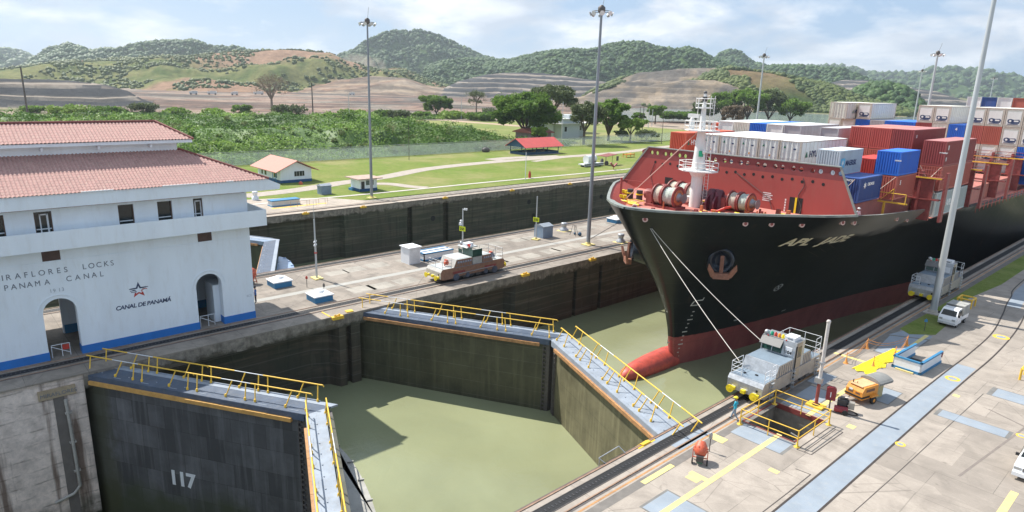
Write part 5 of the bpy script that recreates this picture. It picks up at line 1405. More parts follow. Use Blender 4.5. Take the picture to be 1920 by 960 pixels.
# bay 3
for i, (col, zt, lab) in enumerate((('maroon', 17.4, 'maroon container on top of the three-high stack at the ship rail'), ('brick', 14.45, 'brick-red container in the middle of the three-high stack at the ship rail'), ('apl', 11.3, 'pale green-grey container at the bottom of the three-high stack, at the rail'))):
    mk_ = {0: (('side', 'II', 0.75, 0.9, 1.9, WH), ('side', 'II', 0.6, 0.7, 0.6, WH), ('end', 'genstar', 0.3, 1.85, 1.5, WH)), 1: (), 2: (('side', 'APL', 1.15, 4.2, 1.0, WH), ('star', 3.5, 1.3, 0.5, M['red']))}[i]
    container(lab, -24.35, 90.7, zt, 12.19, 2.92, col, 'corr' if i < 2 else 'door', mk_)
for i, (col, lab) in enumerate((('maroon', 'rightmost of three dark red containers side by side behind the bright blue one'), ('maroon', 'middle of three dark red containers side by side behind the bright blue one'), ('maroon', 'leftmost of three dark red containers side by side behind the bright blue one'))):
    container(lab, -28.3 - 2.52 * i, 91.7, 18.45, 12.19, 2.6, 'redb' if i else 'maroon', 'corr', (('side', 'U', 0.5, 1.0, 1.6, WH),) if i == 0 else ())
    container('brick-red container under the three dark red ones, ' + ['at their right', 'in their middle', 'at their left'][i], -28.3 - 2.52 * i, 91.7, 15.8, 12.19, 2.6, 'rust', 'corr')
container('plain grey container right of the one lettered in navy, behind the white row', -36.9, 90.8, 18.1, 12.19, 2.9, 'grey', 'smooth')
container('grey container with navy lettering on its side, behind the white row', -41.9, 90.8, 18.1, 12.19, 2.9, 'grey', 'smooth', (('side', 'MAERSK', 0.9, 5.2, 0.6, NV),))
for i, (c, l) in enumerate((('white', 'white'), ('blue', 'blue'), ('cream', 'cream'), ('white', 'white'), ('orange', 'orange'))):
    container(l + ' container ' + ['first', 'second', 'third', 'fourth', 'fifth'][i] + ' to the left of the one with navy lettering', -44.45 - 2.53 * i, 90.8 if i < 4 else 93, 18.1 - (0.5 if i == 4 else 0), 12.19, 2.9, c, 'corr' if c != 'white' else 'smooth')
for i in range(9):
    container('weathered container of the tier below the grey ones, position %s from the right' % ['one', 'two', 'three', 'four', 'five', 'six', 'seven', 'eight', 'nine'][i], -36.9 - 2.53 * i if i < 7 else -33.4, 90.8, 15.15, 12.19, 2.9, ['cream', 'rust', 'maroon', 'cream', 'brick', 'navy', 'brick', 'brick', 'rust'][i], 'corr') if i < 7 else None
# bay 4: tall block across the ship
Y4 = 131.3
tiers = [(20.95, 'top tier'), (18.02, 'second tier'), (15.09, 'third tier'), (12.16, 'fourth tier')]
cols4 = {}
row1 = {-25.9 - 2.5 * i: None for i in range(0)}
def blk(xr, tier, col, end, marks=(), L=12.19, y=None, word=''):
    zt = tiers[tier][0]
    container('%s container of the tall aft block, %s, %s' % (word or col, tiers[tier][1], cname(xr)), xr, Y4 if y is None else y, zt, L, 2.9, col, end, marks)
def cname(xr):
    k = int(round((-22.95 - xr) / 2.52)); w_ = ['at the ship rail', 'second from the rail', 'third from the rail', 'fourth from the rail', 'fifth from the rail', 'sixth from the rail', 'seventh from the rail', 'eighth from the rail', 'ninth from the rail', 'tenth from the rail', 'eleventh from the rail', 'twelfth from the rail', 'thirteenth from the rail', 'outermost on the far side']
    return w_[max(0, min(13, k))]
XR4 = [-22.95 - 2.52 * k for k in range(13)]
for k in (0, 1, 2, 3): blk(XR4[k], 0, 'cream', 'reefer', word='cream refrigerated')
for k in (5, 6): blk(XR4[k], 0, 'cream', 'reefer', word='cream refrigerated')
blk(XR4[10], 0, 'cream', 'reefer', word='white refrigerated'); 
blk(XR4[12], 0, 'cream', 'doorwhite', word='cream doored'); blk(XR4[11] - 0.2, 0, 'cream', 'doorwhite', (('side', 'HYUNDAI', 0.95, 3.5, 1.0, NV), ('tri', 2.9, 1.0, 0.38, GR)), word='cream doored', L=12.19, y=Y4 - 4)
seq2 = [('cream', 'reefer'), ('cream', 'reefer'), ('rust', 'corr'), ('brick', 'corr'), ('blue', 'corr'), ('cream', 'doorwhite'), ('maroon', 'corr'), ('blue', 'corr'), ('blue', 'corr'), ('grey', 'corr'), ('blue', 'corr'), ('cream', 'reefer'), ('cream', 'reefer')]
for k, (c, e) in enumerate(seq2): blk(XR4[k], 1, c, e, (('end', '4', 0.7, 1.0, 1.9, WH),) if k == 4 else ())
seq3 = [('blue', 'corr'), ('cream', 'reefer'), ('cream', 'reefer'), ('cream', 'doorwhite'), ('orange', 'corr'), ('brick', 'corr'), ('maroon', 'corr')]
for k, (c, e) in enumerate(seq3): blk(XR4[k], 2, c, e)
seq4 = [('blue', 'corr'), ('white', 'reefer'), ('white', 'reefer'), ('cream', 'reefer'), ('red', 'corr')]
for k, (c, e) in enumerate(seq4): blk(XR4[k], 3, c, e)
for k in range(7):
    container('distant white container standing above the far end of the aft block, ' + cname(-22.95 - 2.52 * k), -22.95 - 2.52 * k, 158.5, 22.6, 12.19, 2.9, ['white', 'white', 'white', 'rust', 'white', 'navy', 'white'][k], 'smooth')
    container('distant container of the tier beneath the farthest white ones, ' + cname(-22.95 - 2.52 * k), -22.95 - 2.52 * k, 158.5, 19.65, 12.19, 2.9, ['blue', 'white', 'rust', 'rust', 'white', 'navy', 'white'][k], 'smooth')
# lashing rods on the near stacks
RODM = mk('rod_pale', (0.6, 0.5, 0.42), 0.6)
for x0, y, z0, x1, z1 in ((-26.6, 90.55, 11.4, -24.4, 14.4), (-24.6, 90.55, 11.2, -26.7, 14.4), (-28.1, 80.25, 11.3, -25.8, 13.8), (-29.0, 72.7, 11.4, -27.2, 13.9), (-26.6, 90.5, 11.1, -24.5, 14.3)):
    b = MB(); b.tube((x0, y, z0), (x1, y, z1), 0.035, n=5); spart('lashing_rod', b, RODM)
for k in (0, 1, 2): b = MB(); b.tube((XR4[k] - 2.3, Y4 - 0.15, 12.2), (XR4[k] - 0.1, Y4 - 0.15, 15.0), 0.04, n=4); spart('lashing_rod', b, RODM)

for x in np.arange(-53, -26, 1.3): b = MB(); b.box(x, 106 + (int(x*10) % 5), 10.4, x + 0.8, 107 + (int(x*7) % 7), 10.6 + 0.25 * (int(x * 3) % 3)); spart('deck_box', b, mk('gear_cream', (0.55, 0.48, 0.42), 0.7, dirt=0.4))
# ================================================================== MULES (towing locomotives)
def loco(loc, rz, label, silver=True, number='104', group='towing locomotives on the tracks'):
    """local +y runs from the end with the big windscreen's view towards the rear; origin at track centre"""
    t = empty('towing_locomotive', loc, label, 'locomotive', rz, group)
    side = M['silverwarm'] if silver else M['brown']; top = M['locodeck'] if silver else mk('loco_top_grey', (0.46, 0.49, 0.48), 0.55, var=0.08); fr_ = M['silver'] if silver else mk('loco_front_pale', (0.52, 0.50, 0.46), 0.5, 0.2, dirt=0.4)
    L = 9.7; hw = 1.42
    b = MB()
    def prof(y0, y1, zlo, pts): # closed outline along y,z extruded across x
        return [(y, z) for y, z in pts]
    def exty(pts, x0, x1, m=0, B=None): (B or b).ext([(x0, y, z) for y, z in pts], (x1 - x0, 0, 0), m)
    b = MB()
    exty([(0, 0.55), (0, 1.35), (0.22, 1.66), (1.9, 1.66), (1.9, 0.4), (0.35, 0.4)], -hw, hw)
    exty([(L, 0.55), (L, 1.35), (L - 0.22, 1.66), (L - 1.9, 1.66), (L - 1.9, 0.4), (L - 0.35, 0.4)], -hw, hw)
    exty([(1.9, 0.55), (1.9, 1.66), (L - 1.9, 1.66), (L - 1.9, 0.55)], -hw, hw)
    b.build('chassis', side, t)
    b = MB(); exty([(1.9, 1.66), (2.3, 2.52), (4.6, 2.52), (4.6, 1.66)], -hw + 0.03, hw - 0.03, 0); exty([(6.2, 1.66), (6.2, 2.52), (L - 2.2, 2.52), (L - 1.9, 1.66)], -hw + 0.03, hw - 0.03, 0)
    for i in range(7):
        for sx in (1, -1):
            x = sx * (hw - 0.02)
            b.box(x - 0.02, 2.1 + i * 0.36 + 0.3, 0.7, x + 0.02, 2.12 + i * 0.36 + 0.3, 2.45, 1); b.box(x - 0.02, 6.3 + i * 0.3, 0.7, x + 0.02, 6.32 + i * 0.3, 2.45, 1)
    for sx in (1, -1): b.box(sx * hw - 0.012, 2.0, 1.60, sx * hw + 0.012, L - 2, 1.66, 1)
    b.build('hood', [side, M['locoslat']], t)
    if not silver:
        b = MB()
        for y0, y1 in ((2.35, 4.5), (6.3, 8.1)):
            b.ext([(hw - 0.03, y0, 2.08), (hw - 0.03, y1, 2.08), (hw - 0.28, y1, 2.55), (hw - 0.28, y0, 2.55)], (0.03, 0, 0.02), 0)
            for i in range(6): b.box(hw - 0.02, y0 + 0.1 + i * (y1 - y0) / 6, 2.14, hw + 0.01, y0 + 0.1 + (i + 0.6) * (y1 - y0) / 6, 2.32, 1)
        b.build('louvre', [M['locoslat'], mk('louvre_blue', (0.33, 0.36, 0.45), 0.5)], t)
        b = MB(); 
        for y in (2.6, 7.4): b.box(hw, y - 0.9, 0.95, hw + 0.05, y + 0.9, 1.2, 0)
        b.tube((hw + 0.04, 2.2, 0.85), (hw + 0.04, 7.9, 0.95), 0.04, n=5, m=1)
        b.build('side_beam', [M['gearred'], M['galv']], t)
    for ya, yb_, z_ in ((0.24, 1.88, 1.66), (2.34, 4.6, 2.52), (6.2, L - 2.2, 2.52), (L - 1.88, L - 0.24, 1.66)):
        b = MB(); b.box(-hw + 0.06, ya, z_, hw - 0.06, yb_, z_ + 0.025); b.build('deck_plate', top, t)
    b = MB(); exty([(-0.012, 0.58), (-0.012, 1.35), (0.21, 1.672), (0.4, 1.69), (0.4, 1.67), (0.22, 1.655), (0, 1.33), (0, 0.58)], -hw, hw); b.build('front_plate', fr_, t); b = MB(); exty([(1.89, 1.69), (2.29, 2.55), (2.45, 2.56), (2.35, 2.5), (1.93, 1.67)], -hw + 0.04, hw - 0.04)
    b.build('front_plate', fr_, t)
    b = MB()
    for x in (-1.0, -0.3, 0.0, 0.7): b.box(x, -0.03, 0.82, x + 0.28, -0.013, 0.9, 0)
    b.box(0.9, -0.03, 0.95, 1.05, -0.013, 1.15, 1); b.build('marker_plate', [M['white'], M['black']], t)
    # cab
    cx0, cx1 = (-hw + 0.05, hw - 0.02)
    zc = 3.78 if silver else 3.55
    c = MB()
    if silver:
        exty([(4.6, 1.66), (4.6, 2.6), (4.55, 2.62), (4.75, zc), (6.2, zc), (6.2, 1.66)], 0.35, cx1, 0, c)
        exty([(4.6, 1.66), (4.6, 2.62), (6.2, 2.62), (6.2, 1.66)], cx0, 0.35, 0, c); exty([(4.78, zc - 0.12), (4.78, zc), (6.2, zc), (6.2, zc - 0.12)], cx0, 0.36, 0, c)
        c.box(cx0, 6.1, 2.6, 0.36, 6.2, zc - 0.1)
        for x in (cx0, -0.5): c.beam((x + 0.04, 4.6, 2.6), (x + 0.04, 4.74, zc - 0.08), 0.07)
    else:
        exty([(4.7, 1.66), (4.7, 2.55), (6.1, 2.55), (6.1, 1.66)], cx0, cx1, 0, c)
        exty([(4.5, zc - 0.12), (4.6, zc), (6.1, zc), (6.2, zc - 0.12)], cx0, cx1 - 0.9, 0, c)
        for x in (cx0, -0.6, cx1 - 0.07):
            for y in (4.75, 6.05): c.beam((x + 0.03, y, 2.5), (x + 0.03, y, zc - 0.1), 0.07)
        c.box(cx0, 5.4, 2.5, cx0 + 0.9, 6.1, zc - 0.1)
    co_ = c.build('cab', fr_ if silver else mk('cab_grey', (0.45, 0.47, 0.46), 0.5, 0.2, dirt=0.3), t)
    g = MB()
    if silver:
        g.ext([(cx0 + 0.07, 4.64, 2.64), (0.33, 4.64, 2.64), (0.33, 4.77, zc - 0.14), (cx0 + 0.07, 4.77, zc - 0.14)], (0, 0.03, 0), 0); g.box(cx0 + 0.02, 4.8, 2.64, cx0 + 0.05, 6.1, zc - 0.14, 0)
    else:
        g.box(-0.55, 4.66, 2.5, cx1, 4.70, zc - 0.15, 0); g.box(cx1 - 0.03, 4.7, 2.5, cx1, 6.1, zc - 0.15, 0); g.box(cx0, 4.68, 2.6, -0.7, 4.72, zc - 0.5)
    g.build('cab_window', M['gglass'], co_)
    if silver:
        v_ = MB(); v_.ext([(cx0 - 0.02, 4.76, zc - 0.1), (0.34, 4.76, zc - 0.1), (0.34, 4.28, zc - 0.62), (cx0 - 0.02, 4.28, zc - 0.62)], (0, 0, 0.03)); v_.build('sun_visor', mk('visor_grey', (0.17, 0.165, 0.16), 0.5), co_)
        d = MB(); d.box(cx1, 4.95, 0.9, cx1 + 0.03, 5.75, zc - 0.1, 0); d.box(cx1 + 0.03, 5.05, 2.5, cx1 + 0.035, 5.65, 3.4, 1); d.box(cx1 + 0.002, 4.72, 0.8, cx1 + 0.02, 4.95, zc - 0.3, 2)
        d.build('door', [mk('door_tan', (0.42, 0.34, 0.24), 0.6, dirt=0.2), M['glass'], M['black']], co_)
        k = MB(); k.box(0.62, 4.53, 2.75, 1.18, 4.60, 3.35, 0); k.box(0.60, 4.50, 2.73, 0.64, 4.54, 3.37, 1)
        k.build('number_board', [M['white'], M['darkiron']], co_)
        if number: text('number', number, 0.36, M['black'], fr((0.64, 4.525, 2.82), (1, 0, 0), (0, 0, 1), (0, -1, 0)), co_, bold=0.012)
    a = MB(); a.box(0.35 if silver else -0.8, 4.85, zc, 1.15 if silver else 0.0, 5.85, zc + 0.30)
    if silver: a.box(0.6, 4.84, zc + 0.10, 1.0, 4.85, zc + 0.2, 1)
    a.build('air_conditioner', [M['white'], M['locoslat']], co_)
    lm = MB()
    cols_ = [3, 4, 1, 2, 5] if silver else [1, 1, 3]
    for i, q in enumerate(cols_): 
        x = (-1.05 + 0.3 * i) if silver else (0.2 + 0.25 * i)
        lm.lathe((x, 5.0, zc), [(0.12, 0), (0.13, 0.2), (0.04, 0.32)], 8, q)
    sb_ = MB(); sb_.ball((-1.15, 4.9, zc + 0.18), 0.2, 0); sb_.build('search_light', M['galv'], co_)
    for x in (-1.0, 0.5): lm.box(x, 4.72, zc - 0.05, x + 0.1, 4.76, zc + 0.05, 1)
    lm.build('signal_lamp', [M['galv'], M['red'], M['orange'], M['white'], mk('lamp_green', (0.01, 0.30, 0.16), 0.4), M['byellow']], co_)
    # buffers, coupler
    for y0, s in ((0, -1), (L, 1)):
        for x in (-0.95, 0.95):
            q = MB(); q.tube((x, y0, 0.72), (x, y0 + s * 0.38, 0.72), 0.13, n=10); q.tube((x, y0 + s * 0.38, 0.72), (x, y0 + s * 0.46, 0.72), 0.30, n=18); q.tube((x, y0 + s * 0.46, 0.72), (x, y0 + s * 0.48, 0.72), 0.08, n=8)
            q.box(x + 0.12, y0 + s * 0.08, 0.62, x + 0.3, y0 + s * 0.3, 0.86)
            q.build('buffer', M['byellow'], t)
        q = MB(); q.box(-0.16, y0, 0.6, 0.16, y0 + s * 0.3, 0.86); q.build('coupler', M['byellow'], t)
    # running gear
    for y in (2.3, 3.7, 6.5, 7.9) if silver else (2.2, 3.9, 6.7, 8.1):
        w = MB()
        for x in (-0.76, 0.76): w.tube((x - 0.07, y, 0.45), (x + 0.07, y, 0.45), 0.42, n=18)
        if not silver: w.tube((1.1, y, 0.5), (1.5, y, 0.5), 0.42 if y in (2.2, 8.1) else 0.3, n=16); w.tube((1.5, y, 0.5), (1.56, y, 0.5), 0.2, n=10)
        w.build('wheel', M['iron'] if silver else mk('wheel_blue', (0.09, 0.10, 0.13), 0.5, var=0.3), t)
    u = MB(); u.box(-1.2, 1.0, 0.30, 1.2, L - 1.0, 0.56, 0)
    for i in range(6): u.box(1.2, 2.3 + i * 1.0, 0.25, 1.38, 2.9 + i * 1.0, 0.52, 1 if i % 2 else 0)
    u.build('underframe', [M['darkiron'], M['iron']], t)
    # ladders on the land side
    for y in ((1.0, 4.4, 8.5) if silver else ()):
        l_ = MB()
        for yy_ in (y, y + 0.42): l_.tube((hw + 0.12, yy_, 0.12), (hw + 0.05, yy_, 1.8), 0.025, n=5)
        for k_ in range(5): l_.box(hw + 0.02, y, 0.25 + k_ * 0.32, hw + 0.2, y + 0.42, 0.28 + k_ * 0.32)
        l_.build('ladder', M['galv'], t)
    # railings
    h = MB()
    def rl(pts, zb, hh):
        for z in (zb + hh, zb + hh * 0.62, zb + hh * 0.3): h.path([(x, y, z) for x, y in pts], 0.022, 5)
        for x, y in pts: h.tube((x, y, zb), (x, y, zb + hh), 0.026, n=5)
    if silver:
        rl([(-hw + 0.08, 1.9), (-hw + 0.08, 0.3), (-0.5, 0.3)], 1.66, 1.0)
        rl([(hw - 0.08, 0.3), (hw - 0.08, 1.0)], 1.66, 0.9); rl([(hw - 0.1, 1.4), (hw - 0.1, 2.0)], 1.66, 1.1)
        rl([(-hw + 0.08, 6.4), (-hw + 0.08, 8.2), (-hw + 0.08, L - 0.3), (0, L - 0.3), (hw - 0.08, L - 0.3), (hw - 0.08, L - 1.2)], 1.66, 1.55)
    else:
        rl([(-hw + 0.08, 1.6), (-hw + 0.08, 0.3), (0, 0.3), (hw - 0.08, 0.3), (hw - 0.08, 1.6)], 1.66, 0.95)
        rl([(hw - 0.08, L - 1.8), (hw - 0.08, L - 0.3), (0, L - 0.3), (-hw + 0.08, L - 0.3), (-hw + 0.08, L - 1.8)], 1.66, 1.3); rl([(-hw + 0.1, 4.6), (-hw + 0.1, 6.2)], 2.5, 1.5)
    h.build('railing', M['white'] if silver else M['galv'], t)
    if not silver:
        for y in (1.55, 8.35):
            q = MB(); q.tube((0.2, y, 2.1), (0.5, y, 2.1), 0.28, n=14); q.tube((0.05, y, 1.66), (0.05, y, 2.2), 0.08); q.box(0.1, y - 0.1, 2.1, 0.6, y + 0.1, 2.5); q.build('cable_fairlead', M['mixer'], t)
    else:
        q = MB(); q.box(-0.7, 0.9, 1.68, -0.55, 1.1, 1.75); q.box(0.1, 1.2, 1.68, 0.3, 1.35, 1.76); q.build('deck_latch', M['black'], t)
    return t
m104 = loco((-21.95, 43.95, 0.02), 0, 'silver towing locomotive numbered 104 beside the yellow railed pit', True, '104')
loco((-21.95, 82.9, 0.02), 0, 'silver towing locomotive farther along behind the thick pale lamp mast', True, '')
loco((-60.8, 43.3, 0.02), 0, 'older brown and grey towing locomotive on the island track', False)
# towing lines from the bow to 104
def cable(a, c, label, r=0.035, sag=0.25, mat=None, n=10):
    b = MB(); a = Vector(a); c = Vector(c); pts = []
    for i in range(n + 1):
        t = i / n; p = a.lerp(c, t); p.z -= sag * 4 * t * (1 - t); pts.append(p)
    b.path(pts, r, 5); return tag(b.build('towing_cable', mat or mk('cable_pale', (0.50, 0.47, 0.42), 0.6)), label, 'cable', 'towing cables from the ship')
p1 = hull_hit(1219, 428); c1 = Vector(p1) if p1 is not None else Vector((-39, 52, 9))
cable(c1, (-22.9, 44.5, 2.7), 'pale towing cable from the bow to the front railing of the 104 mule', sag=0.35)
p2 = hull_hit(1306, 566)
cable(c1 + Vector((0.15, 0.05, 0)), (-23.1, 48.8, 2.9), 'pale towing cable from the bow to the cab of the 104 mule', sag=0.35)
# cable to the brown mule's side
cable((-64.6, 74.5, 0.05), (-71.0, 90, 0.05), 'thin dark cable lying on the island past the tripod', 0.03, 0, M['darkiron'])

# ================================================================== LAMP MASTS
def mast(loc, hgt, label, mat, r0=0.42, r1=0.2, n=8, base=True, group='tall floodlight masts', rz=0):
    t = empty('floodlight_mast', loc, label, 'light mast', rz, group)
    b = MB(); b.tube((0, 0, 0), (0, 0, hgt), r0, r1, 12); b.build('pole', mat, t)
    if base:
        b = MB(); b.box(-0.75, -0.75, 0, 0.75, 0.75, 0.12); b.lathe((0, 0, 0.12), [(r0 * 1.35, 0), (r0 * 1.35, 0.12), (r0, 0.3)], 12); b.build('base', M['line'] if mat is not M['palepole'] else M['pathc'], t)
    b = MB(); b.lathe((0, 0, hgt - 0.3), [(0.25, 0), (0.5, 0.3), (0.5, 0.8), (0.2, 1.1)], 10); b.path([(1.25 * math.cos(a * math.pi / 6), 1.25 * math.sin(a * math.pi / 6), hgt) for a in range(13)], 0.05, 5)
    b.tube((0, 0, hgt), (0.6, 0, hgt + 2.6), 0.03, n=4); b.build('lamp_ring', M['iron'], t)
    for k in range(n):
        a = 2 * math.pi * k / n
        f = MB(); c = Vector((1.35 * math.cos(a), 1.35 * math.sin(a), hgt - 0.25)); d = Vector((math.cos(a), math.sin(a), -0.5)).normalized()
        f.tube(c, c + d * 0.22, 0.2, 0.34, 10); f.tube(c + d * 0.22, c + d * 0.24, 0.33, 0.33, 10, 1); f.build('floodlight', [M['galv'], M['white']], t)
    return t
mast((-114.8, 66.9, 0), 32.8, 'grey floodlight mast on the far bank, left of picture centre', M['pole'], 0.30, 0.15)
mast((-62.7, 72.3, 0), 32.3, 'grey floodlight mast on the island in front of the ship bow', M['pole'], 0.30, 0.17)
mast((-19.6, 79.2, 0), 33.5, 'thick pale floodlight mast rising beside the white mini truck', M['palepole'], 0.36, 0.19, base=True)
def mast_at(px, py, hgt, label, r0=0.4, r1=0.2, mat=None):
    d = ray(px, py); t = (hgt - CAM[2]) / d[2]; p = CAM + d * t
    return mast((p[0], p[1], 0), hgt, label, mat or M['palepole'], r0, r1)
mast_at(1433, 105, 33, 'pale floodlight mast in the distance behind the containers, left of three', 0.38, 0.2)
mast_at(1758.5, 101, 33, 'pale distant floodlight mast, taller of the two above the aft containers', 0.42, 0.24)
mast_at(1729.5, 133, 33, 'pale distant floodlight mast, shorter of the two above the aft containers', 0.40, 0.22)
mast_at(1864, 147, 33, 'faint floodlight mast farthest away against the blue hills', 0.4, 0.22)

# ================================================================== ISLAND OBJECTS
def simple(name, parts, loc, label, cat, rz=0, group=None):
    t = empty(name, loc, label, cat, rz, group)
    for nm, b, mats in parts: b.build(nm, mats, t)
    return t
def dome_hatch(x, y, label, s=1.0):
    a = MB(); a.box(-1.0 * s, -1.0 * s, 0, 1.0 * s, 1.0 * s, 0.62)
    c = MB(); c.box(-1.1 * s, -1.1 * s, 0.62, 1.1 * s, 1.1 * s, 0.72)
    c.add([(-1.05*s, -1.05*s, 0.72), (1.05*s, -1.05*s, 0.72), (1.05*s, 1.05*s, 0.72), (-1.05*s, 1.05*s, 0.72), (-.45*s, -.45*s, 1.0), (.45*s, -.45*s, 1.0), (.45*s, .45*s, 1.0), (-.45*s, .45*s, 1.0)], [(0,1,5,4),(1,2,6,5),(2,3,7,6),(3,0,4,7),(4,5,6,7)], 0)
    c.ball((0, 0, 0.9), 0.62 * s, sq=(1, 1, 0.45))
    return simple('domed_hatch', [('hatch_base', a, M['midblue']), ('dome_lid', c, M['white'])], (x, y, 0), label, 'hatch', 0, 'blue hatches with white domed lids')
dome_hatch(-69.9, 28.8, 'blue hatch with white domed lid beside the small person near the building')
dome_hatch(-62.6, 30.0, 'blue hatch with white domed lid nearest the left gate hinge')
dome_hatch(-71.2, 88.9, 'blue hatch with white pyramid lid far along the island by the ship bow', 1.05)
b = MB(); b.box(-0.95, -0.85, 0, 0.95, 0.85, 2.1); c = MB(); c.box(-1.1, -1.0, 2.1, 1.1, 1.0, 2.2)
d = MB(); d.box(0.95, -0.7, 0.1, 0.97, 0.7, 1.95)
simple('utility_cabinet', [('box', b, M['white']), ('lid', c, M['white']), ('door', d, mk('cab_door', (0.66, 0.67, 0.68), 0.6))], (-69.6, 46.0, 0), 'tall white utility cabinet beside the blue-rimmed pit enclosure', 'cabinet')
def enclosure(name, loc, L, Wd, h, label, rz=0, inner=True, group=None, lid=False):
    """low white wall with blue top rail and blue foot around a stairwell"""
    t = empty(name, loc, label, 'enclosure', rz, group)
    wl = MB(); tp = MB(); ft = MB(); T = 0.10
    segs = [((0, 0), (0, L)), ((Wd, 0), (Wd, L)), ((0, 0), (Wd, 0))]
    for (x0, y0), (x1, y1) in segs:
        wl.box(min(x0, x1) - T/2, min(y0, y1) - T/2, 0.2, max(x0, x1) + T/2, max(y0, y1) + T/2, h - 0.1)
        ft.box(min(x0, x1) - T, min(y0, y1) - T, 0, max(x0, x1) + T, max(y0, y1) + T, 0.22)
        tp.box(min(x0, x1) - T, min(y0, y1) - T, h - 0.1, max(x0, x1) + T, max(y0, y1) + T, h + 0.04)
    if lid:
        wl.box(0, L - T, 0.2, Wd, L, h - 0.1); wl.box(-T, -T, h - 0.06, Wd + T, L + T, h - 0.03)
        tp.box(Wd * 0.45, 0, h + 0.0, Wd * 0.5, L, h + 0.06)
    wl.build('panel', M['white'], t); tp.build('top_rail', M['midblue'], t); ft.build('foot_rail', M['midblue'], t)
    if inner:
        q = MB(); q.box(0.1, 0.4, 0.003, Wd - 0.1, L - 0.8, 0.012); q.build('stair_opening', M['black'], t)
    return t
enclosure('stair_enclosure', (-70.9, 47.6, 0), 4.6, 2.0, 1.0, 'low white enclosure with blue rails behind the brown mule', inner=False, lid=True)
te = enclosure('stair_enclosure', (-17.0, 60.0, 0), 4.4, 2.1, 1.05, 'low white three-sided enclosure with bright blue top rail on the right quay', rz=R(-3))
b = MB(); b.lathe((2.1, 4.4, 0.55), [(0.12, 0), (0.12, 0.35), (0.16, 0.36), (0.1, 0.5)], 8); b.build('hose_reel', M['dkred'], te)
b = MB(); b.box(0.3, -0.35, 0, 1.7, -0.2, 0.12); b.build('kerb_block', M['line'], te)
# blue-grey box
b = MB(); b.box(-0.95, -1.05, 0, 0.95, 1.05, 1.8); c = MB(); c.ext([(-1.05, -1.1, 1.8), (1.05, -1.1, 1.8), (0, -1.1, 2.15)], (0, 2.2, 0))
simple('equipment_box', [('box', b, M['steelblue']), ('roof', c, M['plate'])], (-70.3, 70.6, 0), 'blue-grey equipment box with shallow gable lid in the middle of the island', 'equipment box')
def bollard(x, y, label, s=1.0):
    b = MB(); b.box(-0.9 * s, -0.9 * s, 0, 0.9 * s, 0.9 * s, 0.03, 0); c = MB(); c.lathe((0, 0, 0.03), [(0.75*s, 0), (0.75*s, 0.2), (0.42*s, 0.45), (0.38*s, 0.8), (0.5*s, 0.95), (0.5*s, 1.25), (0.3*s, 1.3)], 14)
    return simple('capstan', [('pad', b, M['line']), ('drum', c, M['galv'])], (x, y, 0), label, 'capstan', 0, 'grey capstans on the island')
bollard(-71.5, 76.4, 'grey capstan right of the blue-grey equipment box'); bollard(-60.9, 77.6, 'grey capstan partly hidden by the far anchor of the ship')
b = MB()
for x, y in ((-0.6, -0.3), (0.6, -0.3), (-0.4, 0.5), (0.4, 0.5)): b.tube((x, y, 0), (x * 0.4, y * 0.3, 1.6), 0.035, n=5)
b.tube((-0.4, 0, 1.6), (0.4, 0, 1.6), 0.04); c = MB(); c.ball((0.75, 0.5, 0.3), 0.3); c.ball((-0.3, 0.5, 0.2), 0.2)
simple('tripod_stand', [('frame', b, M['iron']), ('float_ball', c, mk('ball_blue', (0.03, 0.10, 0.18), 0.35))], (-68.2, 75.2, 0), 'thin metal stand with a dark blue ball left of the lamp mast', 'stand')
def sign_post(loc, h, txt, zs, label, r=0.09, cam_=False):
    t = empty('sign_post', loc, label, 'sign post', R(18), 'distance signs on pale posts')
    b = MB(); b.tube((0, 0, 0), (0, 0, h), r, r * 0.75, 8); b.build('post', M['palepole'], t)
    if cam_:
        b = MB(); b.tube((0, 0, h - 0.1), (0.5, 0, h - 0.1), 0.05, n=5); b.lathe((0.3, 0, h - 0.2), [(0.08, 0), (0.12, 0.3)], 8); b.lathe((0.6, 0, h - 0.2), [(0.08, 0), (0.12, 0.3)], 8)
        b.box(-0.55, -0.15, zs + 0.45, -0.1, 0.15, zs + 0.8); b.ball((-0.3, 0, zs + 1.05), 0.18); b.build('lamp_arm', M['white'], t)
    else:
        b = MB(); b.box(-0.55, -0.45, 0, 0.55, 0.45, 0.15); b.lathe((0, 0, 0.15), [(0.25, 0), (0.2, 0.2)], 8); b.build('base', M['line'], t)
    b = MB(); b.box(-0.5, -0.13, zs - 0.33, 0.5, -0.09, zs + 0.33); s_o = b.build('sign_board', M['signyellow'], t)
    text('number', txt, 0.5, M['black'], fr((-0.42, -0.135, zs - 0.18), (1, 0, 0), (0, 0, 1), (0, -1, 0)), s_o, bold=0.01); return t
sign_post((-71.0, 55.5, 0), 5.8, '250', 3.0, 'pale post with lamps and a lime sign reading 250 behind the brown mule', 0.11, True)
sign_post((-69.5, 68.2, 0), 6.6, '330', 3.1, 'pale post with a lime sign reading 330 and a yellow base', 0.11)
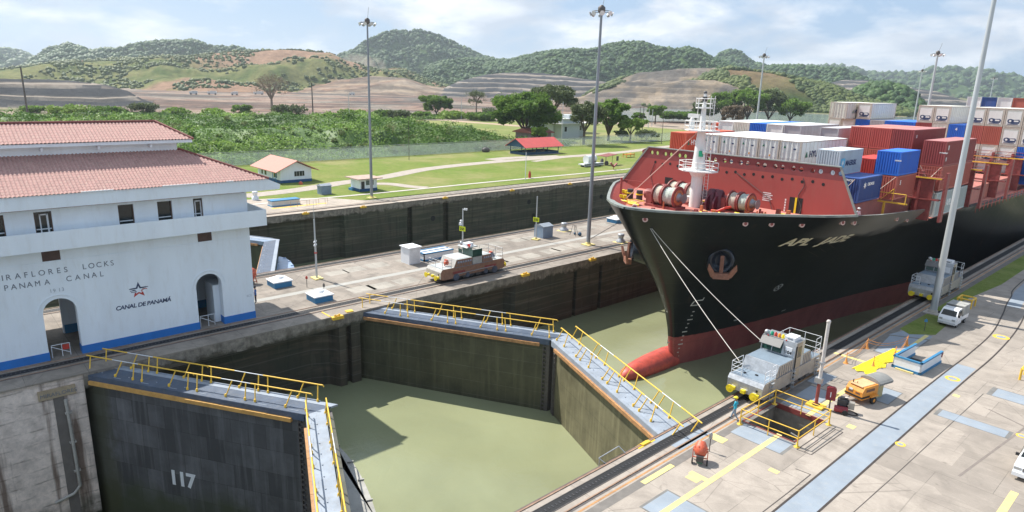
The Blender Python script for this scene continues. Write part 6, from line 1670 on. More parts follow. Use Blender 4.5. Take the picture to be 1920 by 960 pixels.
# radio post with four round lamps
t = empty('signal_post', (-70.0, 33.3, 0), 'tall pale post with four round lamps and whip aerial near the building', 'signal post')
b = MB(); b.tube((0, 0, 0.12), (0, 0, 4.6), 0.13, 0.11, 8); b.tube((0, 0, 4.6), (0, 0, 7.0), 0.10, 0.09, 8); b.tube((0.05, 0, 7.0), (0, 0, 9.3), 0.035, 0.012, 5); b.build('pole', M['palepole'], t)
b = MB(); b.box(-0.7, -0.5, 0, 0.7, 0.5, 0.12); b.build('base', M['line'], t)
b = MB()
for z in (4.0, 4.4):
    for x in (-0.3, 0.3): b.ball((x * 0.8, -x * 0.6, z), 0.14)
b.build('round_lamp', M['white'], t)
b = MB(); b.box(-0.13, -0.13, 3.0, 0.13, 0.13, 3.15); b.build('red_band', M['red'], t)
def small_post(loc, h, label, col, w=0.2, hh=0.3, cat='post'):
    b = MB(); b.tube((0, 0, 0), (0, 0, h), 0.035, n=6); c = MB(); c.box(-w/2, -0.06, h - hh, w/2, 0.06, h + 0.02); c.ball((0, 0, h + 0.06), 0.06)
    return simple('meter_post', [('stem', b, M['iron']), ('head', c, col)], loc, label, cat, R(30))
small_post((-64.0, 31.2, 0), 1.15, 'small grey post with a box head between the two blue hatches', M['iron'])
small_post((-67.5, 30.9, 0), 1.2, 'small red and white post behind the first blue hatch', M['red'], 0.22, 0.25)
small_post((-19.55, 35.5, 0), 1.25, 'grey meter post standing beside the red concrete mixer', M['galv'], 0.22, 0.32)
small_post((-18.3, 72.2, 0), 1.15, 'short dark blue post on the grass in front of the mini truck', M['midblue'], 0.26, 0.2)
# red fire-hose box on a post
b = MB(); b.box(-0.05, -0.05, 0, 0.05, 0.05, 0.9); c = MB(); c.ext([(-0.32, 0, 0.85), (0.32, 0, 0.85), (0.32, 0, 1.75), (0.2, 0, 1.87), (-0.2, 0, 1.87), (-0.32, 0, 1.75)], (0, 0.3, 0)); d = MB(); d.box(-0.06, -0.01, 1.1, 0.0, 0.0, 1.5)
simple('fire_box', [('post', b, M['iron']), ('box', c, M['dkred']), ('handle', d, M['white'])], (-17.0, 47.3, 0), 'dark red fire equipment box on a short post near the pit', 'fire box', R(25))
# red and white signal pole by the pit
t = empty('signal_pole', (-17.95, 47.3, 0), 'rusty red and white pole on a yellow base behind the pit', 'pole')
b = MB(); b.tube((0, 0, 0.2), (0, 0, 2.3), 0.12, n=10); b.build('lower_section', mk('pole_oxide', (0.30, 0.06, 0.05), 0.6, dirt=0.3), t)
b = MB(); b.tube((0, 0, 2.3), (0, 0, 6.6), 0.125, 0.12, 10); b.ball((0, 0, 6.65), 0.16); b.build('upper_section', mk('pole_white_rust', (0.62, 0.58, 0.54), 0.6, dirt=0.5, dcol=(0.35, 0.18, 0.12)), t)
b = MB(); b.box(-0.3, -0.22, 1.9, 0.2, 0.12, 2.3); b.box(-0.15, -0.2, 3.4, 0.15, 0.2, 3.55); b.build('junction_box', M['galv'], t)
b = MB(); b.box(-0.6, -0.45, 0, 0.6, 0.45, 0.16); b.build('base', M['yellow'], t)
b = MB(); b.lathe((0, 0, 0.16), [(0.3, 0), (0.3, 0.05)], 10); b.build('bolt_ring', M['darkiron'], t)

# concrete mixers
def mixer(loc, rz, label):
    t = empty('concrete_mixer', loc, label, 'concrete mixer', rz, 'red concrete mixers')
    b = MB(); ax = Vector((-0.5, 0, 0.55)).normalized(); a_ = Vector((0, 1, 0)); b_ = ax.cross(a_)
    n = 16; vs = []
    pr = [(0.16, -0.55), (0.40, -0.45), (0.56, -0.1), (0.56, 0.25), (0.34, 0.72)]
    c0 = Vector((0, 0, 1.05))
    for r, w in pr:
        for i in range(n):
            q = 2 * math.pi * i / n; vs.append(c0 + ax * w + a_ * r * math.cos(q) + b_ * r * math.sin(q))
    b.add(vs, [(k*n+i, k*n+(i+1) % n, (k+1)*n+(i+1) % n, (k+1)*n+i) for k in range(4) for i in range(n)], 0, True); b.add(vs[:n], [tuple(range(n))])
    for i in range(10):
        q = 2 * math.pi * i / 10; b.beam(c0 + ax * 0.1 + (a_ * math.cos(q) + b_ * math.sin(q)) * 0.57, c0 + ax * 0.2 + (a_ * math.cos(q) + b_ * math.sin(q)) * 0.57, 0.1, 0.08)
    b.build('drum', M['mixer'], t)
    b = MB(); 
    for y in (-0.6, 0.6): b.beam((0.1, y, 1.1), (-0.25, y, 0.12), 0.07); b.beam((0.1, y, 1.1), (0.5, y, 0.2), 0.07)
    b.beam((-0.25, -0.6, 0.2), (-0.25, 0.6, 0.2), 0.07); b.beam((0.1, -0.62, 1.1), (0.1, 0.62, 1.1), 0.06); b.build('frame', M['mixer'], t)
    for y in (-0.6, 0.6):
        w = MB(); w.tube((0.5, y - 0.06, 0.25), (0.5, y + 0.06, 0.25), 0.25, n=14); w.build('wheel', M['rubber'], t)
    b = MB(); b.box(0.25, -0.3, 0.35, 0.8, 0.3, 0.85); b.box(0.3, -0.25, 0.2, 0.75, 0.25, 0.36, 1); b.build('engine', [M['darkiron'], mk('engine_green', (0.02, 0.10, 0.06), 0.5)], t)
    return t
mixer((-19.3, 34.0, 0), R(-60), 'red concrete mixer on the right quay in the foreground').scale = (0.74,) * 3
mixer((-72.4, 26.6, 0), R(-60), 'faded red concrete mixer half hidden behind the building corner')
# small engine compressor
t = empty('engine_pump', (-16.3, 47.9, 0), 'small black engine pump with red tank in front of the orange trailer', 'pump', R(20))
b = MB(); b.tube((-0.55, -0.25, 0.32), (0.35, -0.25, 0.32), 0.24, n=14); b.build('tank', M['dkred'], t)
b = MB(); b.box(-0.4, -0.1, 0.5, 0.2, 0.45, 0.95); b.lathe((0.1, 0.3, 0.75), [(0.3, -0.1), (0.3, 0.1)], 12, axis='Y'); b.box(-0.25, 0.0, 0.95, 0.05, 0.3, 1.15); b.build('engine', M['darkiron'], t)
b = MB(); b.tube((-0.2, 0.2, 1.0), (0.3, 0.1, 1.2), 0.04); b.tube((-0.5, 0.5, 0.5), (0.6, 0.5, 0.5), 0.03); b.box(0.35, 0.1, 0.3, 0.75, 0.5, 0.8); b.tube((-0.3, 0.46, 0.6), (-0.3, 0.46, 1.0), 0.06); b.build('fittings', mk('fit_pale', (0.42, 0.40, 0.36), 0.4, 0.4, dirt=0.3), t)
for y in (-0.5, 0.5):
    b = MB(); b.tube((0.2, y - 0.05, 0.2), (0.2, y + 0.05, 0.2), 0.2, n=12); b.build('wheel', M['rubber'], t)
b = MB(); pts = [(-15.9 + 0.5 * math.cos(a * 0.6) * (1 + a * 0.02), 48.2 + 0.35 * math.sin(a * 0.6), 0.05) for a in range(14)]; b.path(pts, 0.03, 5)
tag(b.build('air_hose', M['rubber']), 'black air hose curling on the ground beside the engine pump', 'hose')
# orange trailer compressor with canvas-topped booth
t = empty('trailer_generator', (-16.2, 51.2, 0), 'orange wheeled generator trailer under a grey canvas hood', 'generator', R(-14)); t.scale = (0.8,) * 3
b = MB()
b.ext([(-0.85, -1.35, 0.55), (-0.85, 0.95, 0.55), (-0.85, 0.95, 1.75), (-0.85, -1.05, 1.75), (-0.85, -1.35, 1.3)], (1.7, 0, 0)); body = b.build('body', M['orange'], t)
b = MB(); b.box(-0.65, -1.2, 1.75, 0.65, 0.85, 1.80); b.build('top_panel', mk('orange_faded', (0.72, 0.42, 0.22), 0.6), body)
b = MB(); b.box(-0.9, -1.42, 0.72, 0.9, -1.34, 0.86); b.box(0.85, -1.35, 0.72, 0.92, 0.4, 0.86); b.build('bumper_strip', M['black'], body)
b = MB(); b.box(-0.6, -1.36, 1.0, -0.1, -1.30, 1.28); b.box(0.15, -1.36, 1.02, 0.6, -1.30, 1.2); b.box(0.855, -0.8, 1.25, 0.87, 0.4, 1.5); b.build('grille', mk('grille_brown', (0.16, 0.08, 0.05), 0.6), body)
b = MB(); b.box(-0.5, -1.375, 1.22, -0.15, -1.365, 1.4); b.build('lamp_plate', M['white'], body)
for x in (-0.98, 0.98):
    b = MB(); b.tube((x - 0.12, 0.2, 0.36), (x + 0.12, 0.2, 0.36), 0.36, n=18); w = b.build('wheel', M['rubber'], t)
    b = MB(); b.tube((x - 0.13, 0.2, 0.36), (x + 0.13, 0.2, 0.36), 0.17, n=12); b.build('rim', M['orange'], w)
    b = MB(); b.ext([(x - 0.16, -0.35, 0.75), (x - 0.16, 0.75, 0.75), (x - 0.16, 0.6, 0.92), (x - 0.16, -0.2, 0.92)], (0.32, 0, 0)); b.build('mudguard', M['orange'], t)
b = MB(); b.beam((-0.4, -1.3, 0.5), (0, -2.5, 0.45), 0.08); b.beam((0.4, -1.3, 0.5), (0, -2.5, 0.45), 0.08); b.tube((0, -2.4, 0.0), (0, -2.4, 0.7), 0.05); b.build('drawbar', M['iron'], t)
b = MB(); b.tube((-0.5, -0.9, 1.8), (-0.5, -0.9, 2.1), 0.05); b.tube((-0.15, -0.8, 1.8), (-0.15, -0.8, 2.0), 0.03); b.build('exhaust', M['darkiron'], t)
b = MB(); b.box(-0.6, 1.2, 0, 0.4, 2.5, 1.72); ply = b.build('booth', mk('plywood', (0.50, 0.42, 0.22), 0.8, dirt=0.3), t)
b = MB(); n = 10
pts = [(-1.0 + 2.0 * i / n, 1.85 + 0.32 * math.sin(math.pi * i / n) ** 0.7) for i in range(n + 1)]
b.ext([(x, 0.9, z) for x, z in pts] + [(1.0, 0.9, 1.65), (-1.0, 0.9, 1.65)], (0, 2.0, 0))
for i in range(7): b.box(0.98, 0.95 + i * 0.27, 1.65, 1.03, 1.08 + i * 0.27, 1.86)
b.build('canvas_hood', M['canvas'], t)
# yellow tarpaulin and sagging orange barrier netting
b = MB(); vs = []; fs = []
r2 = random.Random(5); nx_, ny_ = 9, 14
for j in range(ny_):
    for i in range(nx_):
        w_ = 1.0 - 0.25 * (j / ny_) + 0.12 * math.sin(j * 1.9)
        vs.append((-19.1 + 0.045 * j + (i / (nx_ - 1)) * (1.55 * w_) , 56.6 + j * 0.6 + 0.25 * math.sin(i * 1.7), 0.03 + 0.04 * r2.random() + 0.05 * abs(math.sin(i * 1.3 + j)) * (0 if i in (0, nx_-1) or j in (0, ny_-1) else 1)))
for j in range(ny_ - 1):
    for i in range(nx_ - 1): fs.append((j*nx_+i, j*nx_+i+1, (j+1)*nx_+i+1, (j+1)*nx_+i))
b.add(vs, fs, 0, True); tag(b.build('tarpaulin', M['byellow']), 'crumpled bright yellow tarpaulin on the quay beyond the trailer', 'tarpaulin')
t = empty('barrier_netting', (-20, 60, 0), 'sagging orange barrier netting on posts around the yellow tarpaulin', 'barrier')
netm = mk('net_orange', (0.62, 0.25, 0.06), 0.8, var=0.3)
posts = [(-19.9, 57.5), (-20.1, 62.6), (-18.0, 66.4), (-17.7, 62.5), (-18.1, 58.6)]
for k, (x, y) in enumerate(posts):
    b = MB(); b.tube((x + 20, y - 60, 0), (x + 20, y - 60, 1.0), 0.03, n=5); b.lathe((x + 20, y - 60, 0), [(0.25, 0), (0.12, 0.15), (0.05, 0.5)], 6); b.build('post', netm, t)
b = MB()
for (x0, y0), (x1, y1) in zip(posts, posts[1:]):
    for z_, sg in ((0.9, 0.55), (0.6, 0.45)):
        b.path([(x0 + (x1 - x0) * i / 8 + 20, y0 + (y1 - y0) * i / 8 - 60, z_ - sg * 4 * (i / 8) * (1 - i / 8)) for i in range(9)], 0.022, 4)
b.build('netting', netm, t)
# yellow pipe frames
def pipe_frame(loc, label, w=1.35, d=1.6, h=0.95, rz=0):
    t = empty('yellow_frame', loc, label, 'pipe frame', rz, 'yellow pipe frames'); r = 0.09
    b = MB(); b.path([(0, 0, h), (w, 0, h), (w, d, h), (0, d, h), (0, 0, h)], r, 8); b.build('top_frame', M['yellow'], t)
    for x in (0, w):
        for y in (0, d): b = MB(); b.tube((x, y, 0), (x, y, h), r, n=8); b.build('leg', M['yellow'], t)
    return t
pipe_frame((-18.75, 84.2, 0), 'yellow pipe frame behind the white mini truck')
pipe_frame((-9.2, 65.6, 0), 'yellow pipe frame cut by the right edge of the picture')
# white mini truck with canvas cargo hood
def mini_truck(loc, rz):
    t = empty('mini_truck', loc, 'white mini truck with grey covered bed parked by the pale mast', 'mini truck', rz)
    hw = 0.80
    b = MB(); side = [(-1.72, 0.35), (-1.78, 0.8), (-1.62, 1.12), (-1.18, 1.72), (-0.95, 1.82), (-0.12, 1.82), (-0.05, 0.35)]
    lo = [(x, y, z) for y, z in side for x in (0,)]
    def tap(z): return hw - 0.10 * max(0, (z - 1.1)) / 0.7
    n = len(side); vs = [(-tap(z), y, z) for y, z in side] + [(tap(z), y, z) for y, z in side]
    b.add(vs, [tuple(range(n)), tuple(reversed(range(n, 2*n)))] + [(i, (i+1) % n, n+(i+1) % n, n+i) for i in range(n)], 0)
    bo = b.build('cab', M['whitecar'], t)
    g = MB()
    g.ext([(-0.66, -1.585, 1.17), (0.66, -1.585, 1.17), (0.60, -1.235, 1.66), (-0.60, -1.235, 1.66)], (0, -0.02, 0.012)); g.build('windscreen', M['glass'], bo)
    for s in (1, -1):
        g = MB(); g.ext([(s * 0.80, -1.45, 1.15), (s * 0.80, -0.25, 1.15), (s * 0.735, -0.25, 1.68), (s * 0.735, -1.08, 1.68)], (s * 0.012, 0, 0)); g.build('side_window', M['glass'], bo)
        g = MB(); g.box(s * 0.83, -1.5, 1.15, s * 0.98, -1.42, 1.38); g.build('mirror', M['black'], bo)
        g = MB(); g.box(s * 0.72, -1.785, 0.72, s * 0.42, -1.765, 0.9); g.build('headlight', M['galv'], bo)
        g = MB(); g.box(s * 0.805, -0.75, 0.9, s * 0.812, -0.6, 0.94); g.build('handle', M['black'], bo)
    g = MB(); g.box(-0.78, -1.82, 0.32, 0.78, -1.70, 0.52); g.build('bumper', mk('bumper_grey', (0.45, 0.46, 0.47), 0.5), t)
    g = MB(); g.box(-0.25, -1.835, 0.36, 0.25, -1.82, 0.46); g.build('number_plate', M['dust'], t)
    g = MB(); g.box(-0.80, -0.02, 0.55, 0.80, 1.95, 0.95); g.build('cargo_bed', M['whitecar'], t)
    g = MB(); g.box(-0.80, 0.0, 0.96, 0.80, 1.93, 1.98)
    for y in (0.0, 0.95, 1.88): g.box(-0.82, y, 0.96, 0.82, y + 0.05, 2.0)
    for i in range(4): g.box(0.80, 0.2 + i * 0.42, 1.0, 0.815, 0.25 + i * 0.42, 1.9)
    g.build('cargo_cover', mk('cover_grey', (0.36, 0.36, 0.34), 0.75, dirt=0.3), t)
    for x in (-0.68, 0.68):
        for y in (-1.15, 1.2):
            w = MB(); w.tube((x - 0.1, y, 0.28), (x + 0.1, y, 0.28), 0.28, n=18); wo = w.build('wheel', M['rubber'], t)
            w = MB(); w.tube((x - 0.105, y, 0.28), (x + 0.105, y, 0.28), 0.15, n=12); w.build('rim', M['galv'], wo)
    g = MB(); g.box(-0.7, -1.6, 0.25, 0.7, 1.8, 0.5); g.build('chassis', M['darkiron'], t)
    return t
mini_truck((-17.25, 77.1, 0), R(-2))
# white car at the right edge
def car(loc, rz):
    t = empty('white_car', loc, 'white car with dark windscreen, cut by the right edge of the picture', 'car', rz)
    hw = 0.88
    side = [(-2.15, 0.35), (-2.25, 0.6), (-2.18, 0.85), (-1.2, 1.02), (-0.45, 1.55), (1.3, 1.6), (2.1, 1.1), (2.2, 0.5), (2.1, 0.35)]
    def tap(z): return hw - 0.20 * max(0, (z - 0.95)) / 0.6
    n = len(side); b = MB(); vs = [(-tap(z), y, z) for y, z in side] + [(tap(z), y, z) for y, z in side]
    b.add(vs, [tuple(range(n)), tuple(reversed(range(n, 2*n)))] + [(i, (i+1) % n, n+(i+1) % n, n+i) for i in range(n)], 0)
    bo = b.build('body', M['whitecar'], t)
    g = MB(); g.ext([(-0.76, -1.12, 1.07), (0.76, -1.12, 1.07), (0.64, -0.5, 1.52), (-0.64, -0.5, 1.52)], (0, -0.015, 0.015)); g.build('windscreen', M['glass'], bo)
    for s in (1, -1):
        g = MB(); g.ext([(s * 0.855, -0.95, 1.08), (s * 0.855, 1.5, 1.08), (s * 0.77, 1.2, 1.5), (s * 0.77, -0.42, 1.5)], (s * 0.02, 0, 0)); g.build('side_window', M['glass'], bo)
        g = MB(); g.box(s * 0.86, -2.235, 0.62, s * 0.50, -2.19, 0.82); g.build('headlight', M['galv'], bo)
        g = MB(); g.box(s * 0.87, -0.95, 1.0, s * 1.05, -0.80, 1.15); g.build('mirror', M['black'], bo)
    g = MB(); g.box(-0.42, -2.245, 0.62, 0.42, -2.19, 0.82)
    for i in range(4): g.box(-0.42, -2.255, 0.64 + i * 0.045, 0.42, -2.245, 0.655 + i * 0.045, 1)
    g.build('grille', [M['black'], M['galv']], bo)
    g = MB(); g.box(-0.9, -2.33, 0.28, 0.9, -2.1, 0.52); g.box(-0.3, -2.345, 0.36, 0.3, -2.33, 0.48); g.build('bumper', M['whitecar'], t)
    for x in (-0.78, 0.78):
        for y in (-1.4, 1.35):
            w = MB(); w.tube((x - 0.12, y, 0.34), (x + 0.12, y, 0.34), 0.34, n=18); wo = w.build('wheel', M['rubber'], t)
            w = MB(); w.tube((x - 0.125, y, 0.34), (x + 0.125, y, 0.34), 0.2, n=12); w.build('rim', M['galv'], wo)
    return t
car((-5.15, 49.6, 0), R(2))

# ================================================================== PEOPLE
def person(loc, rz, label, shirt, trousers, hat, pose='walk', scale=1.0):
    J = {'pel': (0, 0, 0.93), 'ch': (0, 0.0, 1.22), 'sh': (0, 0.0, 1.42), 'nk': (0, 0.0, 1.52), 'hd': (0, -0.02, 1.66), 'tp': (0, -0.02, 1.76),
         'hl': (-0.10, 0, 0.88), 'hr': (0.10, 0, 0.88), 'sl': (-0.19, 0, 1.40), 'sr': (0.19, 0, 1.40)}
    if pose == 'walk':
        J.update(kl=(-0.11, -0.14, 0.50), al=(-0.11, -0.26, 0.09), tl=(-0.11, -0.42, 0.04), kr=(0.11, 0.05, 0.48), ar=(0.11, 0.33, 0.13), tr=(0.11, 0.24, 0.03),
                 el=(-0.24, 0.10, 1.13), wl=(-0.24, -0.02, 0.90), fl=(-0.23, -0.06, 0.80), er=(0.24, -0.08, 1.13), wr=(0.24, -0.26, 0.98), fr=(0.22, -0.33, 0.92))
    else:
        J.update(kl=(-0.12, -0.01, 0.50), al=(-0.14, 0.02, 0.09), tl=(-0.16, -0.14, 0.03), kr=(0.12, -0.01, 0.50), ar=(0.14, 0.02, 0.09), tr=(0.16, -0.14, 0.03),
                 el=(-0.30, 0.06, 1.16), wl=(-0.20, -0.16, 1.08), fl=(-0.12, -0.20, 1.09), er=(0.30, 0.06, 1.16), wr=(0.20, -0.16, 1.05), fr=(0.12, -0.20, 1.05))
    names = list(J); Ed = [('pel', 'ch'), ('ch', 'sh'), ('sh', 'nk'), ('nk', 'hd'), ('hd', 'tp'), ('pel', 'hl'), ('pel', 'hr'), ('hl', 'kl'), ('kl', 'al'), ('al', 'tl'), ('hr', 'kr'), ('kr', 'ar'), ('ar', 'tr'),
                           ('sh', 'sl'), ('sh', 'sr'), ('sl', 'el'), ('el', 'wl'), ('wl', 'fl'), ('sr', 'er'), ('er', 'wr'), ('wr', 'fr')]
    rad = {'pel': 0.145, 'ch': 0.14, 'sh': 0.11, 'nk': 0.055, 'hd': 0.095, 'tp': 0.07, 'hl': 0.10, 'hr': 0.10, 'kl': 0.072, 'kr': 0.072, 'al': 0.048, 'ar': 0.048, 'tl': 0.045, 'tr': 0.045, 'sl': 0.065, 'sr': 0.065, 'el': 0.045, 'er': 0.045, 'wl': 0.034, 'wr': 0.034, 'fl': 0.036, 'fr': 0.036}
    me = bpy.data.meshes.new('person'); me.from_pydata([J[k] for k in names], [(names.index(a), names.index(c)) for a, c in Ed], [])
    o = bpy.data.objects.new('tmp', me); sc.collection.objects.link(o)
    sk = o.modifiers.new('s', 'SKIN'); sk.use_smooth_shade = True
    for i, k in enumerate(names): me.skin_vertices[0].data[i].radius = (rad[k], rad[k] * (0.75 if k in ('pel', 'ch', 'sh') else 1.0))
    me.skin_vertices[0].data[0].use_root = True
    o.modifiers.new('u', 'SUBSURF').levels = 1; o.modifiers['u'].render_levels = 1
    dg = bpy.context.evaluated_depsgraph_get(); dg.update()
    m2 = bpy.data.meshes.new_from_object(o.evaluated_get(dg)); bpy.data.objects.remove(o)
    m2.materials.clear()
    for q in (M['skin'], shirt, trousers, M['darkiron']): m2.materials.append(q)
    for p in m2.polygons:
        z = p.center.z; x = abs(p.center.x)
        arm = x > 0.17 and z > 0.75
        p.material_index = 3 if z < 0.12 else 2 if z < 0.92 and not arm else (0 if (arm and z < 1.14) else 1) if z < 1.47 else 0
        p.use_smooth = True
    r = bpy.data.objects.new('person', m2); sc.collection.objects.link(r)
    r.location = loc; r.rotation_euler.z = rz; r.scale = (scale,) * 3
    tag(r, label, 'person')
    b = MB(); b.ball((0, -0.02, 1.72), 0.135, n=12, k=6, sq=(1, 1.1, 0.75)); b.box(-0.10, -0.20, 1.70, 0.10, -0.10, 1.72); b.build('hard_hat' if hat else 'hair', hat or M['darkiron'], r)
    b = MB(); b.ball((0, -0.115, 1.63), 0.022, n=6, k=4); b.box(-0.05, -0.112, 1.66, -0.025, -0.105, 1.675, 1); b.box(0.025, -0.112, 1.66, 0.05, -0.105, 1.675, 1); b.box(-0.025, -0.11, 1.585, 0.025, -0.10, 1.592, 1); b.build('face', [M['skin'], M['black']], r)
    for s, w_ in ((-1, J['fl']), (1, J['fr'])):
        b = MB(); c_ = Vector(w_); b.ball(c_, 0.034, n=8, k=5)
        for i in range(4): b.tube(c_ + Vector(((i - 1.5) * 0.016, -0.01, -0.01)), c_ + Vector(((i - 1.5) * 0.018, -0.035, -0.07 + 0.008 * abs(i - 1.5))), 0.009, 0.007, 5)
        b.tube(c_ + Vector((-s * 0.02, 0, 0)), c_ + Vector((-s * 0.05, -0.03, -0.03)), 0.01, 0.008, 5)
        b.build('hand', M['skin'], r)
    return r
cy_ = mk('shirt_cyan', (0.03, 0.38, 0.52), 0.8, var=0.08); jn = mk('jeans_pale', (0.20, 0.28, 0.36), 0.85, var=0.1); sb = mk('shirt_blue', (0.06, 0.16, 0.42), 0.8, var=0.1); dk = mk('trousers_dark', (0.02, 0.03, 0.05), 0.85)
wh_ = mk('overall_white', (0.6, 0.62, 0.66), 0.8, var=0.1)
person((-20.75, 40.6, 0), R(-75), 'walking person in a turquoise shirt and yellow hard hat beside the 104 mule', cy_, jn, M['byellow'], 'walk')
person((-65.5, 24.4, 0), R(-30), 'person in a blue shirt standing at the corner of the white building', sb, dk, None, 'stand')
person((-25.6, 70.6, 9.6), R(60), 'person in white overalls and helmet on the ship deck under the navy container', wh_, wh_, M['white'], 'stand')
person((-26.6, 69.6, 9.6), R(160), 'person in dark clothes and white helmet at the end of the breakwater', dk, dk, M['white'], 'stand')
# ================================================================== FAR BANK
XL = -176.5
sheet('lawn', [(XB - 6, -60), (XB - 6, 700), (XL, 700), (XL, -60)], 0, M['grass'], th=0.2)
strip(XB - 6.0, -60, -107.65, 46, 0.002, M['deck2'], 'bank_pavement'); 
b = MB(); b.prism([(XB - 6.1, -60), (XB, -60), (XB, YEND), (XB - 2.2, YEND), (XB - 2.3, 90), (XB - 3.2, 66), (XB - 8.5, 62), (-119, 60), (-124, 52), (-127, 40), (-130, -60)], -0.03, 0.012)
b.build('bank_pavement', m_concrete('bank_concrete', (0.40, 0.34, 0.28), (7, 4.5), 0.55))['kind'] = 'structure'
def road(name, pts, w, z, mat):
    P_ = smooth([(p.x, p.y) if hasattr(p, 'x') else p for p in pts], 12); b = MB(); L_ = []; R_ = []
    for i, p in enumerate(P_):
        a = P_[max(0, i-1)]; c = P_[min(len(P_)-1, i+1)]; dx, dy = c[0]-a[0], c[1]-a[1]; l = math.hypot(dx, dy) or 1
        ww = w(i / len(P_)) if callable(w) else w
        L_.append((p[0] - dy / l * ww / 2, p[1] + dx / l * ww / 2, z)); R_.append((p[0] + dy / l * ww / 2, p[1] - dx / l * ww / 2, z))
    n = len(P_); b.add(L_ + R_, [(i, n + i, n + i + 1, i + 1) for i in range(n - 1)]); o = b.build(name, mat); o['kind'] = 'structure'; return o
road('path', [(-119.8, 45), (-119.6, 55), (-119, 75), (-119.2, 100), (-118.6, 130), (-118.2, 180), (-118, 300)], 1.1, 0.05, M['pathc'])
road('gravel_road', [G(455, 368), G(560, 356), G(640, 343), G(720, 332), G(800, 317), G(900, 306), G(1000, 298), G(1100, 291), G(1180, 284), G(1250, 275), G(1330, 268)], 4.6, 0.03, M['gravel'])
road('gravel_road', [G(690, 345), G(730, 345), G(770, 350), G(800, 352)], 3.2, 0.035, M['gravel'])
road('gravel_road', [G(1000, 303), G(1050, 296), G(1120, 289)], 2.2, 0.034, M['gravel'])
road('gravel_road', [G(920, 300), G(960, 296), G(1050, 293)], 5.0, 0.04, M['gravel'])
road('dirt_road', [G(560, 225), G(700, 223), G(800, 224), G(930, 233), G(1010, 240), G(1090, 248)], 10, 0.12, mk('dirt', (0.40, 0.29, 0.20), 0.95, var=0.15, scale=0.1))

# house
def hxf(t): return None
hs = empty('small_house', (-141.5, 63.6, 0), 'small white house with pink gable roof and blue base by the lawn', 'house')
HM = Matrix.Identity(4)
def hp(nm, b, m, par=hs): return b.build(nm, m, par)
X0, X1, Y0, Y1 = -12.5, 0, -3.6, 3.6
b = MB(); b.box(X0, Y0, 0.5, X1, Y1, 2.9); b.ext([(X0, Y0, 2.9), (X0, Y1, 2.9), (X0, 0, 4.55)], (X1 - X0, 0, 0)); hp('wall', b, M['wallwhite'])
b = MB(); b.box(X0 - 0.04, Y0 - 0.04, 0, X1 + 0.04, Y1 + 0.04, 0.62); hp('plinth', b, M['dkblue'])
b = MB()
for s in (1, -1):
    b.add([(X0 - 1, s * 5.0, 2.45), (X1 + 1, s * 5.0, 2.45), (X1 + 1, 0, 4.75), (X0 - 1, 0, 4.75), (X0 - 1, s * 5.0, 2.6), (X1 + 1, s * 5.0, 2.6), (X1 + 1, 0, 4.9), (X0 - 1, 0, 4.9)], [(0,1,2,3),(4,5,6,7),(0,1,5,4),(1,2,6,5),(2,3,7,6),(3,0,4,7)])
for i in range(20): b.box(X0 - 1 + i * 0.76, -0.02, 4.88, X0 - 0.9 + i * 0.76, 0.02, 4.93)
hp('roof', b, mk('pink_roof', (0.52, 0.22, 0.17), 0.75, var=0.10, scale=1.2, dirt=0.3, dcol=(0.5, 0.35, 0.28)))
for (x0, y0, x1, y1, z0, z1) in ((0.0, -0.4, 0.04, 1.9, 1.35, 2.45),):
    b = MB(); b.box(x0, y0, z0, x1, y1, z1, 0); b.box(x0, 0.7, z0, x1 + 0.01, 0.78, z1, 1); b.box(x0, 0.1, z0, x1 + 0.01, 0.15, z1, 1); b.box(x0, 1.4, z0, x1 + 0.01, 1.45, z1, 1); hp('window', b, [M['glass'], M['dust']])
for x0, x1 in ((-3.6, -1.9), (-8.6, -7.6), (-10.4, -9.6)):
    b = MB(); b.box(x0, Y0 - 0.04, 1.0, x1, Y0, 2.4); hp('window', b, M['glass'])
b = MB(); b.box(-1.7, Y0 - 1.1, 0, -1.6, Y0 - 1.0, 2.5); b.box(0.0, Y0 - 1.1, 0, 0.1, Y0 - 1.0, 2.5); b.box(-1.7, Y0 - 1.1, 1.1, 0.0, Y0 - 1.02, 1.2); hp('porch_post', b, M['midblue'])
# booth
bt = empty('guard_booth', (-124.2, 70.6, 0), 'white guard booth with flat roof and window behind the left mast', 'booth')
b = MB(); b.box(-1.9, -2.0, 0.5, 1.9, 2.0, 2.6); b.build('wall', M['wallwhite'], bt)
b = MB(); b.box(-1.95, -2.05, 0, 1.95, 2.05, 0.6); b.build('plinth', M['dkblue'], bt)
b = MB(); b.box(-2.8, -2.9, 2.6, 2.8, 2.9, 2.78); b.build('roof', mk('booth_roof', (0.42, 0.30, 0.24), 0.7), bt)
b = MB(); b.box(1.9, -0.6, 1.3, 1.94, 1.2, 2.3, 0); b.box(1.9, 0.2, 1.3, 1.95, 0.26, 2.3, 1); b.build('window', [mk('booth_glass', (0.12, 0.16, 0.15), 0.15), M['white']], bt)
b = MB(); b.box(1.9, -1.7, 0.1, 1.94, -0.95, 2.1); b.build('door', M['darkiron'], bt)
b = MB(); b.box(-1.9, -2.6, 0, -0.3, -2.1, 0.5); b.build('step_box', M['midblue'], bt)
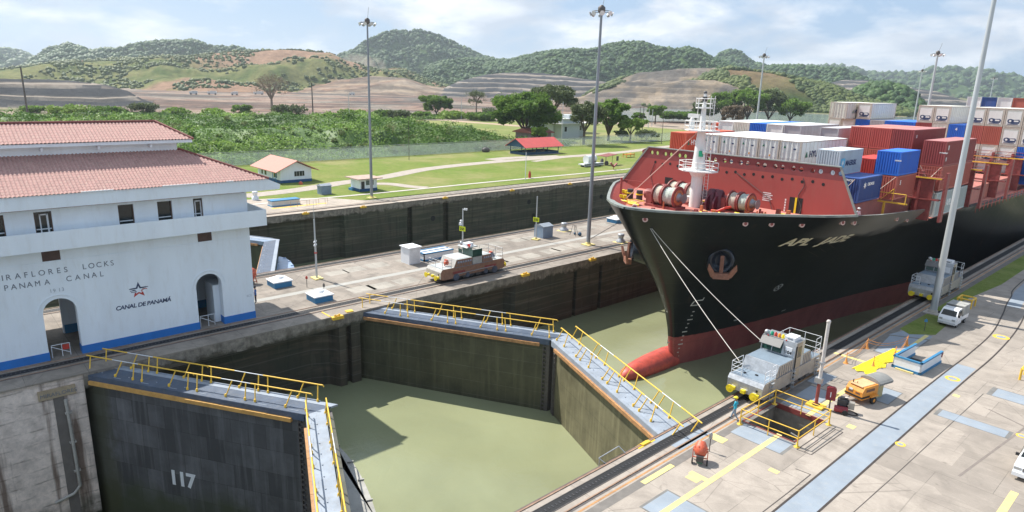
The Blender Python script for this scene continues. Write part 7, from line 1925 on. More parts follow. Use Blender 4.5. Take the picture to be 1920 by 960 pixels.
# kiosk, hatch wall, vent
b = MB(); b.box(-0.9, -1.1, 0, 0.9, 1.1, 1.75); c = MB(); c.ext([(-1.0, -1.2, 1.75), (1.0, -1.2, 1.75), (0, -1.2, 2.1)], (0, 2.4, 0)); c.box(-1.0, -1.35, 1.72, 1.0, 1.25, 1.78)
simple('equipment_kiosk', [('box', b, M['steelblue']), ('roof', c, M['plate'])], (-124.0, 61.5, 0), 'small blue-grey kiosk with gable lid between the house and the booth', 'kiosk')
b = MB(); b.box(-0.9, -2.6, 0.15, 0.9, 2.6, 0.95); c = MB(); c.box(-1.0, -2.7, 0.95, 1.0, 2.7, 1.1); c.box(-1, -2.7, 0, 1, 2.7, 0.16)
simple('stair_housing', [('wall', b, M['dust']), ('blue_rail', c, M['midblue'])], (-116.6, 49.8, 0), 'long low pale housing with blue top on the far bank pavement', 'housing')
strip(-114.6, 46.5, -113.9, 57, 0.02, M['yellow'], 'yellow_marking')
b = MB(); 
for k in range(9): b.tube((-114.2 + (k % 2) * 0.8, 50 + k * 0.9, 0), (-114.2 + (k % 2) * 0.8, 50 + k * 0.9, 1.0), 0.03, n=4)
b.path([(-114.2, 50, 1), (-113.4, 50.9, 1), (-114.2, 57.2, 1)], 0.02, 4)
tag(b.build('post_rail', mk('post_tan', (0.45, 0.33, 0.2), 0.7)), 'thin tan posts in a row beside the yellow strip on the far bank', 'railing')
b = MB(); b.lathe((0, 0, 0), [(0.62, 0), (0.62, 0.6), (0.4, 0.65), (0.4, 1.2), (0.5, 1.25), (0.5, 1.6), (0.2, 1.65)], 14)
simple('vent_stack', [('drum', b, M['white'])], (-124.4, 47.6, 0), 'squat white round vent on the far bank behind the building balcony', 'vent')
# pavilion
pv = empty('open_pavilion', (-163.5, 158.3, 0), 'open-sided blue pavilion with bright red gable roof on the far lawn', 'pavilion'); pv.scale = (0.9, 0.86, 0.9)
b = MB()
for x in (-4, 4):
    for y in (-9, -3, 3, 9): b.box(x - 0.12, y - 0.12, 0, x + 0.12, y + 0.12, 3.0)
for y in (-10.2, 9): b.ext([(-5.3, y - 0.05, 2.9), (5.3, y - 0.05, 2.9), (0, y - 0.05, 5.6)], (0, 0.1, 0))
for y in (-9, 9): b.box(-4, y - 0.05, 0, 4, y + 0.05, 1.0)
b.box(3.95, -9, 0, 4.05, 9, 1.0); b.box(-4.05, -9, 0, -3.95, 9, 1.0); b.box(-4, -9, 2.85, 4, 9, 3.0); b.build('frame', mk('pavilion_blue', (0.02, 0.07, 0.13), 0.6), pv)
b = MB()
for s in (1, -1): b.add([(s * 5.6, -10.5, 2.7), (s * 5.6, 10.5, 2.7), (0, 10.5, 5.7), (0, -10.5, 5.7), (s * 5.6, -10.5, 2.85), (s * 5.6, 10.5, 2.85), (0, 10.5, 5.85), (0, -10.5, 5.85)], [(0,1,2,3),(4,5,6,7),(0,1,5,4),(1,2,6,5),(2,3,7,6),(3,0,4,7)])
b.build('roof', M['redroof'], pv)
b = MB(); b.box(-5, -9.5, 0, 5, 9.5, 0.08); b.build('floor', M['gravel'], pv)
b = MB()
for k in range(10): b.box(-3 + (k % 3) * 2.4, -8 + k * 1.7, 0.7, -1.6 + (k % 3) * 2.4, -7.2 + k * 1.7, 0.8)
for k in range(10): b.box(-2.5 + (k % 3) * 2.4, -7.8 + k * 1.7, 0.0, -2.3 + (k % 3) * 2.4, -7.5 + k * 1.7, 0.7)
b.build('bench_tables', mk('bench_tan', (0.42, 0.36, 0.2), 0.7), pv)
# white pump cart and shelter
t = empty('tank_trailer', (-128.5, 147.5, 0), 'white tank trailer with small brown shelter on the lawn behind the island mast', 'trailer')
b = MB(); b.box(-1.4, -4, 0.5, 1.2, 4.2, 0.8); b.box(0.9, -4, 0.3, 1.2, 4.2, 1.0); b.build('platform', M['white'], t)
b = MB(); b.tube((0, -2.4, 2.1), (0, 1.2, 2.1), 1.15, n=16); b.box(-1, -2.2, 0.8, 1, 1.0, 2.0); b.build('tank', M['white'], t)
b = MB(); b.box(1.02, -0.6, 1.3, 1.06, 0.9, 2.2); b.build('panel', M['glass'], t)
b = MB(); b.add([(-1.8, 4.8, 2.6), (1.8, 4.8, 2.6), (1.8, 9.6, 3.1), (-1.8, 9.6, 3.1), (-1.8, 4.8, 2.7), (1.8, 4.8, 2.7), (1.8, 9.6, 3.2), (-1.8, 9.6, 3.2)], [(0,1,2,3),(4,5,6,7),(0,1,5,4),(1,2,6,5),(2,3,7,6),(3,0,4,7)]); b.build('shelter_roof', M['tiledark'], t)
b = MB(); b.tube((1.2, 8, 0), (1.2, 8, 3), 0.06); b.tube((1.2, 5, 0), (1.2, 5, 2.7), 0.06); b.tube((-1.2, 8, 0), (-1.2, 8, 3), 0.06); b.build('post', M['iron'], t)
b = MB(); b.lathe((0.3, 6.5, 0), [(0.5, 0), (0.7, 0.5), (0.4, 1.2)], 8); b.lathe((-0.4, 5.2, 0), [(0.4, 0), (0.5, 1.5), (0.2, 1.9)], 8); b.box(0.4, 10.8, 1.0, 0.5, 11.8, 2.4); b.build('machinery', M['iron'], t)
for y in (-3, 3):
    b = MB(); b.tube((-1.1, y, 0.4), (1.1, y, 0.4), 0.4, n=12); b.build('wheel', M['rubber'], t)
g = G(1168, 295); b = MB()
for x in (0, 1.5):
    for y in (0, 4): b.tube((g.x + x, g.y + y, 0), (g.x + x, g.y + y, 1.4), 0.12, n=5)
b.box(g.x, g.y, 0.8, g.x + 1.5, g.y + 4, 1.1); tag(b.build('orange_crate', M['orange']), 'small orange frame on the lawn left of the ship breakwater', 'frame')
g = G(1150, 318); b = MB(); b.tube((g.x, g.y, 0), (g.x, g.y, 1.2), 0.08); b.beam((g.x, g.y, 0.8), (g.x, g.y - 1.4, 2.0), 0.5, 0.3); b.beam((g.x, g.y, 0.8), (g.x, g.y + 1.4, 1.7), 0.5, 0.3)
tag(b.build('mooring_fork', mk('arm_brown', (0.25, 0.06, 0.05), 0.6)), 'small dark red forked post by the pale path near the ship bow', 'post')
g = G(993, 334); b = MB(); b.lathe((g.x, g.y, 0), [(0.3, 0), (0.35, 0.9), (0.25, 1.4), (0.12, 1.8)], 8); tag(b.build('hydrant', M['red']), 'small red hydrant beside the thin white pole on the lawn', 'hydrant')
g = G(564, 346); b = MB(); b.lathe((g.x, g.y, 0), [(0.4, 0), (0.5, 0.3), (0.15, 0.7)], 8); tag(b.build('hydrant', M['mixer']), 'tiny red marker on the grass in front of the small house', 'hydrant')
g = G(911, 285); b = MB(); b.ball((g.x, g.y, 0.6), 1.3, n=9, k=5, sq=(0.8, 1.3, 0.8)); tag(b.build('boulder', M['iron']), 'dark boulder lying near the fence left of the pavilion', 'boulder')
def thin_pole(px, py, top, label, r=0.10, mat=None, arms=False):
    g = G(px, py); b = MB(); b.tube((g.x, g.y, 0), (g.x, g.y, top), r, r * 0.7, 6)
    if arms: b.box(g.x - 1.2, g.y - 0.08, top - 1.0, g.x + 1.2, g.y + 0.08, top - 0.85); b.box(g.x - 0.9, g.y - 0.08, top - 2.0, g.x + 0.9, g.y + 0.08, top - 1.85)
    tag(b.build('utility_pole', mat or M['wood']), label, 'pole', 'poles across the far bank')
thin_pole(985, 338, 6.8, 'thin white pole on the lawn in front of the pavilion', 0.10, M['white'])
thin_pole(767, 300, 12.2, 'thin dark pole at the fence in front of the green bank', 0.10)
thin_pole(587, 217, 20, 'dark wooden utility pole standing left of the left mast', 0.45, None, True)
thin_pole(655, 222, 14, 'pale thin pole in the scrub just left of the left mast', 0.2, M['palepole'])
thin_pole(865, 224, 13, 'pale thin pole right of the dense round bush', 0.2, M['palepole'])
thin_pole(1052, 281, 17, 'pale pole rising at the right end of the pavilion', 0.14, M['palepole'])
thin_pole(1240, 270, 13, 'thin dark pole on the lawn just above the ship breakwater', 0.12)
thin_pole(52, 215, 24, 'dark utility pole with crossarms at the far left', 0.5, None, True)
for k, (px, py, h) in enumerate(((1198, 242, 12), (1204, 246, 14), (1215, 240, 11), (1222, 236, 10))):
    thin_pole(px, py, h, ['tall dark pole leftmost of the cluster by the pond', 'tall dark pole second in the cluster by the pond', 'pale pole third in the cluster by the pond', 'pale pole rightmost of the cluster by the pond'][k], 0.22, M['wood'] if k < 2 else M['palepole'])
thin_pole(1173, 228, 9, 'single pale pole at the near shore of the pond', 0.15, M['palepole'])
# white buildings behind the trees
wb = empty('white_house', (-215, 222, 0), 'pale two-storey building with flat roof half hidden by the trees', 'building')
b = MB(); b.box(-10, -9, 0, 6, 12, 6.2); b.box(4, -3, 6.2, 10, 2, 10); b.box(6, -8, 0, 11, 3, 8.2); b.build('wall', mk('pale_blue_wall', (0.55, 0.60, 0.63), 0.8, var=0.05), wb)
b = MB(); b.box(-11, -10, 6.2, 12, 13, 6.6); b.box(3.5, -8.5, 8.2, 11.5, 3.5, 8.5); b.build('roof', mk('roof_pale', (0.6, 0.6, 0.58), 0.8), wb)
for y in (-6, 5, 9):
    b = MB(); b.box(11.0 if y < 3 else 6.0, y - 0.7, 3.0, 11.05 if y < 3 else 6.05, y + 0.7, 5.0); b.build('window', M['glass'], wb)
sh = empty('red_shed', (-203, 195, 0), 'low house with brown-red roof between the big tree and the pale building', 'shed')
b = MB(); b.box(-5, -5, 0, 5, 6, 3.4); b.build('wall', mk('shed_wall', (0.32, 0.24, 0.22), 0.8), sh)
b = MB(); b.ext([(-6, -6, 3.3), (6, -6, 3.3), (6, -6, 3.6), (0, -6, 5.2), (-6, -6, 3.6)], (0, 13, 0)); b.build('roof', mk('shed_roof', (0.42, 0.13, 0.10), 0.7), sh)

# chain-link fence with posts
m, t_, bs = newmat('chain_link'); N = NT(t_); N.l(N.mix(0.5, (0.80, 0.84, 0.82), (0.74, 0.78, 0.77)), bs.inputs['Base Color']); tr = N.n('ShaderNodeBsdfTransparent'); ms = N.n('ShaderNodeMixShader')
v = N.coord(); s_ = N.n('ShaderNodeSeparateXYZ'); N.l(v, s_.inputs[0])
a1 = N.math('FRACT', N.math('MULTIPLY', N.math('ADD', s_.outputs['Y'], s_.outputs['Z']), 6.0)); a2 = N.math('FRACT', N.math('MULTIPLY', N.math('SUBTRACT', s_.outputs['Y'], s_.outputs['Z']), 6.0))
wires = N.math('MAXIMUM', N.math('LESS_THAN', a1, 0.13), N.math('LESS_THAN', a2, 0.13))
N.l(wires, ms.inputs[0]); N.l(tr.outputs[0], ms.inputs[1]); N.l(bs.outputs[0], ms.inputs[2])
N.l(ms.outputs[0], [x for x in t_.nodes if x.type == 'OUTPUT_MATERIAL'][0].inputs[0]); FEN = m
fn = empty('chain_link_fence', (XL + 0.5, 100, 0), 'long chain-link fence along the back of the far lawn', 'fence')
b = MB(); b.box(-0.02, -150, 0.1, 0.02, 300, 3.2); b.build('mesh_panel', FEN, fn)
b = MB()
for y in np.arange(-150, 300, 3.5): b.tube((0, y, 0), (0, y, 3.3), 0.05, n=4); b.tube((0, y, 3.3), (0.35, y, 3.7), 0.04, n=4)
for z in (3.2, 3.45, 3.65): b.tube((0.1 * (z - 3.2) * 8, -150, z), (0.1 * (z - 3.2) * 8, 300, z), 0.03, n=4)
o = b.build('fence_posts', M['galv'], fn); o['kind'] = 'stuff'

# ================================================================== LAND BEHIND (one polar sheet seen from the quay, real distances)
def ridge(pts, Rd, Wf, cls, Wb=None, steps=0, rough=6.0):
    az = []; el = []
    for px, py in pts:
        a, e = azel(px, py); az.append(a + (2 * math.pi if a < -1.5 else 0)); el.append(e)
    o = np.argsort(az); return dict(az=np.array(az)[o], z=CAM[2] + np.array(el)[o] * Rd - (8.0 if cls == FOREST else 0.0), R=Rd, Wf=Wf, Wb=Wb or Wf, cls=cls, steps=steps, rough=rough)
FOREST, GRASS_, EARTH, ROCK, SHRUB, TAN = range(6)
RG = [
 ridge([(-300,97),(0,95),(45,97),(70,112),(100,128),(160,150)], 4200, 1200, FOREST, rough=12),
 ridge([(1380,152),(1500,128),(1560,124),(1600,127),(1660,140),(1700,140),(1750,130),(1800,131),(1860,133),(1920,146),(2060,150),(2300,160)], 4600, 1500, FOREST, rough=14),
 ridge([(560,150),(600,126),(640,100),(665,92),(690,72),(720,60),(750,55),(775,53),(800,56),(830,65),(860,80),(885,92),(905,103),(940,110),(980,125),(1020,150)], 2600, 420, FOREST, rough=5),
 ridge([(1290,150),(1325,120),(1350,98),(1370,90),(1385,92),(1405,108),(1440,122),(1480,130),(1520,150)], 2500, 400, FOREST, rough=5),
 ridge([(1400,150),(1440,124),(1500,122),(1540,125),(1580,127),(1610,138),(1650,155),(1690,175)], 2100, 350, FOREST, rough=5),
 ridge([(760,165),(785,150),(800,122),(830,110),(880,104),(920,106),(960,106),(1000,97),(1040,90),(1080,88),(1120,84),(1150,78),(1200,77),(1230,87),(1260,92),(1290,90),(1310,93),(1340,110),(1380,120),(1420,135),(1470,165)], 1850, 420, FOREST, rough=5),
 ridge([(0,145),(40,122),(60,108),(90,86),(130,78),(150,84),(165,92),(220,90),(250,82),(300,74),(360,74),(400,85),(440,87),(480,95),(520,97),(600,105),(650,118),(700,150)], 2400, 380, FOREST, rough=6),
 ridge([(-300,130),(0,132),(60,124),(120,116),(200,110),(300,106),(350,109),(420,101),(480,98),(540,96),(580,97),(620,103),(650,118),(700,128),(760,128),(800,150),(850,162)], 1500, 480, GRASS_, rough=7),
 ridge([(-300,148),(0,146),(60,148),(130,151),(200,160),(240,172),(270,190),(290,200)], 560, 75, ROCK, steps=0, rough=3),
 ridge([(560,170),(640,150),(700,142),(760,146),(800,160),(860,170)], 1150, 200, EARTH, rough=4),
 ridge([(790,185),(830,166),(860,152),(910,140),(950,136),(1020,137),(1080,145),(1130,152),(1180,165),(1200,180)], 1150, 230, ROCK, steps=5, rough=2),
 ridge([(1080,190),(1130,160),(1160,148),(1200,134),(1280,127),(1340,126),(1380,140),(1420,165)], 1000, 200, TAN, steps=4, rough=9),
 ridge([(1030,205),(1060,190),(1110,176),(1160,168),(1220,160),(1290,150),(1340,150),(1400,170)], 900, 60, TAN, rough=3),
 ridge([(1170,220),(1215,192),(1260,160),(1300,150),(1340,135),(1370,128),(1400,133),(1450,138),(1500,148),(1560,162),(1600,178),(1650,195),(1720,215)], 950, 115, SHRUB, Wb=100, rough=5),
 ridge([(1570,195),(1590,176),(1610,158),(1640,149),(1680,151),(1710,164),(1730,186),(1745,205)], 1050, 90, FOREST, rough=4),
 ridge([(1540,160),(1580,150),(1620,150),(1700,162),(1760,172),(1800,186),(1860,198),(1930,200),(2100,200)], 1500, 330, ROCK, steps=7, rough=3),
 ridge([(1540,175),(1700,178),(1800,186),(1900,190),(2300,195)], 3000, 500, GRASS_, rough=3),
]
PXS = np.linspace(-330, 2330, 1050)
azs = np.array([azel(px, 150)[0] for px in PXS]); azs = np.where(azs < -1.5, azs + 2 * math.pi, azs)
# radii: dense where the ridges stand
rad_ = [195]
while rad_[-1] < 6000:
    r = rad_[-1]; rad_.append(r + max(4.0, r * 0.0125))
rad_ = np.array(rad_)
nA, nR = len(azs), len(rad_)
AA, RR = np.meshgrid(azs, rad_, indexing='ij')
XX = RR * np.cos(AA); YY = RR * np.sin(AA)
def fbm(x, y, s, octs=4, seed=0):
    """value noise on a lattice"""
    out_ = np.zeros_like(x); amp = 1.0; tot = 0
    rg = np.random.default_rng(seed)
    for o_ in range(octs):
        T = rg.random((256, 256)); u = x / s; v_ = y / s
        iu = np.floor(u).astype(int); iv = np.floor(v_).astype(int); fu = u - iu; fv = v_ - iv
        fu = fu * fu * (3 - 2 * fu); fv = fv * fv * (3 - 2 * fv)
        a = T[iu & 255, iv & 255]; b_ = T[(iu + 1) & 255, iv & 255]; c_ = T[iu & 255, (iv + 1) & 255]; d_ = T[(iu + 1) & 255, (iv + 1) & 255]
        out_ += amp * ((a * (1 - fu) + b_ * fu) * (1 - fv) + (c_ * (1 - fu) + d_ * fu) * fv); tot += amp; amp *= 0.5; s *= 0.5
    return out_ / tot
def land(X_, Y_):
    A_ = np.arctan2(Y_, X_); A_ = np.where(A_ < -1.5, A_ + 2 * math.pi, A_); R_ = np.hypot(X_, Y_)
    global RISER
    H = np.full(X_.shape, -0.5); C_ = np.full(X_.shape, -1); RISER = np.zeros(X_.shape)
    wob_ = (fbm(X_, Y_, 160, 4, 3) - 0.5)
    for g in RG:
        top = np.interp(A_, g['az'], g['z'], left=-40, right=-40)
        Rr = g['R'] + wob_ * g['Wf'] * 0.9
        t = np.where(R_ < Rr, 1 - (Rr - R_) / g['Wf'], 1 - (R_ - Rr) / g['Wb'] * 0.7)
        t = np.clip(t, 0, 1); pr_ = t * t * (3 - 2 * t)
        if g['steps']:
            k = g['steps']; q = (pr_ + 0.0) * k; fr2 = q - np.floor(q); pr_ = (np.floor(q) + np.clip((fr2 - 0.55) / 0.45, 0, 1)) / k
        h = -0.5 + (top + 0.5) * pr_ + (fbm(X_, Y_, 60 if g['cls'] != FOREST else 90, 4, 5) - 0.5) * g['rough'] * 1.6 * np.clip(t * 2, 0, 1) * (1 - pr_ * 0.6)
        m_ = (h > H) & (t > 0.0) & (top > -5); H = np.where(m_, h, H); RISER = np.where(m_, (fr2 > 0.5) * 1.0 if g['steps'] else 0.0, RISER); C_ = np.where(m_ & (h > 0.4), g['cls'], C_)
    return H, C_
HH, CC = land(XX, YY); RS = RISER.copy()
# gentle rolls on the plain between
plain = CC < 0
lake = (RR > 385) & (RR < 900) & (AA < azel(1150, 210)[0]) & (AA > azel(1800, 210)[0])
HH = np.where(plain & ~lake, HH + np.clip((RR - 330) / 400, 0, 1) * fbm(XX, YY, 120, 4, 9) * 5.0, HH)
HH = np.where(plain & lake, -1.2, HH)
fS = fbm(AA * 1300, RR * 2.2, 330, 5, 27); f1 = fbm(XX, YY, 150, 5, 21); f2 = fbm(XX, YY, 40, 5, 22); f3 = fbm(XX, YY, 14, 4, 23)
def colr(c): return np.array(c)[None, None, :]
def lerp(a, b_, k): return a + (b_ - a) * np.clip(k, 0, 1)[..., None]
cF = lerp(colr((0.035, 0.070, 0.020)), colr((0.075, 0.125, 0.035)), (f2 - 0.35) * 3)
cG = lerp(lerp(colr((0.085, 0.12, 0.035)), colr((0.19, 0.19, 0.075)), (f3 * 0.5 + f2 * 0.5 - 0.38) * 5), colr((0.30, 0.19, 0.13)), (fS - 0.47) * 10)
cE = lerp(lerp(colr((0.27, 0.17, 0.12)), colr((0.36, 0.28, 0.21)), (f2 - 0.35) * 3), colr((0.20, 0.19, 0.17)), (f1 - 0.52) * 8)
cR = lerp(colr((0.095, 0.095, 0.10)), colr((0.21, 0.19, 0.17)), (f2 - 0.42) * 4)
cS = lerp(lerp(colr((0.055, 0.085, 0.025)), colr((0.13, 0.19, 0.045)), (f2 - 0.3) * 3), colr((0.20, 0.14, 0.08)), (f1 - 0.60) * 6)
cT = lerp(lerp(colr((0.36, 0.28, 0.20)), colr((0.19, 0.165, 0.145)), (f3 * 0.4 + f2 * 0.6 - 0.42) * 7), colr((0.12, 0.15, 0.05)), (0.42 - f1) * 9)
cP = lerp(lerp(colr((0.27, 0.18, 0.145)), colr((0.17, 0.155, 0.14)), (f2 - 0.45) * 5), colr((0.13, 0.17, 0.05)), (0.40 - fS) * 10); cP = lerp(cP, colr((0.42, 0.34, 0.27)), (470 + 60 * f1 - RR) / 30)
near_g = np.clip((405 + 60 * (f1 - 0.5) * 4 - RR) / 30, 0, 1)
cP = cP + (cS - cP) * near_g[..., None]
COLR = np.zeros(XX.shape + (3,))
for k, c_ in ((FOREST, cF), (GRASS_, cG), (EARTH, cE), (ROCK, cR), (SHRUB, cS), (TAN, cT), (-1, cP)):
    m_ = (CC == k)[..., None]; COLR = np.where(m_, c_, COLR)
bn = fbm(AA * 1100, RR * 5.0, 130, 4, 61)
bare = np.isin(CC, [EARTH, ROCK, TAN, -1]) & (near_g < 0.5)
COLR = np.where((bare & (bn > 0.55))[..., None], COLR * 0.55 + np.array((0.02, 0.022, 0.024)), COLR)
COLR = np.where((bare & (bn < 0.42))[..., None], COLR * 0.6 + np.array((0.17, 0.14, 0.115)), COLR)
STR = np.where(np.isin(CC, [ROCK, TAN]), np.where(CC == ROCK, 1.0, 0.3 * (fS > 0.5)), np.where((CC == EARTH), 0.25, 0.0)) * (HH > 1.0)
ti = [g for g in RG if g['steps']]
V = np.stack([XX, YY, HH], -1).reshape(-1, 3)
I = np.arange(nA * nR).reshape(nA, nR)
F = np.stack([I[:-1, :-1], I[:-1, 1:], I[1:, 1:], I[1:, :-1]], -1).reshape(-1, 4)
cx_ = V[F].mean(1)
keep = ~((cx_[:, 0] > XL + 1.5) & (cx_[:, 1] < 700)) | (np.hypot(cx_[:, 0], cx_[:, 1]) > 720)
keep &= ~((V[F][:, :, 0].max(1) > XL + 1.5) & (cx_[:, 1] < 640))
F = F[keep]
m, t_, bs = newmat('land'); N = NT(t_)
at = N.n('ShaderNodeVertexColor', layer_name='Col')
v = N.coord(); sz = N.n('ShaderNodeSeparateXYZ'); N.l(v, sz.inputs[0])
c = N.mix(N.ramp(N.noise(v, 0.09, 7, 0.7), 0.3, 0.7), N.mix(1.0, at.outputs[0], (0.62, 0.62, 0.62), 'MULTIPLY'), N.mix(1.0, at.outputs[0], (1.25, 1.25, 1.2), 'MULTIPLY'))
lay = N.math('FRACT', N.math('ADD', N.math('MULTIPLY', sz.outputs['Z'], 0.135), N.math('MULTIPLY', N.noise(v, 0.004, 4, 0.6), 2.5)))
c = N.mix(N.math('MULTIPLY', at.outputs[1], N.ramp(lay, 0.42, 0.5)), c, N.mix(N.noise(v, 0.05, 5, 0.7), (0.035, 0.04, 0.05), (0.10, 0.10, 0.10)))
lay2 = N.math('FRACT', N.math('ADD', N.math('MULTIPLY', sz.outputs['Z'], 0.135), N.math('ADD', N.math('MULTIPLY', N.noise(v, 0.004, 4, 0.6), 2.5), 0.62)))
c = N.mix(N.math('MULTIPLY', at.outputs[1], N.ramp(lay2, 0.88, 0.95)), c, (0.40, 0.34, 0.28))
N.l(c, bs.inputs['Base Color']); bs.inputs['Roughness'].default_value = 0.95; bs.inputs['Specular IOR Level'].default_value = 0.1
N.bump(N.noise(v, 0.15, 8, 0.75), bs, 0.9, 3.0)
lo = np_mesh('terrain', V, F, m, True, np.concatenate([COLR, STR[..., None]], -1).reshape(-1, 4)); lo['kind'] = 'structure'
# outer ground under everything out to the horizon
b = MB(); b.poly([(-25000, -25000, -2.2), (25000, -25000, -2.2), (25000, 25000, -2.2), (-25000, 25000, -2.2)][:0] or [(-25000, 720, -2.2), (25000, 720, -2.2), (25000, 25000, -2.2), (-25000, 25000, -2.2)])
b.poly([(-25000, -25000, -2.2), (-190, -25000, -2.2), (-190, 720, -2.2), (-25000, 720, -2.2)]); b.poly([(-12.5, 200, -2.2), (25000, 200, -2.2), (25000, 720, -2.2), (-12.5, 720, -2.2)]); b.poly([(60, -25000, -2.2), (25000, -25000, -2.2), (25000, 200, -2.2), (60, 200, -2.2)])
b.build('ground', m_grass('distant_ground', (0.10, 0.13, 0.05), (0.20, 0.18, 0.09), 0.1))['kind'] = 'structure'
# pond and the lake beyond the ship
wl_ = m_water('pond_water', (0.20, 0.25, 0.25), 0.12, 0.06, 0.3)
pts = [G(1140, 226, -0.6), G(1300, 229, -0.6), G(1500, 234, -0.6), G(1740, 232, -0.6), G(2300, 232, -0.6), G(2300, 212, -0.6), G(1760, 208, -0.6), G(1560, 203, -0.6), G(1400, 200, -0.6), G(1240, 201, -0.6), G(1150, 204, -0.6)]
b = MB(); b.poly([(p.x, p.y, -0.6) for p in pts]); b.build('lake_water', wl_)['kind'] = 'structure'

# ------------------------------------------------------------------ forest canopy as bumpy crowns over the hills
def ico():
    bm = bmesh.new(); bmesh.ops.create_icosphere(bm, subdivisions=1, radius=1.0)
    v_ = np.array([q.co[:] for q in bm.verts]); f_ = np.array([[x.index for x in q.verts] for q in bm.faces]); bm.free(); return v_, f_
IV, IF = ico()
def crowns(name, P_, S_, mat, kind='stuff', jitter=0.28, seed=1):
    rg = np.random.default_rng(seed); n = len(P_)
    Vv = IV[None] * (1 + (rg.random((n, len(IV), 1)) - 0.5) * 2 * jitter)
    Vv = Vv * S_[:, None, :] + P_[:, None, :]
    Ff = IF[None] + (np.arange(n) * len(IV))[:, None, None]
    o = np_mesh(name, Vv.reshape(-1, 3), Ff.reshape(-1, 3), mat, True); o['kind'] = kind; return o
def samp(g_i, n, seed, tmin=0.05, pxr=None):
    """points on the face of a ridge"""
    g = RG[g_i]; rg = np.random.default_rng(seed)
    a0, a1 = g['az'].min(), g['az'].max()
    lo_, hi_ = min(azel(1980, 150)[0], a1), azel(-60, 150)[0]
    A_ = rg.uniform(max(a0, lo_), min(a1, hi_), n); R_ = rg.uniform(g['R'] - g['Wf'] * 1.05, g['R'] + g['Wb'] * 0.5, n)
    X_ = R_ * np.cos(A_); Y_ = R_ * np.sin(A_); H_, C_ = land(X_, Y_)
    k = (C_ == g['cls']) & (H_ > 1.0); return np.stack([X_, Y_, H_], 1)[k]

m_f1 = m_leaf('canopy', (0.024, 0.062, 0.020), (0.085, 0.150, 0.035), 0.035, 0.0)
big = []
for gi, n, s0 in ((2, 9000, 7.0), (3, 2600, 7.5), (4, 3600, 6.5), (5, 17000, 5.2), (6, 10000, 7.2), (14, 1500, 5.0), (0, 1500, 15), (1, 5200, 16)):
    P_ = samp(gi, n, 40 + gi); rg = np.random.default_rng(90 + gi); s_ = s0 * (0.45 + 1.0 * rg.random(len(P_)) ** 2)
    P_[:, 2] += s_ * 0.25; big.append((P_, np.stack([s_, s_, s_ * 0.85], 1)))
crowns('hill_forest', np.concatenate([q[0] for q in big]), np.concatenate([q[1] for q in big]), m_f1)
# bushes over the rough ground (mid distance)
bush = []
for gi, n, s0 in ((13, 17000, 3.2), (7, 12000, 3.2), (11, 5000, 3.0), (12, 4500, 2.6)):
    P_ = samp(gi, n, 60 + gi); k = fbm(P_[:, 0], P_[:, 1], 70 if gi == 13 else 110, 4, 77) > {13: 0.28, 7: 0.47, 11: 0.46, 12: 0.45}[gi]; P_ = P_[k]
    rg = np.random.default_rng(95 + gi); s_ = s0 * (0.4 + 1.1 * rg.random(len(P_)) ** 2.2); P_[:, 2] += s_ * 0.2; bush.append((P_, np.stack([s_, s_, s_ * 0.8], 1)))
crowns('hillside_scrub', np.concatenate([q[0] for q in bush]), np.concatenate([q[1] for q in bush]), m_leaf('scrub', (0.045, 0.075, 0.02), (0.16, 0.19, 0.05), 0.03, 0.0), seed=2)

# ------------------------------------------------------------------ leafy growth made of small faces
def leaves(P_, size, seed, up=0.4, squash=0.6):
    """one small quad per point, random tilt"""
    rg = np.random.default_rng(seed); n = len(P_)
    d = rg.normal(size=(n, 3)); d[:, 2] = np.abs(d[:, 2]) + up; d /= np.linalg.norm(d, axis=1)[:, None]
    a = np.cross(d, rg.normal(size=(n, 3))); a /= np.linalg.norm(a, axis=1)[:, None]; b_ = np.cross(d, a)
    s_ = (size * (0.6 + 0.8 * rg.random(n)))[:, None]
    Vv = np.stack([P_ - a * s_ - b_ * s_ * squash, P_ + a * s_ - b_ * s_ * squash * 0.4, P_ + a * s_ * 0.5 + b_ * s_ * squash, P_ - a * s_ * 0.6 + b_ * s_ * squash * 0.7], 1)
    return Vv.reshape(-1, 3), (np.arange(n * 4).reshape(-1, 4))
# the overgrown bank behind the fence
rg = np.random.default_rng(3)
def bank_h(X_, Y_):
    u = (XL - X_)                      # metres behind the fence
    base = np.clip((u - 3) / 22, 0, 1) * 5.5 * (1 - np.clip((u - 70) / 90, 0, 1) * 0.75)
    endr = np.clip((185 - Y_ - 0.15 * u) / 28, 0, 1); endr = endr * endr * (3 - 2 * endr)
    base = base * endr
    return base * (0.75 + 0.5 * fbm(X_, Y_, 22, 3, 31)) + (fbm(X_, Y_, 9, 3, 33) - 0.4) * 3.0 * np.clip(u / 12, 0, 1) * (0.25 + 0.75 * endr) + np.clip((fbm(X_, Y_, 13, 2, 37) - 0.5) * 9, 0, 2.6) * np.clip(u / 12, 0, 1) * (0.25 + 0.75 * endr) * (1 - np.clip((u - 70) / 110, 0, 1) * 0.7)
gx = np.linspace(XL, -400, 130); gy = np.linspace(-20, 330, 180); GX, GY = np.meshgrid(gx, gy, indexing='ij')
GZ = bank_h(GX, GY) * np.clip((398 + GX) / 40 , 0, 1) - 0.15 
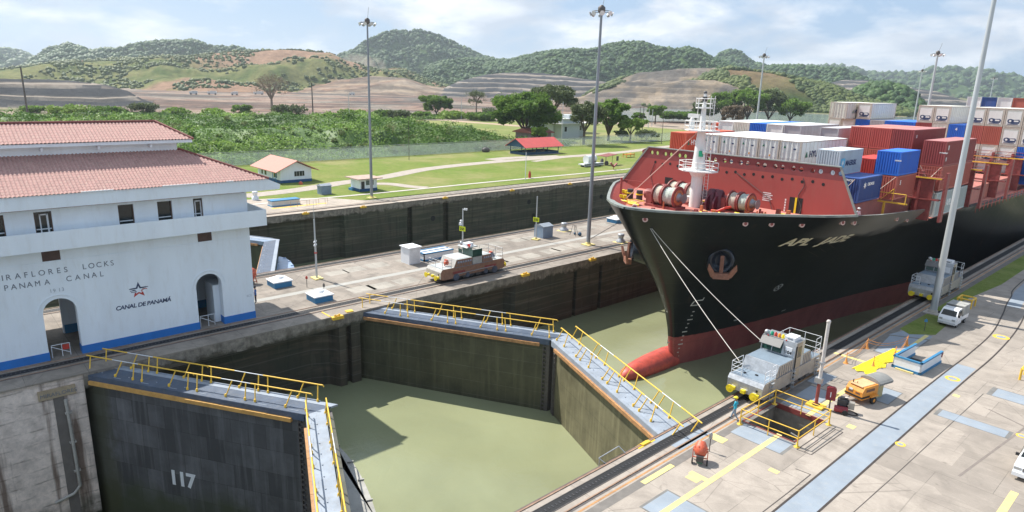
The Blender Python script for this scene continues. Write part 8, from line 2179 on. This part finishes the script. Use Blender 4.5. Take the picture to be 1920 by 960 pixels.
# scrub is only where the bank is overgrown, the open field lies to the right
cell_ok = lambda X_, Y_: (Y_ < 192 - 0.10 * (XL - X_) + 22 * (fbm(X_, Y_, 30, 3, 35) - 0.5)) | (XL - X_ > 165)
V = np.stack([GX, GY, GZ + 0.25], -1).reshape(-1, 3); I = np.arange(V.shape[0]).reshape(GX.shape)
F = np.stack([I[:-1, :-1], I[1:, :-1], I[1:, 1:], I[:-1, 1:]], -1).reshape(-1, 4)
cm = V[F].mean(1); ok = cell_ok(cm[:, 0], cm[:, 1]); Fb = F[ok]; Ff = F[~ok]
M['bankg'] = m_leaf('bank_green', (0.05, 0.10, 0.022), (0.13, 0.22, 0.05), 0.05, 0.0)
np_mesh('overgrown_bank', V, Fb, M['bankg'], True)['kind'] = 'structure'
V2 = V.copy(); V2[:, 2] = -0.1 + 0.25 * fbm(V[:, 0], V[:, 1], 40, 2, 5)
np_mesh('rough_field', V2, Ff, m_grass('field_grass', (0.15, 0.20, 0.05), (0.27, 0.27, 0.10), 0.5, 0.5), True)['kind'] = 'structure'
n = 300000
X_ = XL - 1 - rg.random(n) ** 1.2 * 205; Y_ = rg.uniform(0, 330, n)
k = cell_ok(X_, Y_) & (np.arctan2(Y_, X_) < azel(-80, 150)[0]); 
dens = fbm(X_, Y_, 16, 3, 41); k &= rg.random(n) < np.clip(0.35 + (dens - 0.35) * 3, 0.15, 1)
X_ = X_[k]; Y_ = Y_[k]; Zb = bank_h(X_, Y_); clump = fbm(X_, Y_, 5.0, 2, 43)
Z_ = Zb + 0.1 + rg.random(len(X_)) * (0.5 + 3.4 * np.clip(clump - 0.35, 0, 1))
size = np.where(XL - X_ < 90, 0.34, 0.55)
tone = fbm(X_, Y_, 26, 3, 45)
for j, (nm, ca, cb) in enumerate((('dark', (0.06, 0.14, 0.022), (0.17, 0.30, 0.05)), ('light', (0.21, 0.36, 0.06), (0.36, 0.50, 0.13)))):
    kk_ = (tone + (rg.random(len(X_)) - 0.5) * 0.22 < 0.5) if j == 0 else ~(tone + (rg.random(len(X_)) - 0.5) * 0.22 < 0.5)
    Vv, Fv = leaves(np.stack([X_, Y_, Z_], 1)[kk_], 1.0, 50 + j, 0.5); 
    Vv = (Vv.reshape(-1, 4, 3) - np.stack([X_, Y_, Z_], 1)[kk_][:, None]) * size[kk_][:, None, None] + np.stack([X_, Y_, Z_], 1)[kk_][:, None]
    np_mesh('bank_scrub', Vv.reshape(-1, 3), Fv, m_leaf('scrubleaf_' + nm, ca, cb, 0.08, 0.25))['kind'] = 'stuff'

cg_ = np.random.default_rng(8)
n = 1500; X_ = XL - 2 - cg_.random(n) ** 1.2 * 200; Y_ = cg_.uniform(5, 330, n); k = cell_ok(X_, Y_); X_ = X_[k]; Y_ = Y_[k]; Z_ = bank_h(X_, Y_); sz_ = (0.9 + 2.4 * cg_.random(len(X_)) ** 2.5); kindb = cg_.integers(0, 4, len(X_))
BL = [m_leaf('bushleaf_%d' % i, a_, b2_, 0.3, 0.25) for i, (a_, b2_) in enumerate((((0.035, 0.08, 0.02), (0.075, 0.14, 0.035)), ((0.08, 0.17, 0.03), (0.16, 0.27, 0.05)), ((0.22, 0.33, 0.09), (0.33, 0.44, 0.16)), ((0.16, 0.21, 0.07), (0.26, 0.27, 0.10))))]
for i in range(4):
    m_ = kindb == i; c_ = np.stack([X_, Y_, Z_ + sz_ * 0.35], 1)[m_]; per = 70; d = cg_.normal(size=(len(c_), per, 3)); d /= np.linalg.norm(d, axis=2)[..., None]
    P_ = c_[:, None] + d * (sz_[m_][:, None] * (0.5 + 0.6 * cg_.random((len(c_), per))))[..., None] * np.array([1, 1, 0.8]); Vv, Fv = leaves(P_.reshape(-1, 3), 0.33, 70 + i, 0.4)
    np_mesh('bank_bushes', Vv, Fv, BL[i])['kind'] = 'stuff'

def make_tree(name, x, y, h, rx, label, leafmat, z0=0.0, trunk_h=None, n=9000, leaf=0.42, nb=7, bark=None, seed=1, cat='tree', group=None, crown_low=0.25, sparse=False, ry=None):
    rg = np.random.default_rng(seed); t = empty(name, (x, y, z0), label, cat, rg.random() * 0, group)
    ry = ry or rx; th_ = trunk_h or h * 0.3
    tb = MB(); tr_ = max(0.12, h * 0.028); ends = []
    tb.tube((0, 0, -0.3), (0.1, 0, th_), tr_ * 1.4, tr_, 10)
    for i in range(nb):
        a = 2 * math.pi * i / nb + rg.random() * 0.7; rr = (0.35 + 0.45 * rg.random())
        m_ = Vector((math.cos(a) * rx * rr * 0.45, math.sin(a) * ry * rr * 0.45, th_ + (h - th_) * 0.35)); e = Vector((math.cos(a) * rx * rr, math.sin(a) * ry * rr, th_ + (h - th_) * (0.5 + 0.3 * rg.random())))
        tb.tube((0.05, 0, th_ - 0.1), m_, tr_ * 0.7, tr_ * 0.45, 7); tb.tube(m_, e, tr_ * 0.45, tr_ * 0.15, 6); ends.append(e)
        for q in range(2):
            e2 = m_.lerp(e, 0.6) + Vector((rg.normal() * rx * 0.2, rg.normal() * ry * 0.2, (h - th_) * 0.2)); tb.tube(m_.lerp(e, 0.4), e2, tr_ * 0.25, tr_ * 0.08, 5); ends.append(e2)
    tb.build('trunk', bark or M['bark'], t)
    # clumps: lobes of foliage around the limb ends
    C_ = []; 
    for e in ends: C_.append((e, 0.22 * rx))
    for i in range(int(nb * 5)):
        u = rg.normal(size=3); u /= np.linalg.norm(u); u[2] = u[2] if u[2] > -0.6 else -u[2]
        r_ = 0.88 * (0.55 + 0.45 * rg.random()); C_.append((Vector((u[0] * rx * r_, u[1] * ry * r_, h * (0.5 + crown_low / 2) + u[2] * h * (0.5 - crown_low / 2) * r_ * 1.05)), (0.10 + 0.15 * rg.random() ** 1.5) * rx))
    P_ = []
    per = n // len(C_)
    for c_, r_ in C_:
        d = rg.normal(size=(per, 3)); d /= np.linalg.norm(d, axis=1)[:, None]; rad = r_ * (0.55 + 0.5 * rg.random(per) ** 0.6) if not sparse else r_ * rg.random(per) ** 0.5 * 1.5
        p = d * rad[:, None] * np.array([1, 1, 0.62]) + np.array(c_); P_.append(p)
    P_ = np.concatenate(P_); P_ = P_ + rg.normal(size=P_.shape) * rx * 0.03; P_ = P_[P_[:, 2] > th_ * 0.5]
    Vv, Fv = leaves(P_, leaf, seed + 5, 0.3)
    np_mesh('crown', Vv, Fv, leafmat, parent=t); return t
ld = m_leaf('leaf_dark', (0.07, 0.155, 0.025), (0.22, 0.34, 0.06), 0.25, 0.5); lm = m_leaf('leaf_mid', (0.11, 0.22, 0.035), (0.26, 0.38, 0.08), 0.25, 0.5); ll = m_leaf('leaf_light', (0.18, 0.30, 0.04), (0.32, 0.44, 0.08), 0.3)
lt = m_leaf('leaf_tan', (0.17, 0.13, 0.08), (0.26, 0.20, 0.13), 0.3); lp = m_leaf('leaf_olive', (0.09, 0.13, 0.045), (0.18, 0.21, 0.09), 0.3)
def tree_px(px, py, h, rx, *a, **k): g = G(px, py); return make_tree(k.pop('name', 'broadleaf_tree'), g.x, g.y, h, rx, *a, **k)
TG = 'trees on the far bank'
tree_px(985, 262, 19.5, 14.5, 'big dark spreading tree behind the pavilion', ld, n=30000, leaf=0.5, nb=11, seed=11, trunk_h=3.0, group=TG, crown_low=0.12)
tree_px(1035, 246, 22.5, 12.5, 'tall tree behind the big dark one, olive leaves', lp, n=15000, leaf=0.55, nb=8, seed=12, trunk_h=9, group=TG, crown_low=0.45)
tree_px(1094, 271, 17, 8.5, 'airy tree with visible trunk just left of the island mast', lp, n=9500, leaf=0.36, nb=8, seed=13, trunk_h=5, group=TG, crown_low=0.3)
tree_px(1140, 264, 18, 8.0, 'dense dark green tree just right of the island mast', lm, n=16000, leaf=0.42, nb=8, seed=14, trunk_h=2.5, group=TG, crown_low=0.12)
tree_px(1181, 266, 10.2, 6.2, 'small bright green tree right of the dense one', ll, n=9000, leaf=0.36, nb=7, seed=15, trunk_h=3, bark=M['barkpale'], group=TG, crown_low=0.35)
tree_px(818, 216, 14, 12, 'dense round dark bush by the dirt road', ld, n=15000, leaf=0.6, nb=7, seed=16, trunk_h=1.5, crown_low=0.05, group=TG)
tree_px(510, 205, 26, 13, 'bare tan deciduous tree at the edge of the scrub', lt, n=2400, leaf=0.30, nb=12, seed=17, trunk_h=7, bark=M['barkpale'], group=TG, sparse=True)
tree_px(893, 212, 17, 8, 'thin half-bare tree in the scrub left of the big dark tree', lp, n=1800, leaf=0.42, nb=9, seed=18, trunk_h=8, bark=M['barkpale'], group=TG, sparse=True)
tree_px(1010, 268, 6.5, 3.5, 'low palm-like light green tree under the big dark tree', ll, n=2200, leaf=0.5, nb=7, seed=19, trunk_h=2, group=TG)
tree_px(1165, 266, 5.0, 3.2, 'pale scrubby bush between the dense tree and the bright small tree', lp, n=2000, leaf=0.35, nb=6, seed=20, trunk_h=1, group=TG)
tree_px(1212, 264, 4.5, 6.0, 'low grey-green bush beside the fence right of the bright small tree', lp, n=2600, leaf=0.35, nb=6, seed=21, trunk_h=0.6, group=TG)
tree_px(1228, 232, 12, 6, 'dark tree standing by the pond', lm, n=5000, leaf=0.6, nb=7, seed=22, trunk_h=5, group=TG)
tree_px(1196, 236, 8, 4.5, 'thin dark tree left of the poles by the pond', ld, n=2600, leaf=0.5, nb=6, seed=23, trunk_h=4, group=TG)
for i, (px, py, h, rx) in enumerate(((1262, 226, 5.5, 9), (1290, 226, 5.5, 9), (1400, 228, 26, 16), (1440, 228, 24, 15), (1355, 226, 22, 14), (1375, 236, 14, 9), (1480, 230, 18, 14), (1320, 226, 14, 11))):
    tree_px(px, py, h, rx, ['low dark bush on the near shore of the pond', 'low dark bush nearest the ship mast on the shore', 'tall dark tree left of the distant left mast', 'tall dark tree right of the distant left mast', 'dark rounded tree just right of the ship foremast', 'tan-leaved tree in front of the dark trees right of the foremast', 'dark rounded tree at the right end of the shore row', 'mid green tree behind the ship foremast'][i],
            [ld, ld, lm, lp, lm, lt, lm, lp][i], n=6500, leaf=0.75, nb=7, seed=30 + i, trunk_h=2, crown_low=0.08, group='trees along the lake shore')
# bushes along the scrub's upper edge
for i in range(16):
    px = [60, 130, 200, 265, 330, 400, 455, 540, 610, 660, 720, 750, 790, 850, 900, 925][i]; py = 208 + (i % 3) * 3 + (8 if i > 7 else 0)
    tree_px(px, py + 4, 3.2 + (i * 37 % 4) * 0.8, 7 + (i * 53 % 6), 'low green bush on the upper edge of the scrub, number %s from the left' % ['one', 'two', 'three', 'four', 'five', 'six', 'seven', 'eight', 'nine', 'ten', 'eleven', 'twelve', 'thirteen', 'fourteen', 'fifteen', 'sixteen'][i], [lm, ll, ld, lp][i % 4], n=1800, leaf=0.7, nb=5, seed=60 + i, trunk_h=0.3, crown_low=-0.25, name='low_bush', cat='bush', group='bushes along the scrub edge')
# trucks and plant far away on the works
for i, (px, py, w_) in enumerate(((363, 180, 10), (398, 180, 12), (440, 181, 9), (485, 180, 14), (660, 181, 9), (870, 157, 7), (425, 155, 14), (210, 152, 6))):
    g = G(px, py, 0.5); ang = math.atan2(g.y, g.x); b = MB(); s_ = w_ * 0.8
    b.box(-s_ / 2, -1.5, 0.8, s_ * 0.22, 1.5, 4.0, 0); b.box(s_ * 0.26, -1.4, 0.8, s_ / 2, 1.4, 3.4, 0)
    t = empty('site_truck', (g.x, g.y, 2.0), 'tiny pale truck on the distant earthworks, %s from the left' % ['second', 'third', 'fifth', 'sixth', 'seventh', 'eighth', 'fourth', 'first'][i], 'truck', ang + 1.5, 'trucks on the distant earthworks')
    b.build('body', M['dust'], t)
    for q in (-0.35, 0.3):
        c = MB(); c.tube((s_ * q, -1.6, 0.7), (s_ * q, 1.6, 0.7), 0.8, n=10); c.build('wheel', M['rubber'], t)
# dust thrown up on the works
dm = bpy.data.materials.new('dust_air'); dm.use_nodes = True; T_ = dm.node_tree; T_.nodes.clear(); N = NT(T_)
vo_ = N.n('ShaderNodeVolumePrincipled'); vo_.inputs['Color'].default_value = (0.85, 0.74, 0.6, 1)
N.l(N.math('MULTIPLY', N.ramp(N.noise(N.coord(), 0.035, 4, 0.6), 0.42, 0.7), 0.035), vo_.inputs['Density']); N.l(vo_.outputs[0], N.n('ShaderNodeOutputMaterial').inputs['Volume'])
b = MB()
for px, py, R_, r_ in ((672, 132, 1380, 34), (700, 128, 1400, 24)):
    d = ray(px, py); t_2 = R_ / math.hypot(d[0], d[1]); p = CAM + d * t_2; b.ball(p, r_, n=14, k=9, sq=(1.2, 1.2, 1.0))
o = b.build('dust_cloud', dm); o['kind'] = 'stuff'
# haze: even pale air round the whole place
b = MB(); b.box(-6300, -600, -26, 6000, 6600, 330)
hz = b.build('haze', (lambda: None)() or bpy.data.materials.new('haze_air')); hz['kind'] = 'stuff'
hm = bpy.data.materials['haze_air']; hm.use_nodes = True; hm.node_tree.nodes.clear()
o_ = hm.node_tree.nodes.new('ShaderNodeOutputMaterial'); pv_ = hm.node_tree.nodes.new('ShaderNodeVolumePrincipled')
pv_.inputs['Color'].default_value = (0.82, 0.92, 1.0, 1); pv_.inputs['Density'].default_value = 0.0001; pv_.inputs['Anisotropy'].default_value = 0.3
hm.node_tree.links.new(pv_.outputs[0], o_.inputs['Volume'])
